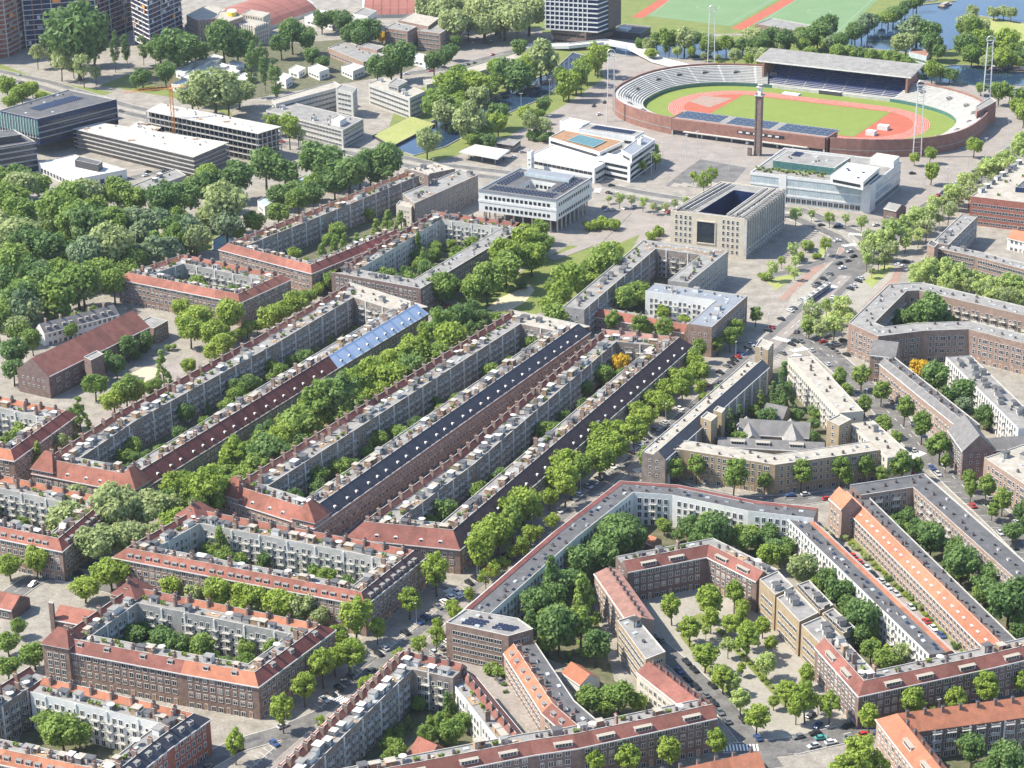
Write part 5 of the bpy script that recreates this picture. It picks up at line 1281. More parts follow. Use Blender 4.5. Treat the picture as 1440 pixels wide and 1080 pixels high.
mass(B, [(546,118),(560,122),(573,115),(558,110)], 14, 18, 'concrete', 'roof_grey', [('strip', 3.0, [15.2], .5)]); roof_bits(B, P, 14, 6, ['roof_vent', 'roof_hut'], 3); B.finish()
B = building('school_building', 'brick campus building in two flat roofed blocks below the red sports halls', [(600,45)])
P = mass(B, [(541,40),(573,45),(586,38),(556,32)], 0, 15, 'brick_brown', 'roof_grey', [('strip', 3.0, [1, 4.4, 7.8, 11.5], 1)]); roof_bits(B, P, 15, 4, ['roof_vent', 'roof_vent_white'], 1)
P = mass(B, [(587,44),(619,48),(648,29),(617,24)], 0, 14, 'brick_brown', 'roof_grey', [('strip', 3.0, [1, 4.4, 7.8, 11], 1)]); mass(B, [(560,29),(602,38),(618,26),(580,19)], 0, 16, 'brick_brown', 'roof_beige', [('strip', 3.0, [12], 1)]); B.finish()
B = building('school_building', 'low rambling flat roofed school beneath the campus building', [(500,72)])
P = mass(B, [(461,68),(511,88),(541,78),(486,58)], 0, 6, 'brick_pink', 'roof_grey', [('strip', 4, [1.5], 1)]); roof_bits(B, P, 6, 7, ['roof_vent', 'roof_vent_white', 'skylight'], 5)
mass(B, [(505,66),(530,71),(541,66),(516,61)], 0, 8, 'brick_pink', 'roof_grey'); B.finish()
for k, (px, lab) in enumerate([([(433,95),(449,102),(463,97),(446,90)], 'little white cube pavilion between hedges near the low school'), ([(480,94),(496,101),(513,94),(496,89)], 'little white pavilion with dark end wall near the low school'), ([(580,80),(598,84),(606,79),(588,75)], 'white roofed pavilion under the campus trees')]):
    B = building('pavilion', lab, px); mass(B, px, 0, 6, 'white_render', 'roof_white', [('strip', 4, [1.5], .8)]); B.finish()
B = building('office_building', 'flat roofed white block with dark side beside the red sports halls', [(505,20)])
mass(B, [(497,20),(517,24),(530,16),(512,11)], 0, 13, 'white_render', 'roof_grey', [('strip', 3, [1, 4.5, 8], 1)]); mass(B, [(428,24),(490,36),(500,22),(450,14)], 0, 6, 'white_render', 'roof_white', [('strip', 4, [1.5], 1)]); B.finish()
# a village of white pavilions
r = random.Random(5); sp = [(262,88),(285,86),(302,82),(258,98),(285,98),(308,93),(330,90),(268,108),(300,104),(325,101),(345,108),(256,118),(280,114),(400,108),(418,97)]
for k, (x, y) in enumerate(sp):
    wv = 13+r.uniform(-2, 3)
    B = building('pavilion', 'low white flat roofed pavilion in the cluster among poplars', [(x, y)], group='white pavilions among the poplars')
    mass(B, [(x-wv, y+1), (x+2, y+5), (x+wv, y-1), (x-2, y-5)], 0, 4+r.uniform(0, 2.5), 'white_render', 'roof_white', [('strip', 4, [1.2], .8)], coping='white_render'); B.finish()
# far towers at the top edge
def tower(lab, px, z, band, wall, gap=3.4, bh=.9, out=.35, base=None, win=None):
    B = building('tower_block', lab, px); P = [G(*p, 0) for p in px]
    if area(P) < 0: P = P[::-1]
    mass(B, P, 0, z, wall, 'roof_grey', win, world=True); zz = gap
    while zz < z: band_part(B, P, zz-bh, zz, band, out); zz += gap
    for i in range(len(P)):
        a, b_ = P[i], P[(i+1) % len(P)]; t = unit(a, b_); nn = (t[1], -t[0]); L = hypot(b_[0]-a[0], b_[1]-a[1])
        if nn[0]*-a[0]+nn[1]*-a[1] <= 0: continue
        k = 0
        while k*7 < L:
            x, y = a[0]+t[0]*k*7+nn[0]*.2-B.o[0], a[1]+t[1]*k*7+nn[1]*.2-B.o[1]; o = MB(); o.box(-.4, .4, -.4, .4, 0, z, 'brick_red' if k % 3 else 'concrete_pale'); ob = o.build('frame_column', B.root); ob.location = (x, y, 0); k += 1
        r = random.Random(i+len(lab))
        for k in range(int(L/3)):                    # netting and hoardings hung between floors
            u = r.uniform(1, L-5); f = r.randrange(1, int(z/gap)-1); w_ = r.uniform(2, 6)
            B.part('site_netting', [[(a[0]+t[0]*uu+nn[0]*(out+.1), a[1]+t[1]*uu+nn[1]*(out+.1), zz) for uu, zz in ((u, f*gap+.2), (u+w_, f*gap+.2), (u+w_, (f+1)*gap-1), (u, (f+1)*gap-1))]], r.choice(['roof_white', 'brick_pink', 'crane_orange', 'concrete', 'glass_pale']))
    B.finish(300, 1.0); return B
tower('tower block under construction with stacked rust and white slabs at the tram road', [(-60,90),(12,80),(38,66),(-40,60)], 62, 'concrete_pale', 'brick_red', 3.6, .5, 1.6)
tower('broad dark blue glass tower with thin white floor lines behind the round tree', [(38,70),(138,62),(190,40),(60,36)], 55, 'roof_white', 'glass_blue', 3.8, .4, .8)
tower('dark blue tower with pale balcony edges beside the beige octagon buildings', [(190,62),(212,74),(258,52),(230,38)], 52, 'roof_white', 'glass_blue', 3.6, .45, .9)
B = building('office_building', 'beige low office cluster with octagonal roof and yellow rotunda', [(300,35)])
for px, z, wl in (([(262,22),(278,30),(300,27),(318,14),(290,8)], 17, 'brick_pink'), ([(303,26),(322,31),(342,24),(328,15),(308,17)], 18, 'brick_pink'), ([(325,33),(358,40),(378,33),(348,27)], 14, 'cream_render'), ([(340,20),(370,25),(380,19),(352,14)], 16, 'cream_render')):
    mass(B, px, 0, z, wl, 'roof_beige', [('street_tall', 2.6, [1, 4.4, 7.8, 11.2, 13.6], 1)])
P = [G(326+7*cos(k*pi/6), 17+3*sin(k*pi/6), 20) for k in range(12)]; mass(B, P, 18, 21, 'car_yellow', 'roof_white', world=True, parapet=.2); B.finish()
# red barrel roofed sports halls
def hall(lab, a, b_, wid, h):
    A, C = G(*a), G(*b_); t = unit(A, C); nn = (-t[1], t[0]); L = hypot(C[0]-A[0], C[1]-A[1])
    B = Bld('sports_hall', lab, A[0], A[1], cat='sports hall', group='red sports halls'); n = 14; prof = [(wid*k/n, h*(1-(2*k/n-1)**2)**.8+3) for k in range(n+1)]
    foot([A, C, (C[0]+nn[0]*wid, C[1]+nn[1]*wid), (A[0]+nn[0]*wid, A[1]+nn[1]*wid)])
    pt = lambda u, v, z: (A[0]+t[0]*u+nn[0]*v, A[1]+t[1]*u+nn[1]*v, z)
    B.part('barrel_roof', [[pt(0, v0, z0), pt(L, v0, z0), pt(L, v1, z1), pt(0, v1, z1)] for (v0, z0), (v1, z1) in zip(prof[:-1], prof[1:])], 'hall_red')
    for u in (0, L): B.part('end_wall', [[pt(u, 0, 0)]+[pt(u, v, z) for v, z in prof]+[pt(u, wid, 0)]], 'glass_pale')
    for u0, u1 in ((-1.5, 0), (L, L+2.5)): B.part('arch_rim', [[pt(u0, v0, z0+.3), pt(u1, v0, z0+.3), pt(u1, v1, z1+.3), pt(u0, v1, z1+.3)] for (v0, z0), (v1, z1) in zip(prof[:-1], prof[1:])], 'white_render')
    for k in range(1, 6): u = L*k/6; B.part('roof_rib', [[pt(u, v0, z0+.12), pt(u+.4, v0, z0+.12), pt(u+.4, v1, z1+.12), pt(u, v1, z1+.12)] for (v0, z0), (v1, z1) in zip(prof[:-1], prof[1:])], 'tile_maroon')
    B.part('front_wall', [[pt(0, 0, 0), pt(L, 0, 0), pt(L, 0, 3), pt(0, 0, 3)]], 'concrete_pale'); B.finish()
hall('red barrel roofed sports hall with white arched rim behind the campus building', (512,26), (584,25), 62, 11)
hall('red barrel roofed sports hall with white arched rim beside the octagon offices', (352,52), (446,18), 62, 11)
# hotel tower over the canal
B = building('hotel_tower', 'white gridded hotel tower with dark windows and glass balconies on a brick podium', [(820,60)])
px = [(768,46),(842,50),(874,38),(800,30)]; P = [G(*p, 0) for p in px]
P0 = [G(*p, 9) for p in ((775,42),(824,47),(866,36),(818,31))]; mass(B, P0, 0, 9, 'brick_dark', 'roof_dark', [('dark_strip', 3.4, [.5, 5.5], 1)], world=True)
Pt = [G(*p, 10) for p in ((767,41),(840,46),(872,34),(800,28))]
if area(Pt) < 0: Pt = Pt[::-1]
mass(B, Pt, 10, 58, 'glass_blue', 'roof_grey', None, world=True, bottom=True); z = 10
while z < 56: band_part(B, Pt, z, z+.9, 'white_render', .5); z += 3.5
A, C, D = G(767,41,10), G(840,46,10), G(872,34,10); t = unit(A, C); nf = (t[1], -t[0]); L = hypot(C[0]-A[0], C[1]-A[1]); k = 0
while k*3.7 < L*.86: fbox('window_pier', k*3.7, k*3.7+.7, 10, 58, .55, 'white_render', A, t, nf); k += 1
t2 = unit(C, D); n2 = (t2[1], -t2[0]); L2 = hypot(D[0]-C[0], D[1]-C[1]); fbox('stair_core', L2*.45, L2, 10, 60, .8, 'brick_dark', C, t2, n2); B.finish()
B = building('boat_house', 'dark low waterside building beside the hotel tower', [(880,45)])
mass(B, [(858,44),(900,48),(915,38),(878,34)], 0, 5, 'metal_dark', 'roof_dark'); mass(B, [(866,40),(882,42),(888,38),(872,36)], 5, 6.5, 'white_render', 'roof_white'); B.finish()
# sports pavilion by the pitches
B = building('pavilion', 'long low club house with grey roof beside the sports pitches', [(1100,40)])
mass(B, [(1062,34),(1120,44),(1140,36),(1085,26)], 0, 6, 'brick_brown', 'roof_grey', [('strip', 4, [1.5], 1)]); B.finish()
B = building('pavilion', 'pink roofed boat house at the river bank behind the stadium', [(1295,78)])
mass(B, [(1278,74),(1303,80),(1308,72),(1284,68)], 0, 6, 'glass_pale', 'tile_pink', [('strip', 3, [1.5], .8)]); B.finish()
# white foot bridge over the canal
P = [G(*p) for p in ((740,66),(800,70),(850,66),(890,72),(925,88),(1000,104))]
T = thing('foot_bridge', 'long white road bridge crossing the canal below the hotel tower', 'bridge', (*P[2], 0)); l, r_ = offs(P, -5), offs(P, 5)
hz = [.3, 3.2, 4.0, 3.4, 2.0, .3]; q = MB(); R0 = lambda p, z: (p[0]-P[2][0], p[1]-P[2][1], z)
for i in range(5):
    q.face([R0(l[i], hz[i]), R0(l[i+1], hz[i+1]), R0(r_[i+1], hz[i+1]), R0(r_[i], hz[i])], 'concrete_pale'); q.face([R0(l[i], hz[i]-1), R0(l[i+1], hz[i+1]-1), R0(r_[i+1], hz[i+1]-1), R0(r_[i], hz[i]-1)], 'concrete_pale')
q.build('deck', T)
for sd in (l, r_):
    q = MB()
    for i in range(5):
        q.face([R0(sd[i], hz[i]-1.2), R0(sd[i+1], hz[i+1]-1.2), R0(sd[i+1], hz[i+1]+1), R0(sd[i], hz[i]+1)], 'white_render')
    q.build('parapet', T)
for i in (1, 2, 3): q = MB(); x, y, _ = R0(P[i], 0); q.box(x-.8, x+.8, y-.8, y+.8, 0, hz[i]-1, 'concrete'); q.build('pier', T)
# raised lawn by the canal
P = [G(*p, 1.6) for p in ((524,190),(551,206),(613,174),(578,163))]; T = thing('raised_lawn', 'bright green raised lawn deck edged in dark wall by the canal', 'lawn', (*P[0], 0)); q = MB()
q.prism([(p[0]-P[0][0], p[1]-P[0][1]) for p in P], 0, 1.6, 'metal_dark', top='metal_dark'); q.build('retaining_wall', T); q = MB(); I = offs(P if area(P) > 0 else P[::-1], -.5, True); q.face([(p[0]-P[0][0], p[1]-P[0][1], 1.64) for p in I], 'meadow'); q.build('lawn', T); foot(P)
# embankment walls by the canal house
B = building('boat_house', 'low curved quay building with pale flat roof along the canal', [(690,90)])
mass(B, [(600,120),(640,112),(735,82),(728,74),(640,100),(595,112)], 0, 4, 'concrete', 'roof_beige', [('strip', 4, [1], 1)]); B.finish()
HAZE = .000028
# ------------------------------------------------------------------ trees
def crown_mesh(name, kind, seed, leaf, n=2600):
    r = np.random.RandomState(seed)
    zc, sz = dict(round=(1.55, .92), street=(1.95, 1.25), plane=(1.4, .75), poplar=(3.6, 3.1), conifer=(2.0, 1.9), young=(1.9, 1.1), willow=(1.35, .95), bush=(.62, .6))[kind]
    m = dict(round=46, street=46, plane=60, poplar=70, conifer=60, young=30, willow=50, bush=16)[kind]
    C = []
    while len(C) < m:                                # clump centres through the crown volume, mostly near its surface
        d = r.normal(size=3); d /= np.linalg.norm(d)
        q = r.uniform(.35, 1)**.45*.78
        p = d*q*np.array([1, 1, sz])
        if kind == 'conifer':
            h = r.uniform(0, 1); a = r.uniform(0, 2*pi); rr = (1-h)*.85+.06; p = np.array([cos(a)*rr, sin(a)*rr, -sz+h*2*sz*.95])
        if kind == 'poplar': p[:2] *= .9
        if kind == 'plane' and p[2] < -.35: continue
        C.append(p)
    C = np.array(C)
    rad = r.uniform(.2, .36, m)*(1.25 if kind in ('plane', 'round', 'bush') else 1.0)
    if kind == 'conifer': rad = r.uniform(.14, .24, m)
    w = rad**2; idx = r.choice(m, n, p=w/w.sum())
    d = r.normal(size=(n, 3)); d /= np.linalg.norm(d, axis=1)[:, None]
    P = C[idx]+d*(rad[idx]*r.uniform(.6, 1.08, n))[:, None]*np.array([1, 1, .85])
    if kind == 'willow': P[:, 2] -= r.uniform(0, .5, n)*(np.hypot(P[:, 0], P[:, 1]) > .5)
    P[:, 2] += zc
    P[:, 2] = np.maximum(P[:, 2], .08)
    nr = d*1.0+r.normal(size=(n, 3))*.45+np.array([0, 0, .25]); nr /= np.linalg.norm(nr, axis=1)[:, None]
    a = np.cross(nr, r.normal(size=(n, 3))); a /= np.linalg.norm(a, axis=1)[:, None]; b = np.cross(nr, a)
    s = r.uniform(.04, .10, n)[:, None]*(1.15 if kind in ('bush',) else 1.0)
    if kind == 'willow': b = b*1.6
    V = np.empty((n, 4, 3)); V[:, 0] = P-a*s-b*s*.7; V[:, 1] = P+a*s-b*s*.4; V[:, 2] = P+a*s*.7+b*s; V[:, 3] = P-a*s*.6+b*s*.8
    me = bpy.data.meshes.new(name); me.vertices.add(n*4); me.vertices.foreach_set('co', V.reshape(-1))
    me.loops.add(n*4); me.loops.foreach_set('vertex_index', np.arange(n*4)); me.polygons.add(n)
    me.polygons.foreach_set('loop_start', np.arange(n)*4); me.polygons.foreach_set('loop_total', np.full(n, 4))
    me.materials.append(MATS[leaf]); me.update(); me.validate()
    return me, zc, sz, C
def trunk_mesh(name, zc, sz, C, kind):
    b = MB(); top = zc+sz*.1
    r = random.Random(len(name)); segs = [(0, 0, 0), (.02, .01, top*.35), (-.02, .03, top*.7), (.0, .0, top)]
    rr = .075 if kind not in ('poplar', 'young') else .055
    for i in range(3): b.tube([segs[i], segs[i+1]], (rr*(1-.25*i), rr*(1-.25*(i+1))), 'bark', 7)
    for k in range(7):
        c = C[(k*5) % len(C)]; z0 = top*(.4+.07*k)
        mid_ = (c[0]*.5, c[1]*.5, z0+(c[2]+zc-z0)*.6); b.tube([(0, 0, z0), mid_], (.035, .022), 'bark', 5); b.tube([mid_, (c[0], c[1], c[2]+zc)], (.022, .008), 'bark', 4)
    return b.mesh(name)
SPEC = {}; SHAPE = {}
NLEAF = dict(round=2800, street=2600, plane=4200, poplar=2600, conifer=2000, young=1150, willow=2800, bush=900)
def spec(kind, leaf):
    if (kind, leaf) not in SPEC:
        SPEC[(kind, leaf)] = []
        for v in range(3):
            if (kind, v) not in SHAPE:
                me, zc, sz, C = crown_mesh('crown', kind, 11*v+len(kind), leaf, NLEAF[kind]); SHAPE[(kind, v)] = (me, trunk_mesh('trunk', zc, sz, C, kind), zc, sz)
            else:
                me = SHAPE[(kind, v)][0].copy(); me.materials[0] = MATS[leaf]
            SPEC[(kind, leaf)].append((me,)+SHAPE[(kind, v)][1:])
    return SPEC[(kind, leaf)]
NT = [0]; TR = random.Random(21); TREES = []
def tree(px, py, dpx, kind, leaf, label, group, name=None, world=None, R=None, z=1.0, force=False, nudge=1):
    if leaf is None: leaf = TR.choice(['leaf_mid', 'leaf_dark', 'leaf_bright'])
    me, tk, zc, sz = TR.choice(spec(kind, leaf))
    if world: x, y = world
    else:
        R = 5.0
        for _ in range(3):
            x, y = G(px, py, zc*R*z*.95); R = dpx/2/PXM(x, y)
    if not force and blocked(x, y, 1.0):
        if world or nudge == 0: return None
        ok = False
        for rr in (2, 4, 6, 8, 10, 12):
            for k in range(12):
                a = -pi/4+k*pi/6*(1 if k % 2 else -1); xx, yy = x+rr*cos(a), y+rr*sin(a)
                if not blocked(xx, yy, 1.0): ok = True; break
            if ok: break
        if not ok: return None
        x, y = xx, yy
    nm = name or next((n_ for w_, n_ in (('closed block', 'garden_tree'), ('street tree', 'street_tree'), ('yard', 'yard_tree'), ('avenue', 'street_tree'), ('street', 'street_tree'), ('park', 'park_tree'), ('canal', 'bank_tree'), ('river', 'bank_tree'), ('greenway', 'greenway_tree'), ('plaza', 'plaza_tree'), ('belt', 'park_tree'), ('boulevard', 'street_tree'), ('court', 'yard_tree'), ('garden', 'garden_tree'), ('campus', 'campus_tree')) if w_ in label and kind in ('round', 'street', 'young')), None) or {'bush': 'bush', 'poplar': 'poplar_tree', 'conifer': 'conifer_tree', 'plane': 'plane_tree', 'willow': 'willow_tree'}.get(kind, 'leafy_tree')
    o = thing(nm, label, 'bush' if kind == 'bush' else 'tree', (x, y, 0), group, TR.uniform(0, 6.28))
    o.scale = (R*TR.uniform(.88, 1.12), R*TR.uniform(.88, 1.12), R*z*TR.uniform(.82, 1.15)); o.rotation_euler = (TR.uniform(-.06, .06), TR.uniform(-.06, .06), TR.uniform(0, 6.28))
    link('crown', me, o)
    if kind != 'bush': link('trunk', tk, o)
    NT[0] += 1; TREES.append((x, y, R)); return o
def trees(lst, kind, leaf, label, group, jit=2):
    for t in lst:
        k, l = (t[3] if len(t) > 3 else kind), (t[4] if len(t) > 4 else leaf)
        tree(t[0], t[1], t[2], k, l, label, group)
def scatter(poly, n, d, kind, leafs, label, group, seed, mind=.62, world=False, bush=False):
    """trees spread over an area, no two crowns too close"""
    r = random.Random(seed); xs = [p[0] for p in poly]; ys = [p[1] for p in poly]; got = []; tr = 0
    while len(got) < n and tr < n*40:
        tr += 1; x, y = r.uniform(min(xs), max(xs)), r.uniform(min(ys), max(ys))
        if not inpoly(x, y, poly): continue
        dd = d*r.uniform(.6, 1.4)
        if any(hypot((x-a)/1.0, (y-b)/.62) < mind*(dd+c)/2 for a, b, c in got): continue
        kk = kind if isinstance(kind, str) else r.choice(kind)
        if tree(x, y, dd, kk, r.choice(leafs), label, group, nudge=0): got.append((x, y, dd))
def row(pxs, n, d, kind, leafs, label, group, seed=1, jit=3):
    r = random.Random(seed); L = [0]
    for a, b in zip(pxs[:-1], pxs[1:]): L.append(L[-1]+hypot(b[0]-a[0], b[1]-a[1]))
    for k in range(n):
        s = L[-1]*(k+.5)/n; i = max(j for j in range(len(L)-1) if L[j] <= s); f = (s-L[i])/(L[i+1]-L[i])
        x = pxs[i][0]+(pxs[i+1][0]-pxs[i][0])*f+r.uniform(-jit, jit); y = pxs[i][1]+(pxs[i+1][1]-pxs[i][1])*f+r.uniform(-jit, jit)*.6
        tree(x, y, d*r.uniform(.65, 1.3), kind if isinstance(kind, str) else r.choice(kind), r.choice(leafs), label, group)
BR, MI, DK, OL, PA, BL, YE = 'leaf_bright', 'leaf_mid', 'leaf_dark', 'leaf_olive', 'leaf_pale', 'leaf_blue', 'leaf_yellow'
# greenway between the two long blocks
scatter([(215,695),(248,738),(312,706),(480,592),(640,487),(705,450),(665,437),(607,460),(482,538),(344,632),(232,682)], 66, 40, ['round', 'round', 'street'], [BR, MI, MI, DK, BR], 'leafy green tree in the dense greenway between the maroon and navy roofed blocks', 'greenway trees', 3, .5)
# avenue
g = 'avenue trees'; lb = 'tall bright green tree in front of the purple roofed block on the avenue'
trees([(680,742,58),(735,702,56),(797,650,54),(816,612,40),(840,617,36),(863,607,34),(897,577,34),(920,557,34),(937,543,34),(957,527,34),(775,668,40),(710,720,44),(665,765,40),(975,510,26)], 'round', BR, lb, g)
row([(662,780),(728,730),(798,676),(868,620),(938,562),(990,512)], 14, 38, ['round', 'street'], [BR, BR, MI], lb, g, 17)
trees([(613,806,40),(575,840,38),(500,870,44),(490,912,46),(530,885,26),(427,962,40),(453,937,38),(397,1003,36),(476,893,34),(330,1050,32),(470,925,32)], 'street', BR, 'bright green street tree on the housing block corners along the avenue', 'avenue corner trees')
row([(770,738),(700,800),(640,860),(560,925),(500,975)], 11, 26, ['young', 'street'], [BR], 'small light green young tree on the verge opposite the purple roofed block', 'young verge trees', 18)
trees([(777,730,26),(743,755,26),(693,803,24),(637,855,22),(613,893,32),(520,955,22),(560,925,20),(990,560,20),(1010,545,16),(985,545,22),(450,1013,20),(720,775,20)], 'young', BR, 'small light green young tree on the verge opposite the purple roofed block', 'young verge trees')
# plane trees and street below
trees([(118,735,60),(160,715,72),(205,712,62),(140,765,62),(100,705,48),(178,755,60),(235,712,44),(85,745,40),(215,745,44)], 'plane', OL, 'huge pale olive plane tree at the street bend between red roofed blocks', 'big plane trees')
trees([(155,800,50),(118,822,40),(57,783,38),(13,793,36),(190,795,40)], 'round', BR, 'bright green tree at the street bend beneath the plane trees', 'street bend trees')
row([(210,802),(260,815),(330,830),(410,850),(470,865)], 9, 36, 'round', [BR, BR, OL], 'bright spreading street tree before the long red roof with small dormers', 'long red roof street trees', 4)
trees([(360,840,44),(398,840,44),(405,857,34),(335,850,34)], 'round', BR, 'bright spreading street tree before the long red roof with small dormers', 'long red roof street trees')
trees([(10,900,36),(47,915,42),(10,935,34),(25,880,26)], 'round', MI, 'green tree beside the dark brick pavilion street', 'pavilion street trees')
trees([(310,765,34,'conifer',MI),(233,905,36),(222,890,32),(250,910,34),(317,933,28),(290,930,26),(205,880,26),(440,800,24),(330,785,20)], 'round', DK, 'tree in the yard of a red roofed courtyard block', 'courtyard block trees')
trees([(87,1023,58),(65,1015,40),(110,1030,40)], 'round', MI, 'round green yard tree beside the rooftop gardens', 'rooftop garden yard trees')
# plaza
trees([(1000,843,38),(1027,873,30),(970,883,32),(1050,900,38),(992,917,36),(1073,877,26),(1017,950,32),(1078,937,32,'round',PA),(1105,968,32),(1042,980,32,'street',PA),(1065,1003,40),(1133,985,40),(1135,947,26),(1167,990,36),(1033,838,30),(1045,850,26),(945,855,30),(1000,870,26),(1120,995,30)], 'street', BR, 'light green tree in the rows on the pale plaza', 'plaza trees')
trees([(1223,1007,34),(1283,987,40),(1343,980,38),(1387,967,40),(1243,1030,26),(1310,1005,22),(1430,955,26)], 'street', BR, 'bright green street tree before the brown red terrace by the front street', 'front street trees')
trees([(1207,1067,50),(1185,1085,40),(1007,1047,32),(943,1053,38),(883,1063,40),(823,1067,32),(1235,1080,36)], 'street', BR, 'bright green tree below the long brown red terrace with wide dormers', 'terrace foot trees')
trees([(1367,1052,44),(1417,1068,48),(1390,1080,40),(1440,1085,36)], 'round', DK, 'dark green tree in the yard of the bright orange hipped terrace', 'orange terrace yard trees')
scatter([(725,885),(790,805),(860,742),(905,748),(842,800),(832,895),(800,925)], 14, 34, ['round', 'round', 'conifer'], [DK, MI, MI], 'big dark tree in the yard of the white backed bent block', 'big courtyard trees', 51, .4)
scatter([(905,735),(1000,725),(1100,745),(1100,790),(1000,760),(900,770)], 12, 26, 'round', [DK, MI, BR], 'big dark tree in the yard of the white backed bent block', 'big courtyard trees', 52, .4)
row([(950,880),(1000,935),(1060,1012)], 16, 9, 'bush', [BR, OL, MI], 'low hedge bush on the plaza verge', 'plaza hedge bushes', 53, 2); row([(1010,885),(1065,945),(1120,1000)], 18, 9, 'bush', [BR, OL, MI], 'low hedge bush on the plaza verge', 'plaza hedge bushes', 54, 2)
scatter([(930,850),(1000,830),(1090,900),(1170,985),(1110,1010),(1040,1000),(970,910)], 14, 24, ['street', 'young'], [PA, BR, BR], 'small pale green tree between the plaza tree rows', 'plaza infill trees', 55, .7)
scatter([(600,960),(655,970),(700,1035),(640,1055),(530,1065)], 10, 22, ['round', 'bush', 'conifer'], [MI, DK], 'tree in the sheltered yard behind the comb chimney terrace', 'sheltered yard trees', 56, .5)
scatter([(1215,705),(1290,700),(1440,840),(1440,900)], 16, 26, ['round', 'bush'], [DK, MI, MI], 'dark leafy tree in the gardens behind the long orange terrace', 'orange terrace garden trees', 57, .5)
scatter([(1090,750),(1180,830),(1300,920),(1240,935),(1190,880),(1110,800)], 14, 24, ['round', 'bush'], [MI, DK, BR], 'dark green tree in the garden between the yellow school and the white terrace', 'school yard trees', 58, .5)
scatter([(1070,530),(1100,520),(1170,590),(1160,610),(1060,620),(1000,625)], 12, 17, ['round', 'bush', 'conifer'], [MI, DK], 'dark tree in the garden of the stone gabled school', 'stone school garden trees', 59, .5)
scatter([(1085,330),(1140,330),(1165,345),(1130,380),(1070,395)], 9, 16, 'young', [PA, BR], 'thin pale tree on the crossing verges', 'crossing verge trees', 60, .7); scatter([(1200,330),(1250,305),(1290,320),(1250,370),(1210,400)], 12, 20, 'young', [PA, OL], 'pale yellow green young tree lining the tree street past the stadium forecourt', 'tree street trees', 61, .6)
g = 'school yard trees'; lb = 'dark green tree in the garden between the yellow school and the white terrace'
trees([(1130,800,42,'round',OL),(1180,833,46,'round',DK),(1213,868,50,'round',DK),(1195,855,36),(1243,923,34,'round',MI),(1225,915,30,'round',MI),(1270,920,30,'round',OL),(1165,815,32),(1200,890,30)], 'round', DK, lb, g)
g = 'big courtyard trees'; lb = 'big dark tree in the yard of the white backed bent block'
trees([(1003,745,52),(1047,760,34),(1093,770,36),(970,745,34),(985,760,34),(1075,755,30),(1115,760,28),(793,815,60),(787,885,62),(867,750,58),(753,853,48),(837,910,44),(893,757,38),(847,780,48),(815,790,44),(775,840,44),(830,760,40),(880,735,40),(1085,740,28)], 'round', DK, lb, g)
trees([(870,975,48,'round',MI),(827,980,42,'round',MI),(895,985,30,'round',BR),(850,990,34)], 'round', MI, 'green tree in the yard beside the orange hipped shed', 'shed yard trees')
trees([(1310,755,46),(1353,790,50),(1383,823,40),(1420,845,62),(1432,885,28),(1290,745,36),(1340,770,36),(1400,810,36),(1275,722,26),(1440,800,40),(1425,745,30),(1440,725,36)], 'round', DK, 'dark leafy tree in the gardens behind the long orange terrace', 'orange terrace garden trees')
trees([(637,1030,36),(560,1057,30),(545,1045,26),(693,935,26,'bush',MI),(710,945,24,'bush',MI),(630,993,22,'conifer',DK),(655,1010,26),(620,1010,22)], 'round', MI, 'tree in the sheltered yard behind the comb chimney terrace', 'sheltered yard trees')
# right hand streets
trees([(1307,438,54),(1282,450,30),(1257,447,28),(1330,455,26)], 'round', DK, 'broad dark tree filling the court of the large closed flat roofed block', 'closed block court trees')
trees([(1212,525,30),(1240,550,26),(1272,577,28),(1297,600,30),(1323,622,36),(1243,593,28),(1217,567,24),(1180,533,24),(1190,548,22),(1260,615,20),(1363,675,22),(1387,687,28),(1410,703,28),(1290,657,22),(1365,690,20),(1395,715,22),(1330,650,18)], 'street', MI, 'green street tree along the street with the long slate strip roof', 'slate row street trees')
trees([(1103,547,36,'conifer',DK),(1090,555,20,'conifer',DK),(1063,598,30),(1120,585,20),(1045,620,18),(1110,610,18),(1130,615,20),(1150,575,22)], 'round', DK, 'dark tree in the garden of the stone gabled school', 'stone school garden trees')
trees([(1293,520,28,'round',YE)], 'round', YE, 'golden yellow tree in the garden behind the slate strip row', 'golden trees')
trees([(872,513,30)], 'round', YE, 'golden yellow tree in the yard of the purple roofed block', 'golden trees')
trees([(1315,533,40),(1357,547,40),(1358,572,30,'round',BL),(1335,560,30),(1385,585,28),(1405,590,20)], 'round', DK, 'dark tree in the garden between slate strip row and white balcony row', 'balcony row garden trees')
trees([(980,657,28),(1032,670,36),(1127,667,30),(1172,657,28),(1213,653,28),(1253,647,36),(945,655,28),(905,645,24),(1075,678,22),(1190,670,22),(1240,662,24)], 'street', MI, 'green street tree along the long sand brown brick row', 'sand brick row street trees')
trees([(1027,473,26),(1037,463,24),(1063,442,20),(1138,458,22),(970,500,24),(985,490,24),(1010,485,18)], 'street', MI, 'small green tree beside the blue grey corner block', 'corner block trees')
scatter([(1140,430),(1195,425),(1200,450),(1165,465),(1130,460)], 10, 26, 'young', [PA, OL], 'hazy pale young tree on the island by the tram', 'tram island trees', 5)
row([(1275,388),(1350,402),(1445,420)], 16, 24, 'young', [PA, PA, OL], 'pale yellow green tree in the double row on the boulevard', 'boulevard trees', 2)
row([(1285,378),(1360,392),(1450,408)], 16, 24, 'street', [PA], 'pale yellow green tree in the double row on the boulevard', 'boulevard trees', 3)
row([(1215,352),(1260,325),(1320,285),(1385,240),(1445,198)], 20, 24, ['young', 'street'], [PA], 'pale yellow green young tree lining the tree street past the stadium forecourt', 'tree street trees', 4)
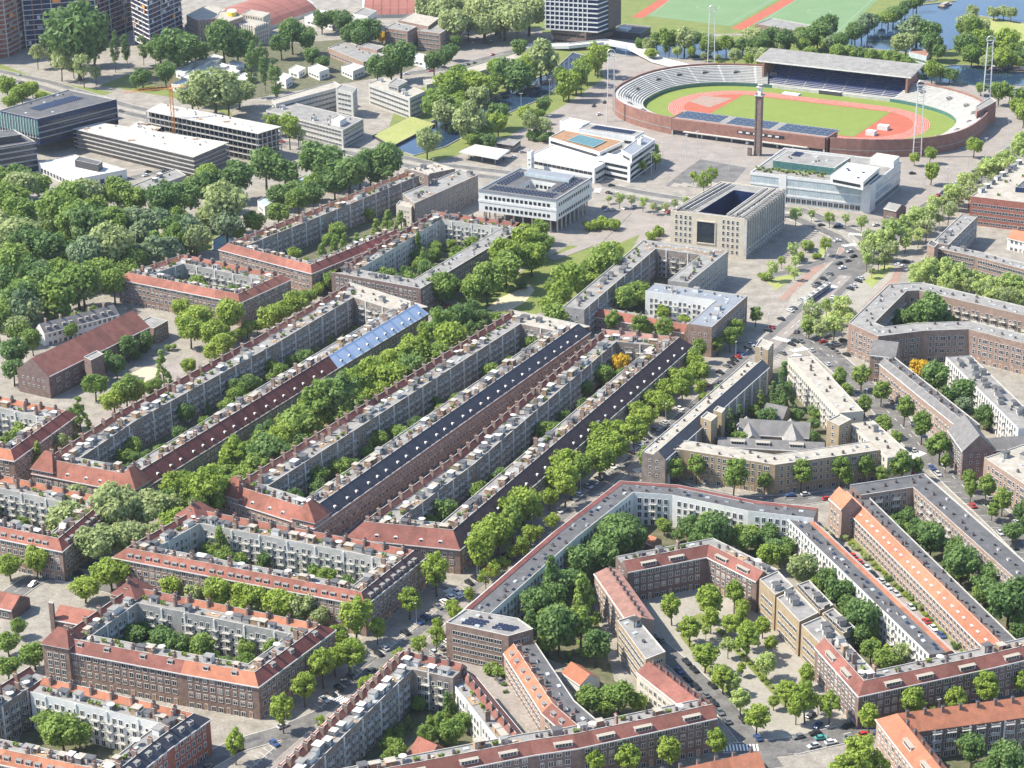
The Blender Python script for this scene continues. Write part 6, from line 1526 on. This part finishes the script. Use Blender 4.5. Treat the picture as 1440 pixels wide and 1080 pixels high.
row([(1235,365),(1290,330),(1350,285),(1420,235),(1450,215)], 14, 22, 'young', [PA, OL], 'pale yellow green young tree lining the tree street past the stadium forecourt', 'tree street trees', 6)
trees([(1310,242,26,'round',BR),(1370,207,22,'round',BR),(1308,218,18),(1286,222,16),(1440,160,28,'round',BR),(1432,150,24)], 'round', BR, 'single round green tree on the stadium forecourt', 'forecourt trees')
row([(1045,290),(1100,296),(1160,305),(1220,312)], 8, 16, 'young', [BR, PA], 'thin young tree along the front of the glass showroom', 'showroom trees', 9)
row([(850,275),(920,288),(990,282)], 9, 14, 'young', [PA, OL], 'thin hazy young tree on the verge of the main road by the white showroom', 'main road verge trees', 8)
trees([(845,312,30),(830,316,26),(862,316,24),(925,325,22),(915,332,20),(1135,345,20),(1125,360,18),(1075,388,20),(1150,360,16)], 'bush', BR, 'bright green shrub group on the brick paved square', 'square shrubs')
trees([(990,252,26),(1000,246,20),(975,247,16),(918,208,22),(922,222,20,'young',BR),(905,232,16),(743,173,28,'young',OL),(765,176,26,'young',OL),(765,190,30,'bush',DK),(750,190,24,'bush',DK)], 'young', BR, 'light young tree between the showrooms and the stadium paving', 'showroom forecourt trees')
# park
scatter([(655,402),(700,372),(735,330),(762,322),(764,340),(738,365),(700,390),(665,410)], 17, 38, 'round', [MI, BR, MI], 'lush green tree on the park lawn beside the grey flat roofed block', 'park lawn trees', 4, .48)
scatter([(760,438),(775,412),(825,372),(868,342),(872,360),(822,402),(778,444)], 16, 38, 'round', [BR, MI, MI], 'lush green tree shading the park playground', 'playground trees', 5, .48)
trees([(665,398,28,'street',MI),(610,395,44,'round',MI),(625,410,30,'round',DK),(640,400,24),(775,400,26),(690,410,20,'bush',DK),(715,405,20,'bush',DK),(735,400,18,'bush',DK),(783,442,22,'conifer',BR)], 'round', MI, 'green tree at the park edge by the end of the blue roofed block', 'park edge trees')
trees([(895,405,38),(880,422,34),(905,420,26)], 'round', MI, 'round tree in the court of the grey horseshoe block', 'horseshoe court trees'); trees([(935,432,22),(945,425,18),(965,440,16)], 'round', BR, 'small tree before the white end of the blue grey corner block', 'corner court trees')
row([(840,440),(870,452),(905,460),(940,465)], 6, 22, 'street', [BR, MI], 'small street tree before the low terrace with orange red roof', 'low terrace trees', 2)
# left: between the horseshoe and flat blocks
trees([(530,322,24),(545,312,26),(565,312,26),(552,335,22),(500,350,26),(485,360,28),(515,345,24),(470,352,24),(455,368,26),(595,360,16),(580,345,22),(465,335,24,'round',MI),(475,320,26,'round',MI),(515,300,16,'round',BR)], 'conifer', MI, 'slim dark tree in the garden of the open red horseshoe block', 'horseshoe garden trees')
row([(410,350),(450,392),(480,390)], 5, 22, 'round', [BR], 'bright street tree between the small red block and the horseshoe', 'small block street trees', 3)
trees([(447,217,62),(400,240,42),(373,233,48),(333,247,52),(520,232,44),(490,245,46),(548,226,46),(470,255,38),(505,240,40),(415,262,36),(535,240,38),(440,275,32),(390,275,30),(460,240,40)], 'round', DK, 'big dark tree along the back of the red horseshoe block', 'dark trees behind the horseshoe')
trees([(357,313,30),(390,297,36),(420,283,34),(440,262,30),(335,325,24)], 'round', MI, 'mid green tree beside the pale green shed', 'shed trees')
# park belt on the left
lbs = 'tall blue green tree in the broad park belt below the dark offices'; g = 'park belt trees'
trees([(23,250,44,'round',DK),(103,275,54,'round',MI),(120,322,62,'round',DK),(30,300,46,'round',MI),(37,335,56,'round',DK),(183,307,42,'round',BL),(227,287,52,'round',DK),(257,278,46,'round',DK),(287,262,42,'round',DK),(217,350,46,'willow',BL),(67,345,52,'round',DK),(150,330,44,'round',DK),(165,345,40,'willow',BL),(90,310,40,'round',DK),(10,360,46,'round',DK),(45,375,46,'round',DK),(200,325,40,'willow',BL),(245,320,40,'round',DK),(135,295,36,'round',MI),(10,280,36,'round',DK),(310,275,34,'round',DK),(270,255,30,'round',MI),(100,350,40,'round',DK),(30,320,40,'round',DK),(75,320,38,'round',MI),(320,262,36,'round',DK)], 'round', DK, lbs, g)
trees([(293,302,40,'willow',OL),(267,330,46,'willow',BL),(240,350,40,'willow',BL)], 'willow', OL, 'drooping willow beside the little park pond', 'pond willows')
trees([(27,418,52,'round',DK),(117,400,56,'round',MI),(20,455,46,'plane',OL),(80,410,44,'round',MI),(143,380,46,'round',MI),(160,400,40,'round',MI),(20,495,42,'round',DK),(18,518,36,'round',DK),(40,440,40,'plane',OL),(60,395,40,'round',DK),(180,375,36,'round',MI),(95,385,40,'round',MI),(5,400,40,'round',DK),(45,480,30,'round',MI),(150,362,36,'round',MI),(195,362,32,'willow',BL)], 'round', MI, 'leafy tree on the riverside lawn near the brick hall', 'riverside lawn trees')
trees([(253,433,28),(280,445,42),(320,445,42),(267,463,40),(297,470,36),(262,450,30),(310,462,30)], 'round', BR, 'bright tree in the clump before the small red roofed block', 'small block front trees')
row([(295,495),(330,470),(380,447),(425,418),(470,395)], 14, 28, 'round', [BR, MI, BR], 'bright green tree along the school street behind the long maroon roofed block', 'school street trees', 5)
trees([(230,527,30,'conifer',MI),(177,550,42,'round',MI),(160,560,36,'round',BR),(133,540,36,'round',MI),(163,513,30,'round',DK),(148,505,28,'round',DK),(110,592,34,'conifer',MI),(98,585,28,'round',DK),(80,620,30,'round',OL),(50,640,30,'conifer',MI),(20,645,28,'conifer',MI),(200,477,26,'round',DK),(180,490,30,'round',DK),(190,550,34,'round',BR),(215,545,26,'round',MI),(265,515,22,'round',BR),(240,488,18,'bush',MI),(75,590,24,'round',MI),(190,500,20,'bush',DK),(205,490,20,'bush',DK)], 'round', MI, 'tree around the yard of the long brick hall', 'brick hall yard trees')
trees([(110,445,24),(90,460,22),(130,440,20)], 'round', MI, 'small tree by the low slate roofed row', 'slate row trees')
scatter([(-10,235),(60,250),(130,262),(230,270),(330,225),(345,300),(260,345),(190,365),(110,410),(30,470),(-10,470)], 44, 44, ['round', 'round', 'willow', 'plane'], [MI, OL, BL, BR] if False else [OL, MI, BL, MI], 'blue green tree in the broad park belt below the dark offices', 'park belt trees', 31, .5)
# far left and top
trees([(160,72,18),(178,66,18),(200,62,18),(217,68,16),(353,95,26),(387,105,26),(368,78,20),(372,100,18)], 'poplar', DK, 'slender dark poplar standing among the white pavilions', 'poplars')
trees([(107,53,84),(85,60,50),(130,60,46),(247,60,62),(300,57,52),(225,70,36),(330,65,40),(275,70,36),(410,45,44),(430,55,32),(345,62,34),(190,110,22),(200,106,26),(232,100,32),(395,62,30),(250,80,30)], 'round', DK, 'big dark round tree before the far glass towers', 'far tower trees')
trees([(300,128,66),(270,135,44),(335,125,44),(285,120,44),(320,138,40)], 'plane', OL, 'wide hazy olive tree behind the building site', 'building site plane trees')
row([(45,75),(75,82),(110,92),(140,108)], 6, 26, 'young', [OL], 'thin olive tree along the tram road', 'tram road trees', 3)
trees([(10,122,26),(30,130,30),(45,122,22),(15,140,24),(60,135,20)], 'round', BR, 'bright bush-like tree on the verge before the dark solar office', 'solar office trees')
row([(375,168),(405,178),(425,192)], 4, 28, 'young', [OL, BR], 'hazy light tree beside the open concrete frame', 'concrete frame trees', 3)
trees([(563,80,48),(480,30,32),(500,40,30),(520,45,34),(440,80,24),(455,85,22),(530,95,34),(470,22,28),(452,28,28),(610,85,30),(625,78,26),(550,95,30),(635,70,22),(510,48,34),(490,50,26),(640,55,20)], 'round', DK, 'dark green tree around the brick campus building', 'campus trees')
trees([(537,50,18)], 'round', YE, 'small golden tree beside the brick campus building', 'golden trees')
row([(600,10),(650,15),(700,22),(755,12)], 9, 52, 'plane', [OL], 'large pale hazy tree behind the hotel car park', 'hotel car park trees', 4); row([(620,30),(680,38),(740,30)], 5, 40, 'plane', [OL], 'large pale hazy tree behind the hotel car park', 'hotel car park trees', 5)
g = 'canal bank trees'; lb = 'leafy tree on the grassy canal bank below the campus'
trees([(760,84,46,'willow',OL),(613,147,44,'round',MI),(633,122,42,'round',BR),(667,117,40,'round',BR),(713,100,36,'round',DK),(660,173,50,'willow',OL),(700,157,36,'round',DK),(600,200,34,'round',OL),(625,160,36,'round',OL),(730,112,26,'round',DK),(640,100,26,'round',MI),(728,66,24,'round',DK),(745,100,18,'bush',MI),(690,120,24,'round',MI),(685,165,26,'round',MI),(600,135,26,'round',BR),(645,140,30,'round',BR)], 'round', MI, lb, g)
row([(790,130),(808,112),(830,95),(845,75)], 7, 28, ['round', 'young'], [BR, MI], 'light tree on the bank between canal and stadium paving', 'stadium bank trees', 4)
trees([(790,108,24),(800,118,22),(820,98,28),(838,82,26)], 'round', MI, 'light tree on the bank between canal and stadium paving', 'stadium bank trees')
scatter([(600,150),(640,118),(690,98),(748,84),(752,104),(705,128),(640,165)], 16, 30, ['round', 'willow'], [MI, DK, BR, OL], 'leafy tree on the grassy canal bank below the campus', 'canal bank trees', 12, .45)
scatter([(640,205),(690,178),(745,152),(800,128),(815,132),(760,165),(700,195)], 8, 24, 'round', [MI, BR, DK], 'light tree on the bank between canal and stadium paving', 'stadium bank trees', 13, .5)
# behind the stadium
scatter([(880,55),(960,48),(1040,55),(1060,45),(1150,40),(1190,60),(1180,72),(1080,80),(1000,66),(900,62)], 34, 24, 'round', [DK, MI, MI, OL], 'green tree in the belt between stadium and sports pitches', 'stadium belt trees', 8, .55)
row([(905,72),(960,70),(1010,78),(1060,80)], 8, 16, ['round', 'young'], [OL, BR, PA], 'small light tree along the canal edge behind the pale stand', 'canal edge trees', 5)
trees([(1150,45,34),(1165,38,32),(1135,52,28),(1070,60,30),(1085,55,30),(1045,62,26)], 'round', DK, 'green tree in the belt between stadium and sports pitches', 'stadium belt trees')
row([(1165,60),(1205,45),(1240,25),(1270,12),(1295,-2)], 15, 24, 'round', [MI, BL, DK], 'bushy tree along the river bank by the sports pitch', 'river bank trees', 6)
row([(1190,75),(1240,82),(1290,95),(1340,105)], 13, 22, 'round', [MI, BR, DK], 'bushy tree between the big stand roof and the river', 'stand roof trees', 7)
trees([(1290,38,46,'willow',BL),(1305,50,36,'round',DK),(1275,55,34,'round',OL),(1262,62,24,'round',OL),(1320,72,22,'round',DK),(1300,62,30,'round',DK)], 'round', DK, 'big blue green tree on the river islet', 'islet trees')
scatter([(1350,40),(1375,25),(1395,45),(1440,62),(1440,90),(1380,85),(1345,75)], 26, 24, 'round', [MI, DK, BR, OL], 'leafy tree along the meadow edge by the river', 'meadow edge trees', 9, .5)
trees([(1398,14,20),(1412,14,20),(1422,18,18),(1360,32,28),(1367,18,18)], 'round', OL, 'small olive tree at the far tip of the meadow', 'meadow tip trees')
row([(1375,118),(1400,128),(1440,132)], 5, 22, 'round', [BR, MI], 'round light tree on the pavement behind the far stand', 'far stand trees', 3)
# gardens of the closed blocks: small trees and bushes spread in each court
for ci, I in enumerate(COURTS):
    r = random.Random(40+ci); xs = [p[0] for p in I]; ys = [p[1] for p in I]; A_ = abs(area(I)); n = int(min(95, A_/42)); tr = 0; c = 0
    while c < n and tr < n*12:
        tr += 1; x, y = r.uniform(min(xs), max(xs)), r.uniform(min(ys), max(ys))
        if not inpoly(x, y, I): continue
        k = r.choice(['bush', 'bush', 'round', 'round', 'conifer'])
        R_ = {'bush': r.uniform(1.1, 2.2), 'round': r.uniform(2.4, 4.8), 'conifer': r.uniform(1.4, 2.2)}[k]
        t = tree(0, 0, 0, k, r.choice([DK, MI, MI] if k != 'bush' else [MI, DK, BR, OL]), {'bush': 'garden bush inside a closed housing block', 'round': 'garden tree inside a closed housing block', 'conifer': 'garden conifer inside a closed housing block'}[k], 'closed block garden plants', world=(x, y), R=R_)
        if t: c += 1
# hedge plants of the lane
row([(1170,738),(1230,795),(1300,860),(1365,925)], 26, 11, 'bush', [MI, BR, DK, OL], 'clipped bush in the front gardens of the hedge lane', 'hedge lane bushes', 3, 2)
row([(722,948),(760,985),(795,1030)], 10, 10, 'bush', [MI, DK], 'front garden bush along the parked lane', 'parked lane bushes', 4, 2)
# ------------------------------------------------------------------ vehicles
def car_proto(col):
    r = thing('parked_car', 'car', 'car', (0, 0, 0)); b = MB()
    prof = [(-2.1, .35), (-2.15, .75), (-2.0, .92), (-1.5, .95), (1.0, .92), (1.9, .78), (2.12, .6), (2.1, .35)]
    n = len(prof)
    for (x0, z0), (x1, z1) in zip(prof[:-1], prof[1:]): b.face([(x0, -.86, z0), (x0, .86, z0), (x1, .86, z1), (x1, -.86, z1)], 'car_'+col)
    for y in (-.86, .86): b.face([(x, y, z) for x, z in (prof if y > 0 else prof[::-1])], 'car_'+col)
    b.box(-2.05, 2.05, -.8, .8, .22, .36, 'metal_dark'); b.build('body', r)
    b = MB(); lo = [(-1.75, .93), (1.0, .91)]; hi = [(-1.2, 1.45), (.25, 1.45)]
    q = [(lo[0][0], -.8, lo[0][1]), (lo[1][0], -.8, lo[1][1]), (lo[1][0], .8, lo[1][1]), (lo[0][0], .8, lo[0][1])]; t = [(hi[0][0], -.62, hi[0][1]), (hi[1][0], -.62, hi[1][1]), (hi[1][0], .62, hi[1][1]), (hi[0][0], .62, hi[0][1])]
    for k in range(4): j = (k+1) % 4; b.face([q[k], q[j], t[j], t[k]], 'glass')
    b.build('windows', r); b = MB(); b.box(hi[0][0]-.03, hi[1][0]+.03, -.65, .65, 1.44, 1.5, 'car_'+col); b.build('roof', r)
    w_ = MB(); w_.tube([(0, -.11, 0), (0, .11, 0)], .32, 'tyre', 10); wm = w_.mesh('wheel')
    for x in (-1.35, 1.35):
        for y in (-.8, .8): link('wheel', wm, r, (x, y, .32))
    return r
PROTO = {c: car_proto(c) for c in ('white', 'silver', 'black', 'red', 'blue', 'grey', 'teal', 'yellow')}
CR = random.Random(9); USED = set(); CARS = []
def car(x, y, h, place, col=None, parked=True):
    if blocked(x, y, 1.2) or any(hypot(x-a, y-b) < 2.6 for a, b in CARS): return
    col = col or CR.choice(['silver', 'black', 'black', 'grey', 'grey', 'white', 'silver', 'blue', 'red', 'black', 'grey'])
    p = PROTO[col]
    if col in USED:
        o = p.copy(); COL.objects.link(o)
        for ch in list(p.children): c2 = ch.copy(); COL.objects.link(c2); c2.parent = o
    else: o = p; USED.add(col)
    o.location = (x, y, .16); o.rotation_euler = (0, 0, h+(pi if CR.random() < .5 else 0)); CARS.append((x, y))
    o['label'] = f'{col} car {"parked" if parked else "driving"} {place}'; o['group'] = f'{col} cars {place}'
def cars_road(name, off, step, prob, place, turn=0.0, idx=0, parked=True, zone=None):
    R = [r for r in ROADS if r[0] == name][idx]
    for (x, y, h) in along(offs(R[1], off), step, CR.uniform(0, step)):
        if CR.random() > prob: continue
        if parked and any(q is not R and seg_d(x, y, q[1]) < q[2]/2+1 for q in ROADS): continue
        car(x+CR.uniform(-.2, .2), y, h+turn+CR.uniform(-.03, .03), place, parked=parked)
for o_ in (-8.6, 8.6): cars_road('avenue', o_, 4.4, .5, 'on the tree-lined avenue', turn=1.2)
cars_road('avenue', -4.6, 55, .7, 'along the tram avenue', parked=False); cars_road('avenue', 4.6, 60, .7, 'along the tram avenue', parked=False)
for o_ in (-6.5, 6.5): cars_road('main_road', o_, 48, .6, 'on the main road', parked=False)
for o_ in (-5.2, 5.2): cars_road('north_street', o_, 6.4, .42, 'on the street with the slate strip row'); cars_road('tree_street', o_, 7, .3, 'on the tree street')
for o_ in (-3.4, 3.4): cars_road('cross_street', o_, 6.5, .35, 'before the sand brown brick row'); cars_road('front_street', o_, 6.2, .55, 'on the front street'); cars_road('boulevard', o_, 7, .4, 'on the boulevard')
for nm, pl in (('block_street', 'before the long red roof'), ('corner_street', 'at the street bend'), ('terrace_street', 'below the navy roofed block'), ('school_street', 'on the school street'), ('park_street', 'at the park end'), ('lower_street', 'on the lower side street'), ('hotel_drive', 'near the hotel'), ('office_road', 'behind the park belt')):
    for o_ in (-2.9, 2.9): cars_road(nm, o_, 6.5, .26, pl)
for o_ in (-2.4, 2.4): cars_road('narrow_street', o_, 6.5, .3, 'in the narrow street')
cars_road('lane', -1.6, 5.6, .72, 'in the hedge lane'); cars_road('lane', -2.0, 5.8, .6, 'in the parked lane', idx=1); cars_road('plaza_street', 2.6, 6, .6, 'beside the plaza'); cars_road('plaza_street', -2.6, 6, .4, 'beside the plaza')
for (px_, py_, a, c) in [(1150,476,.4,'black'),(1158,482,.4,'red'),(1164,474,.4,'grey'),(1172,484,.4,'white'),(1178,486,.4,'silver'),(1185,480,.4,'grey'),(1154,462,.3,'black'),(1190,500,-.8,'black'),(1168,512,-.8,'black'),(1155,1040,.2,'teal'),(1150,1022,.9,'blue'),(1140,1008,.9,'black'),(1178,340,.3,'white'),(1155,318,.2,'black'),(1177,320,.7,'black'),(1195,355,.5,'silver'),(1200,362,.5,'black'),(1192,368,.5,'grey'),(1185,378,.5,'white'),(1180,372,.5,'black'),(1232,318,.3,'silver'),(1244,322,.2,'grey'),(1283,245,.1,'black'),(860,262,.1,'black'),(837,258,.1,'grey'),(640,52,.3,'black'),(655,48,.3,'white'),(668,42,.3,'black'),(682,40,.3,'red'),(700,48,.3,'grey'),(672,55,.3,'silver'),(690,60,.3,'black'),(843,162,.5,'white'),(850,145,1.2,'black'),(835,150,1.2,'black'),(700,228,.2,'white'),(722,222,.2,'white'),(735,215,.3,'silver'),(30,118,.2,'black'),(42,120,.2,'black'),(5,115,.2,'yellow'),(1030,335,.2,'white')]:
    x, y = G(px_, py_); car(x, y, a, 'on the open paving' , c)
for k in range(14):
    x, y = G(CR.uniform(850, 985), CR.uniform(292, 300)); car(x, y, .9, 'in the main road parking bays')
for p in [c for c in PROTO if c not in USED]:
    for ch in list(PROTO[p].children): bpy.data.objects.remove(ch)
    bpy.data.objects.remove(PROTO[p])
# tram
x0, y0 = G(1134,427); x1, y1 = G(1163,407); h = atan2(y1-y0, x1-x0); x, y = (x0+x1)/2, (y0+y1)/2
T = thing('tram', 'white and blue articulated tram leaving the big crossing', 'tram', (x, y, .2), rz=h)
for k in range(5):
    u = -11.6+k*5.8; b = MB(); b.box(u-2.75, u+2.75, -1.2, 1.2, .35, 3.2, 'white_render'); b.box(u-2.7, u+2.7, -1.24, 1.24, .35, 1.1, 'car_blue'); b.build('car_section', T)
    b = MB(); b.box(u-2.5, u+2.5, -1.26, 1.26, 1.4, 2.6, 'glass'); b.build('window_band', T)
    b = MB(); b.box(u-1.6, u+1.6, -.7, .7, 3.2, 3.6, 'roof_grey'); b.build('roof_unit', T)
    b = MB(); b.box(u-1, u+1, -1.0, 1.0, 0, .35, 'metal_dark'); b.build('bogie', T)
    if k < 4: b = MB(); b.box(u+2.75, u+3.05, -1.1, 1.1, .5, 3.1, 'metal_dark'); b.build('bellows', T)
# boats
def boat(px_, py_, L_, a, lab, cabin='white_render', hull='metal_dark'):
    x, y = G(px_, py_); o = thing('canal_boat', lab, 'boat', (x, y, .1), rz=a); b = MB(); w_ = L_*.14
    pl = [(-L_/2, -w_), (L_*.3, -w_), (L_/2, 0), (L_*.3, w_), (-L_/2, w_)]; b.prism(pl, 0, 1.0, hull, top='timber'); b.build('hull', o)
    b = MB(); b.box(-L_*.35, L_*.15, -w_*.7, w_*.7, 1.0, 2.6, cabin); b.build('cabin', o); b = MB(); b.box(-L_*.33, L_*.13, -w_*.72, w_*.72, 1.5, 2.2, 'glass'); b.build('cabin_windows', o)
boat(748,124,11,.5,'small white cabin boat adrift on the canal'); boat(725,117,14,.4,'houseboat moored under the canal willow', 'brick_pink'); boat(768,118,9,.7,'open work boat moored mid canal', 'zinc')
boat(1300,2,24,.3,'long white barge moored at the far river quay', 'white_render', 'white_render'); boat(1330,8,18,.9,'barge at the far river quay with pale cabin', 'roof_beige'); boat(1420,96,14,.2,'moored boat with pale cabin on the river arm', 'roof_beige'); boat(1402,98,12,-.1,'moored boat with white cabin on the river arm'); boat(1435,102,16,0,'dark houseboat on the river arm', 'brick_brown')
boat(1228,32,14,.6,'small barge along the pitch side river bank', 'white_render'); boat(1262,16,16,.5,'narrow barge along the pitch side river bank', 'zinc')
# lamp posts and poles
b = MB(); b.tube([(0, 0, 0), (0, 0, 11)], (.13, .08), 'metal_light', 6); POLE = b.mesh('pole'); b = MB(); b.box(-.9, .9, -.22, .22, 11, 11.2, 'metal_light'); LAMP = b.mesh('lamp_head')
def lamp(x, y, lab, grp, rz=0, s=1.0):
    if blocked(x, y, .3): return
    o = thing('lamp_post', lab, 'lamp post', (x, y, 0), grp, rz); o.scale = (s, s, s); link('pole', POLE, o); link('lamp_head', LAMP, o)
for (px_, py_) in [(733,160),(773,140),(811,125),(843,108),(691,177),(773,192),(980,215),(965,220),(1331,268),(1360,243),(1417,197),(1425,153),(932,232),(916,245),(1050,232),(1025,240),(1300,262),(1385,225),(880,90),(940,80)]:
    lamp(*G(px_, py_), 'tall pale lamp post on the stadium paving', 'stadium paving lamp posts', .4, 1.25)
for nm in ('avenue', 'main_road', 'north_street', 'front_street', 'tree_street'):
    R = [r for r in ROADS if r[0] == nm][0]
    for (x, y, h) in along(offs(R[1], R[2]/2+1.2), 42, 10): lamp(x, y, 'slim street lamp along the '+nm.replace('_', ' '), nm.replace('_', ' ')+' lamps', h, .8)
for k in range(9):
    x, y = W(-50+k*12, 84+2*(k % 2)); 
for (a_, b_) in [(-60+i*11, 60.5) for i in range(12)]:
    x, y = W(a_, b_); o = thing('flag_pole', 'thin white pole along the front seating of the stadium', 'pole', (x, y, 2.4), 'stadium poles'); o.scale = (.8, .8, .8); link('pole', POLE, o)
b = MB(); b.box(-9200, 9200, -2200, 16200, -1, 400, 'bark'); hz_ = b.build('haze'); tag(hz_, kind='stuff')
hm = bpy.data.materials.new('haze'); hm.use_nodes = True; n = hm.node_tree.nodes; n.remove(n['Principled BSDF']); pv = n.new('ShaderNodeVolumePrincipled')
pv.inputs['Color'].default_value = (.80, .88, 1, 1); pv.inputs['Density'].default_value = HAZE; pv.inputs['Anisotropy'].default_value = .2
hm.node_tree.links.new(pv.outputs[0], n['Material Output'].inputs['Volume']); hz_.data.materials.clear(); hz_.data.materials.append(hm)
print('trees', NT[0], 'cars', len(CARS))
print('objects', len(bpy.data.objects), 'windows', NWIN[0])
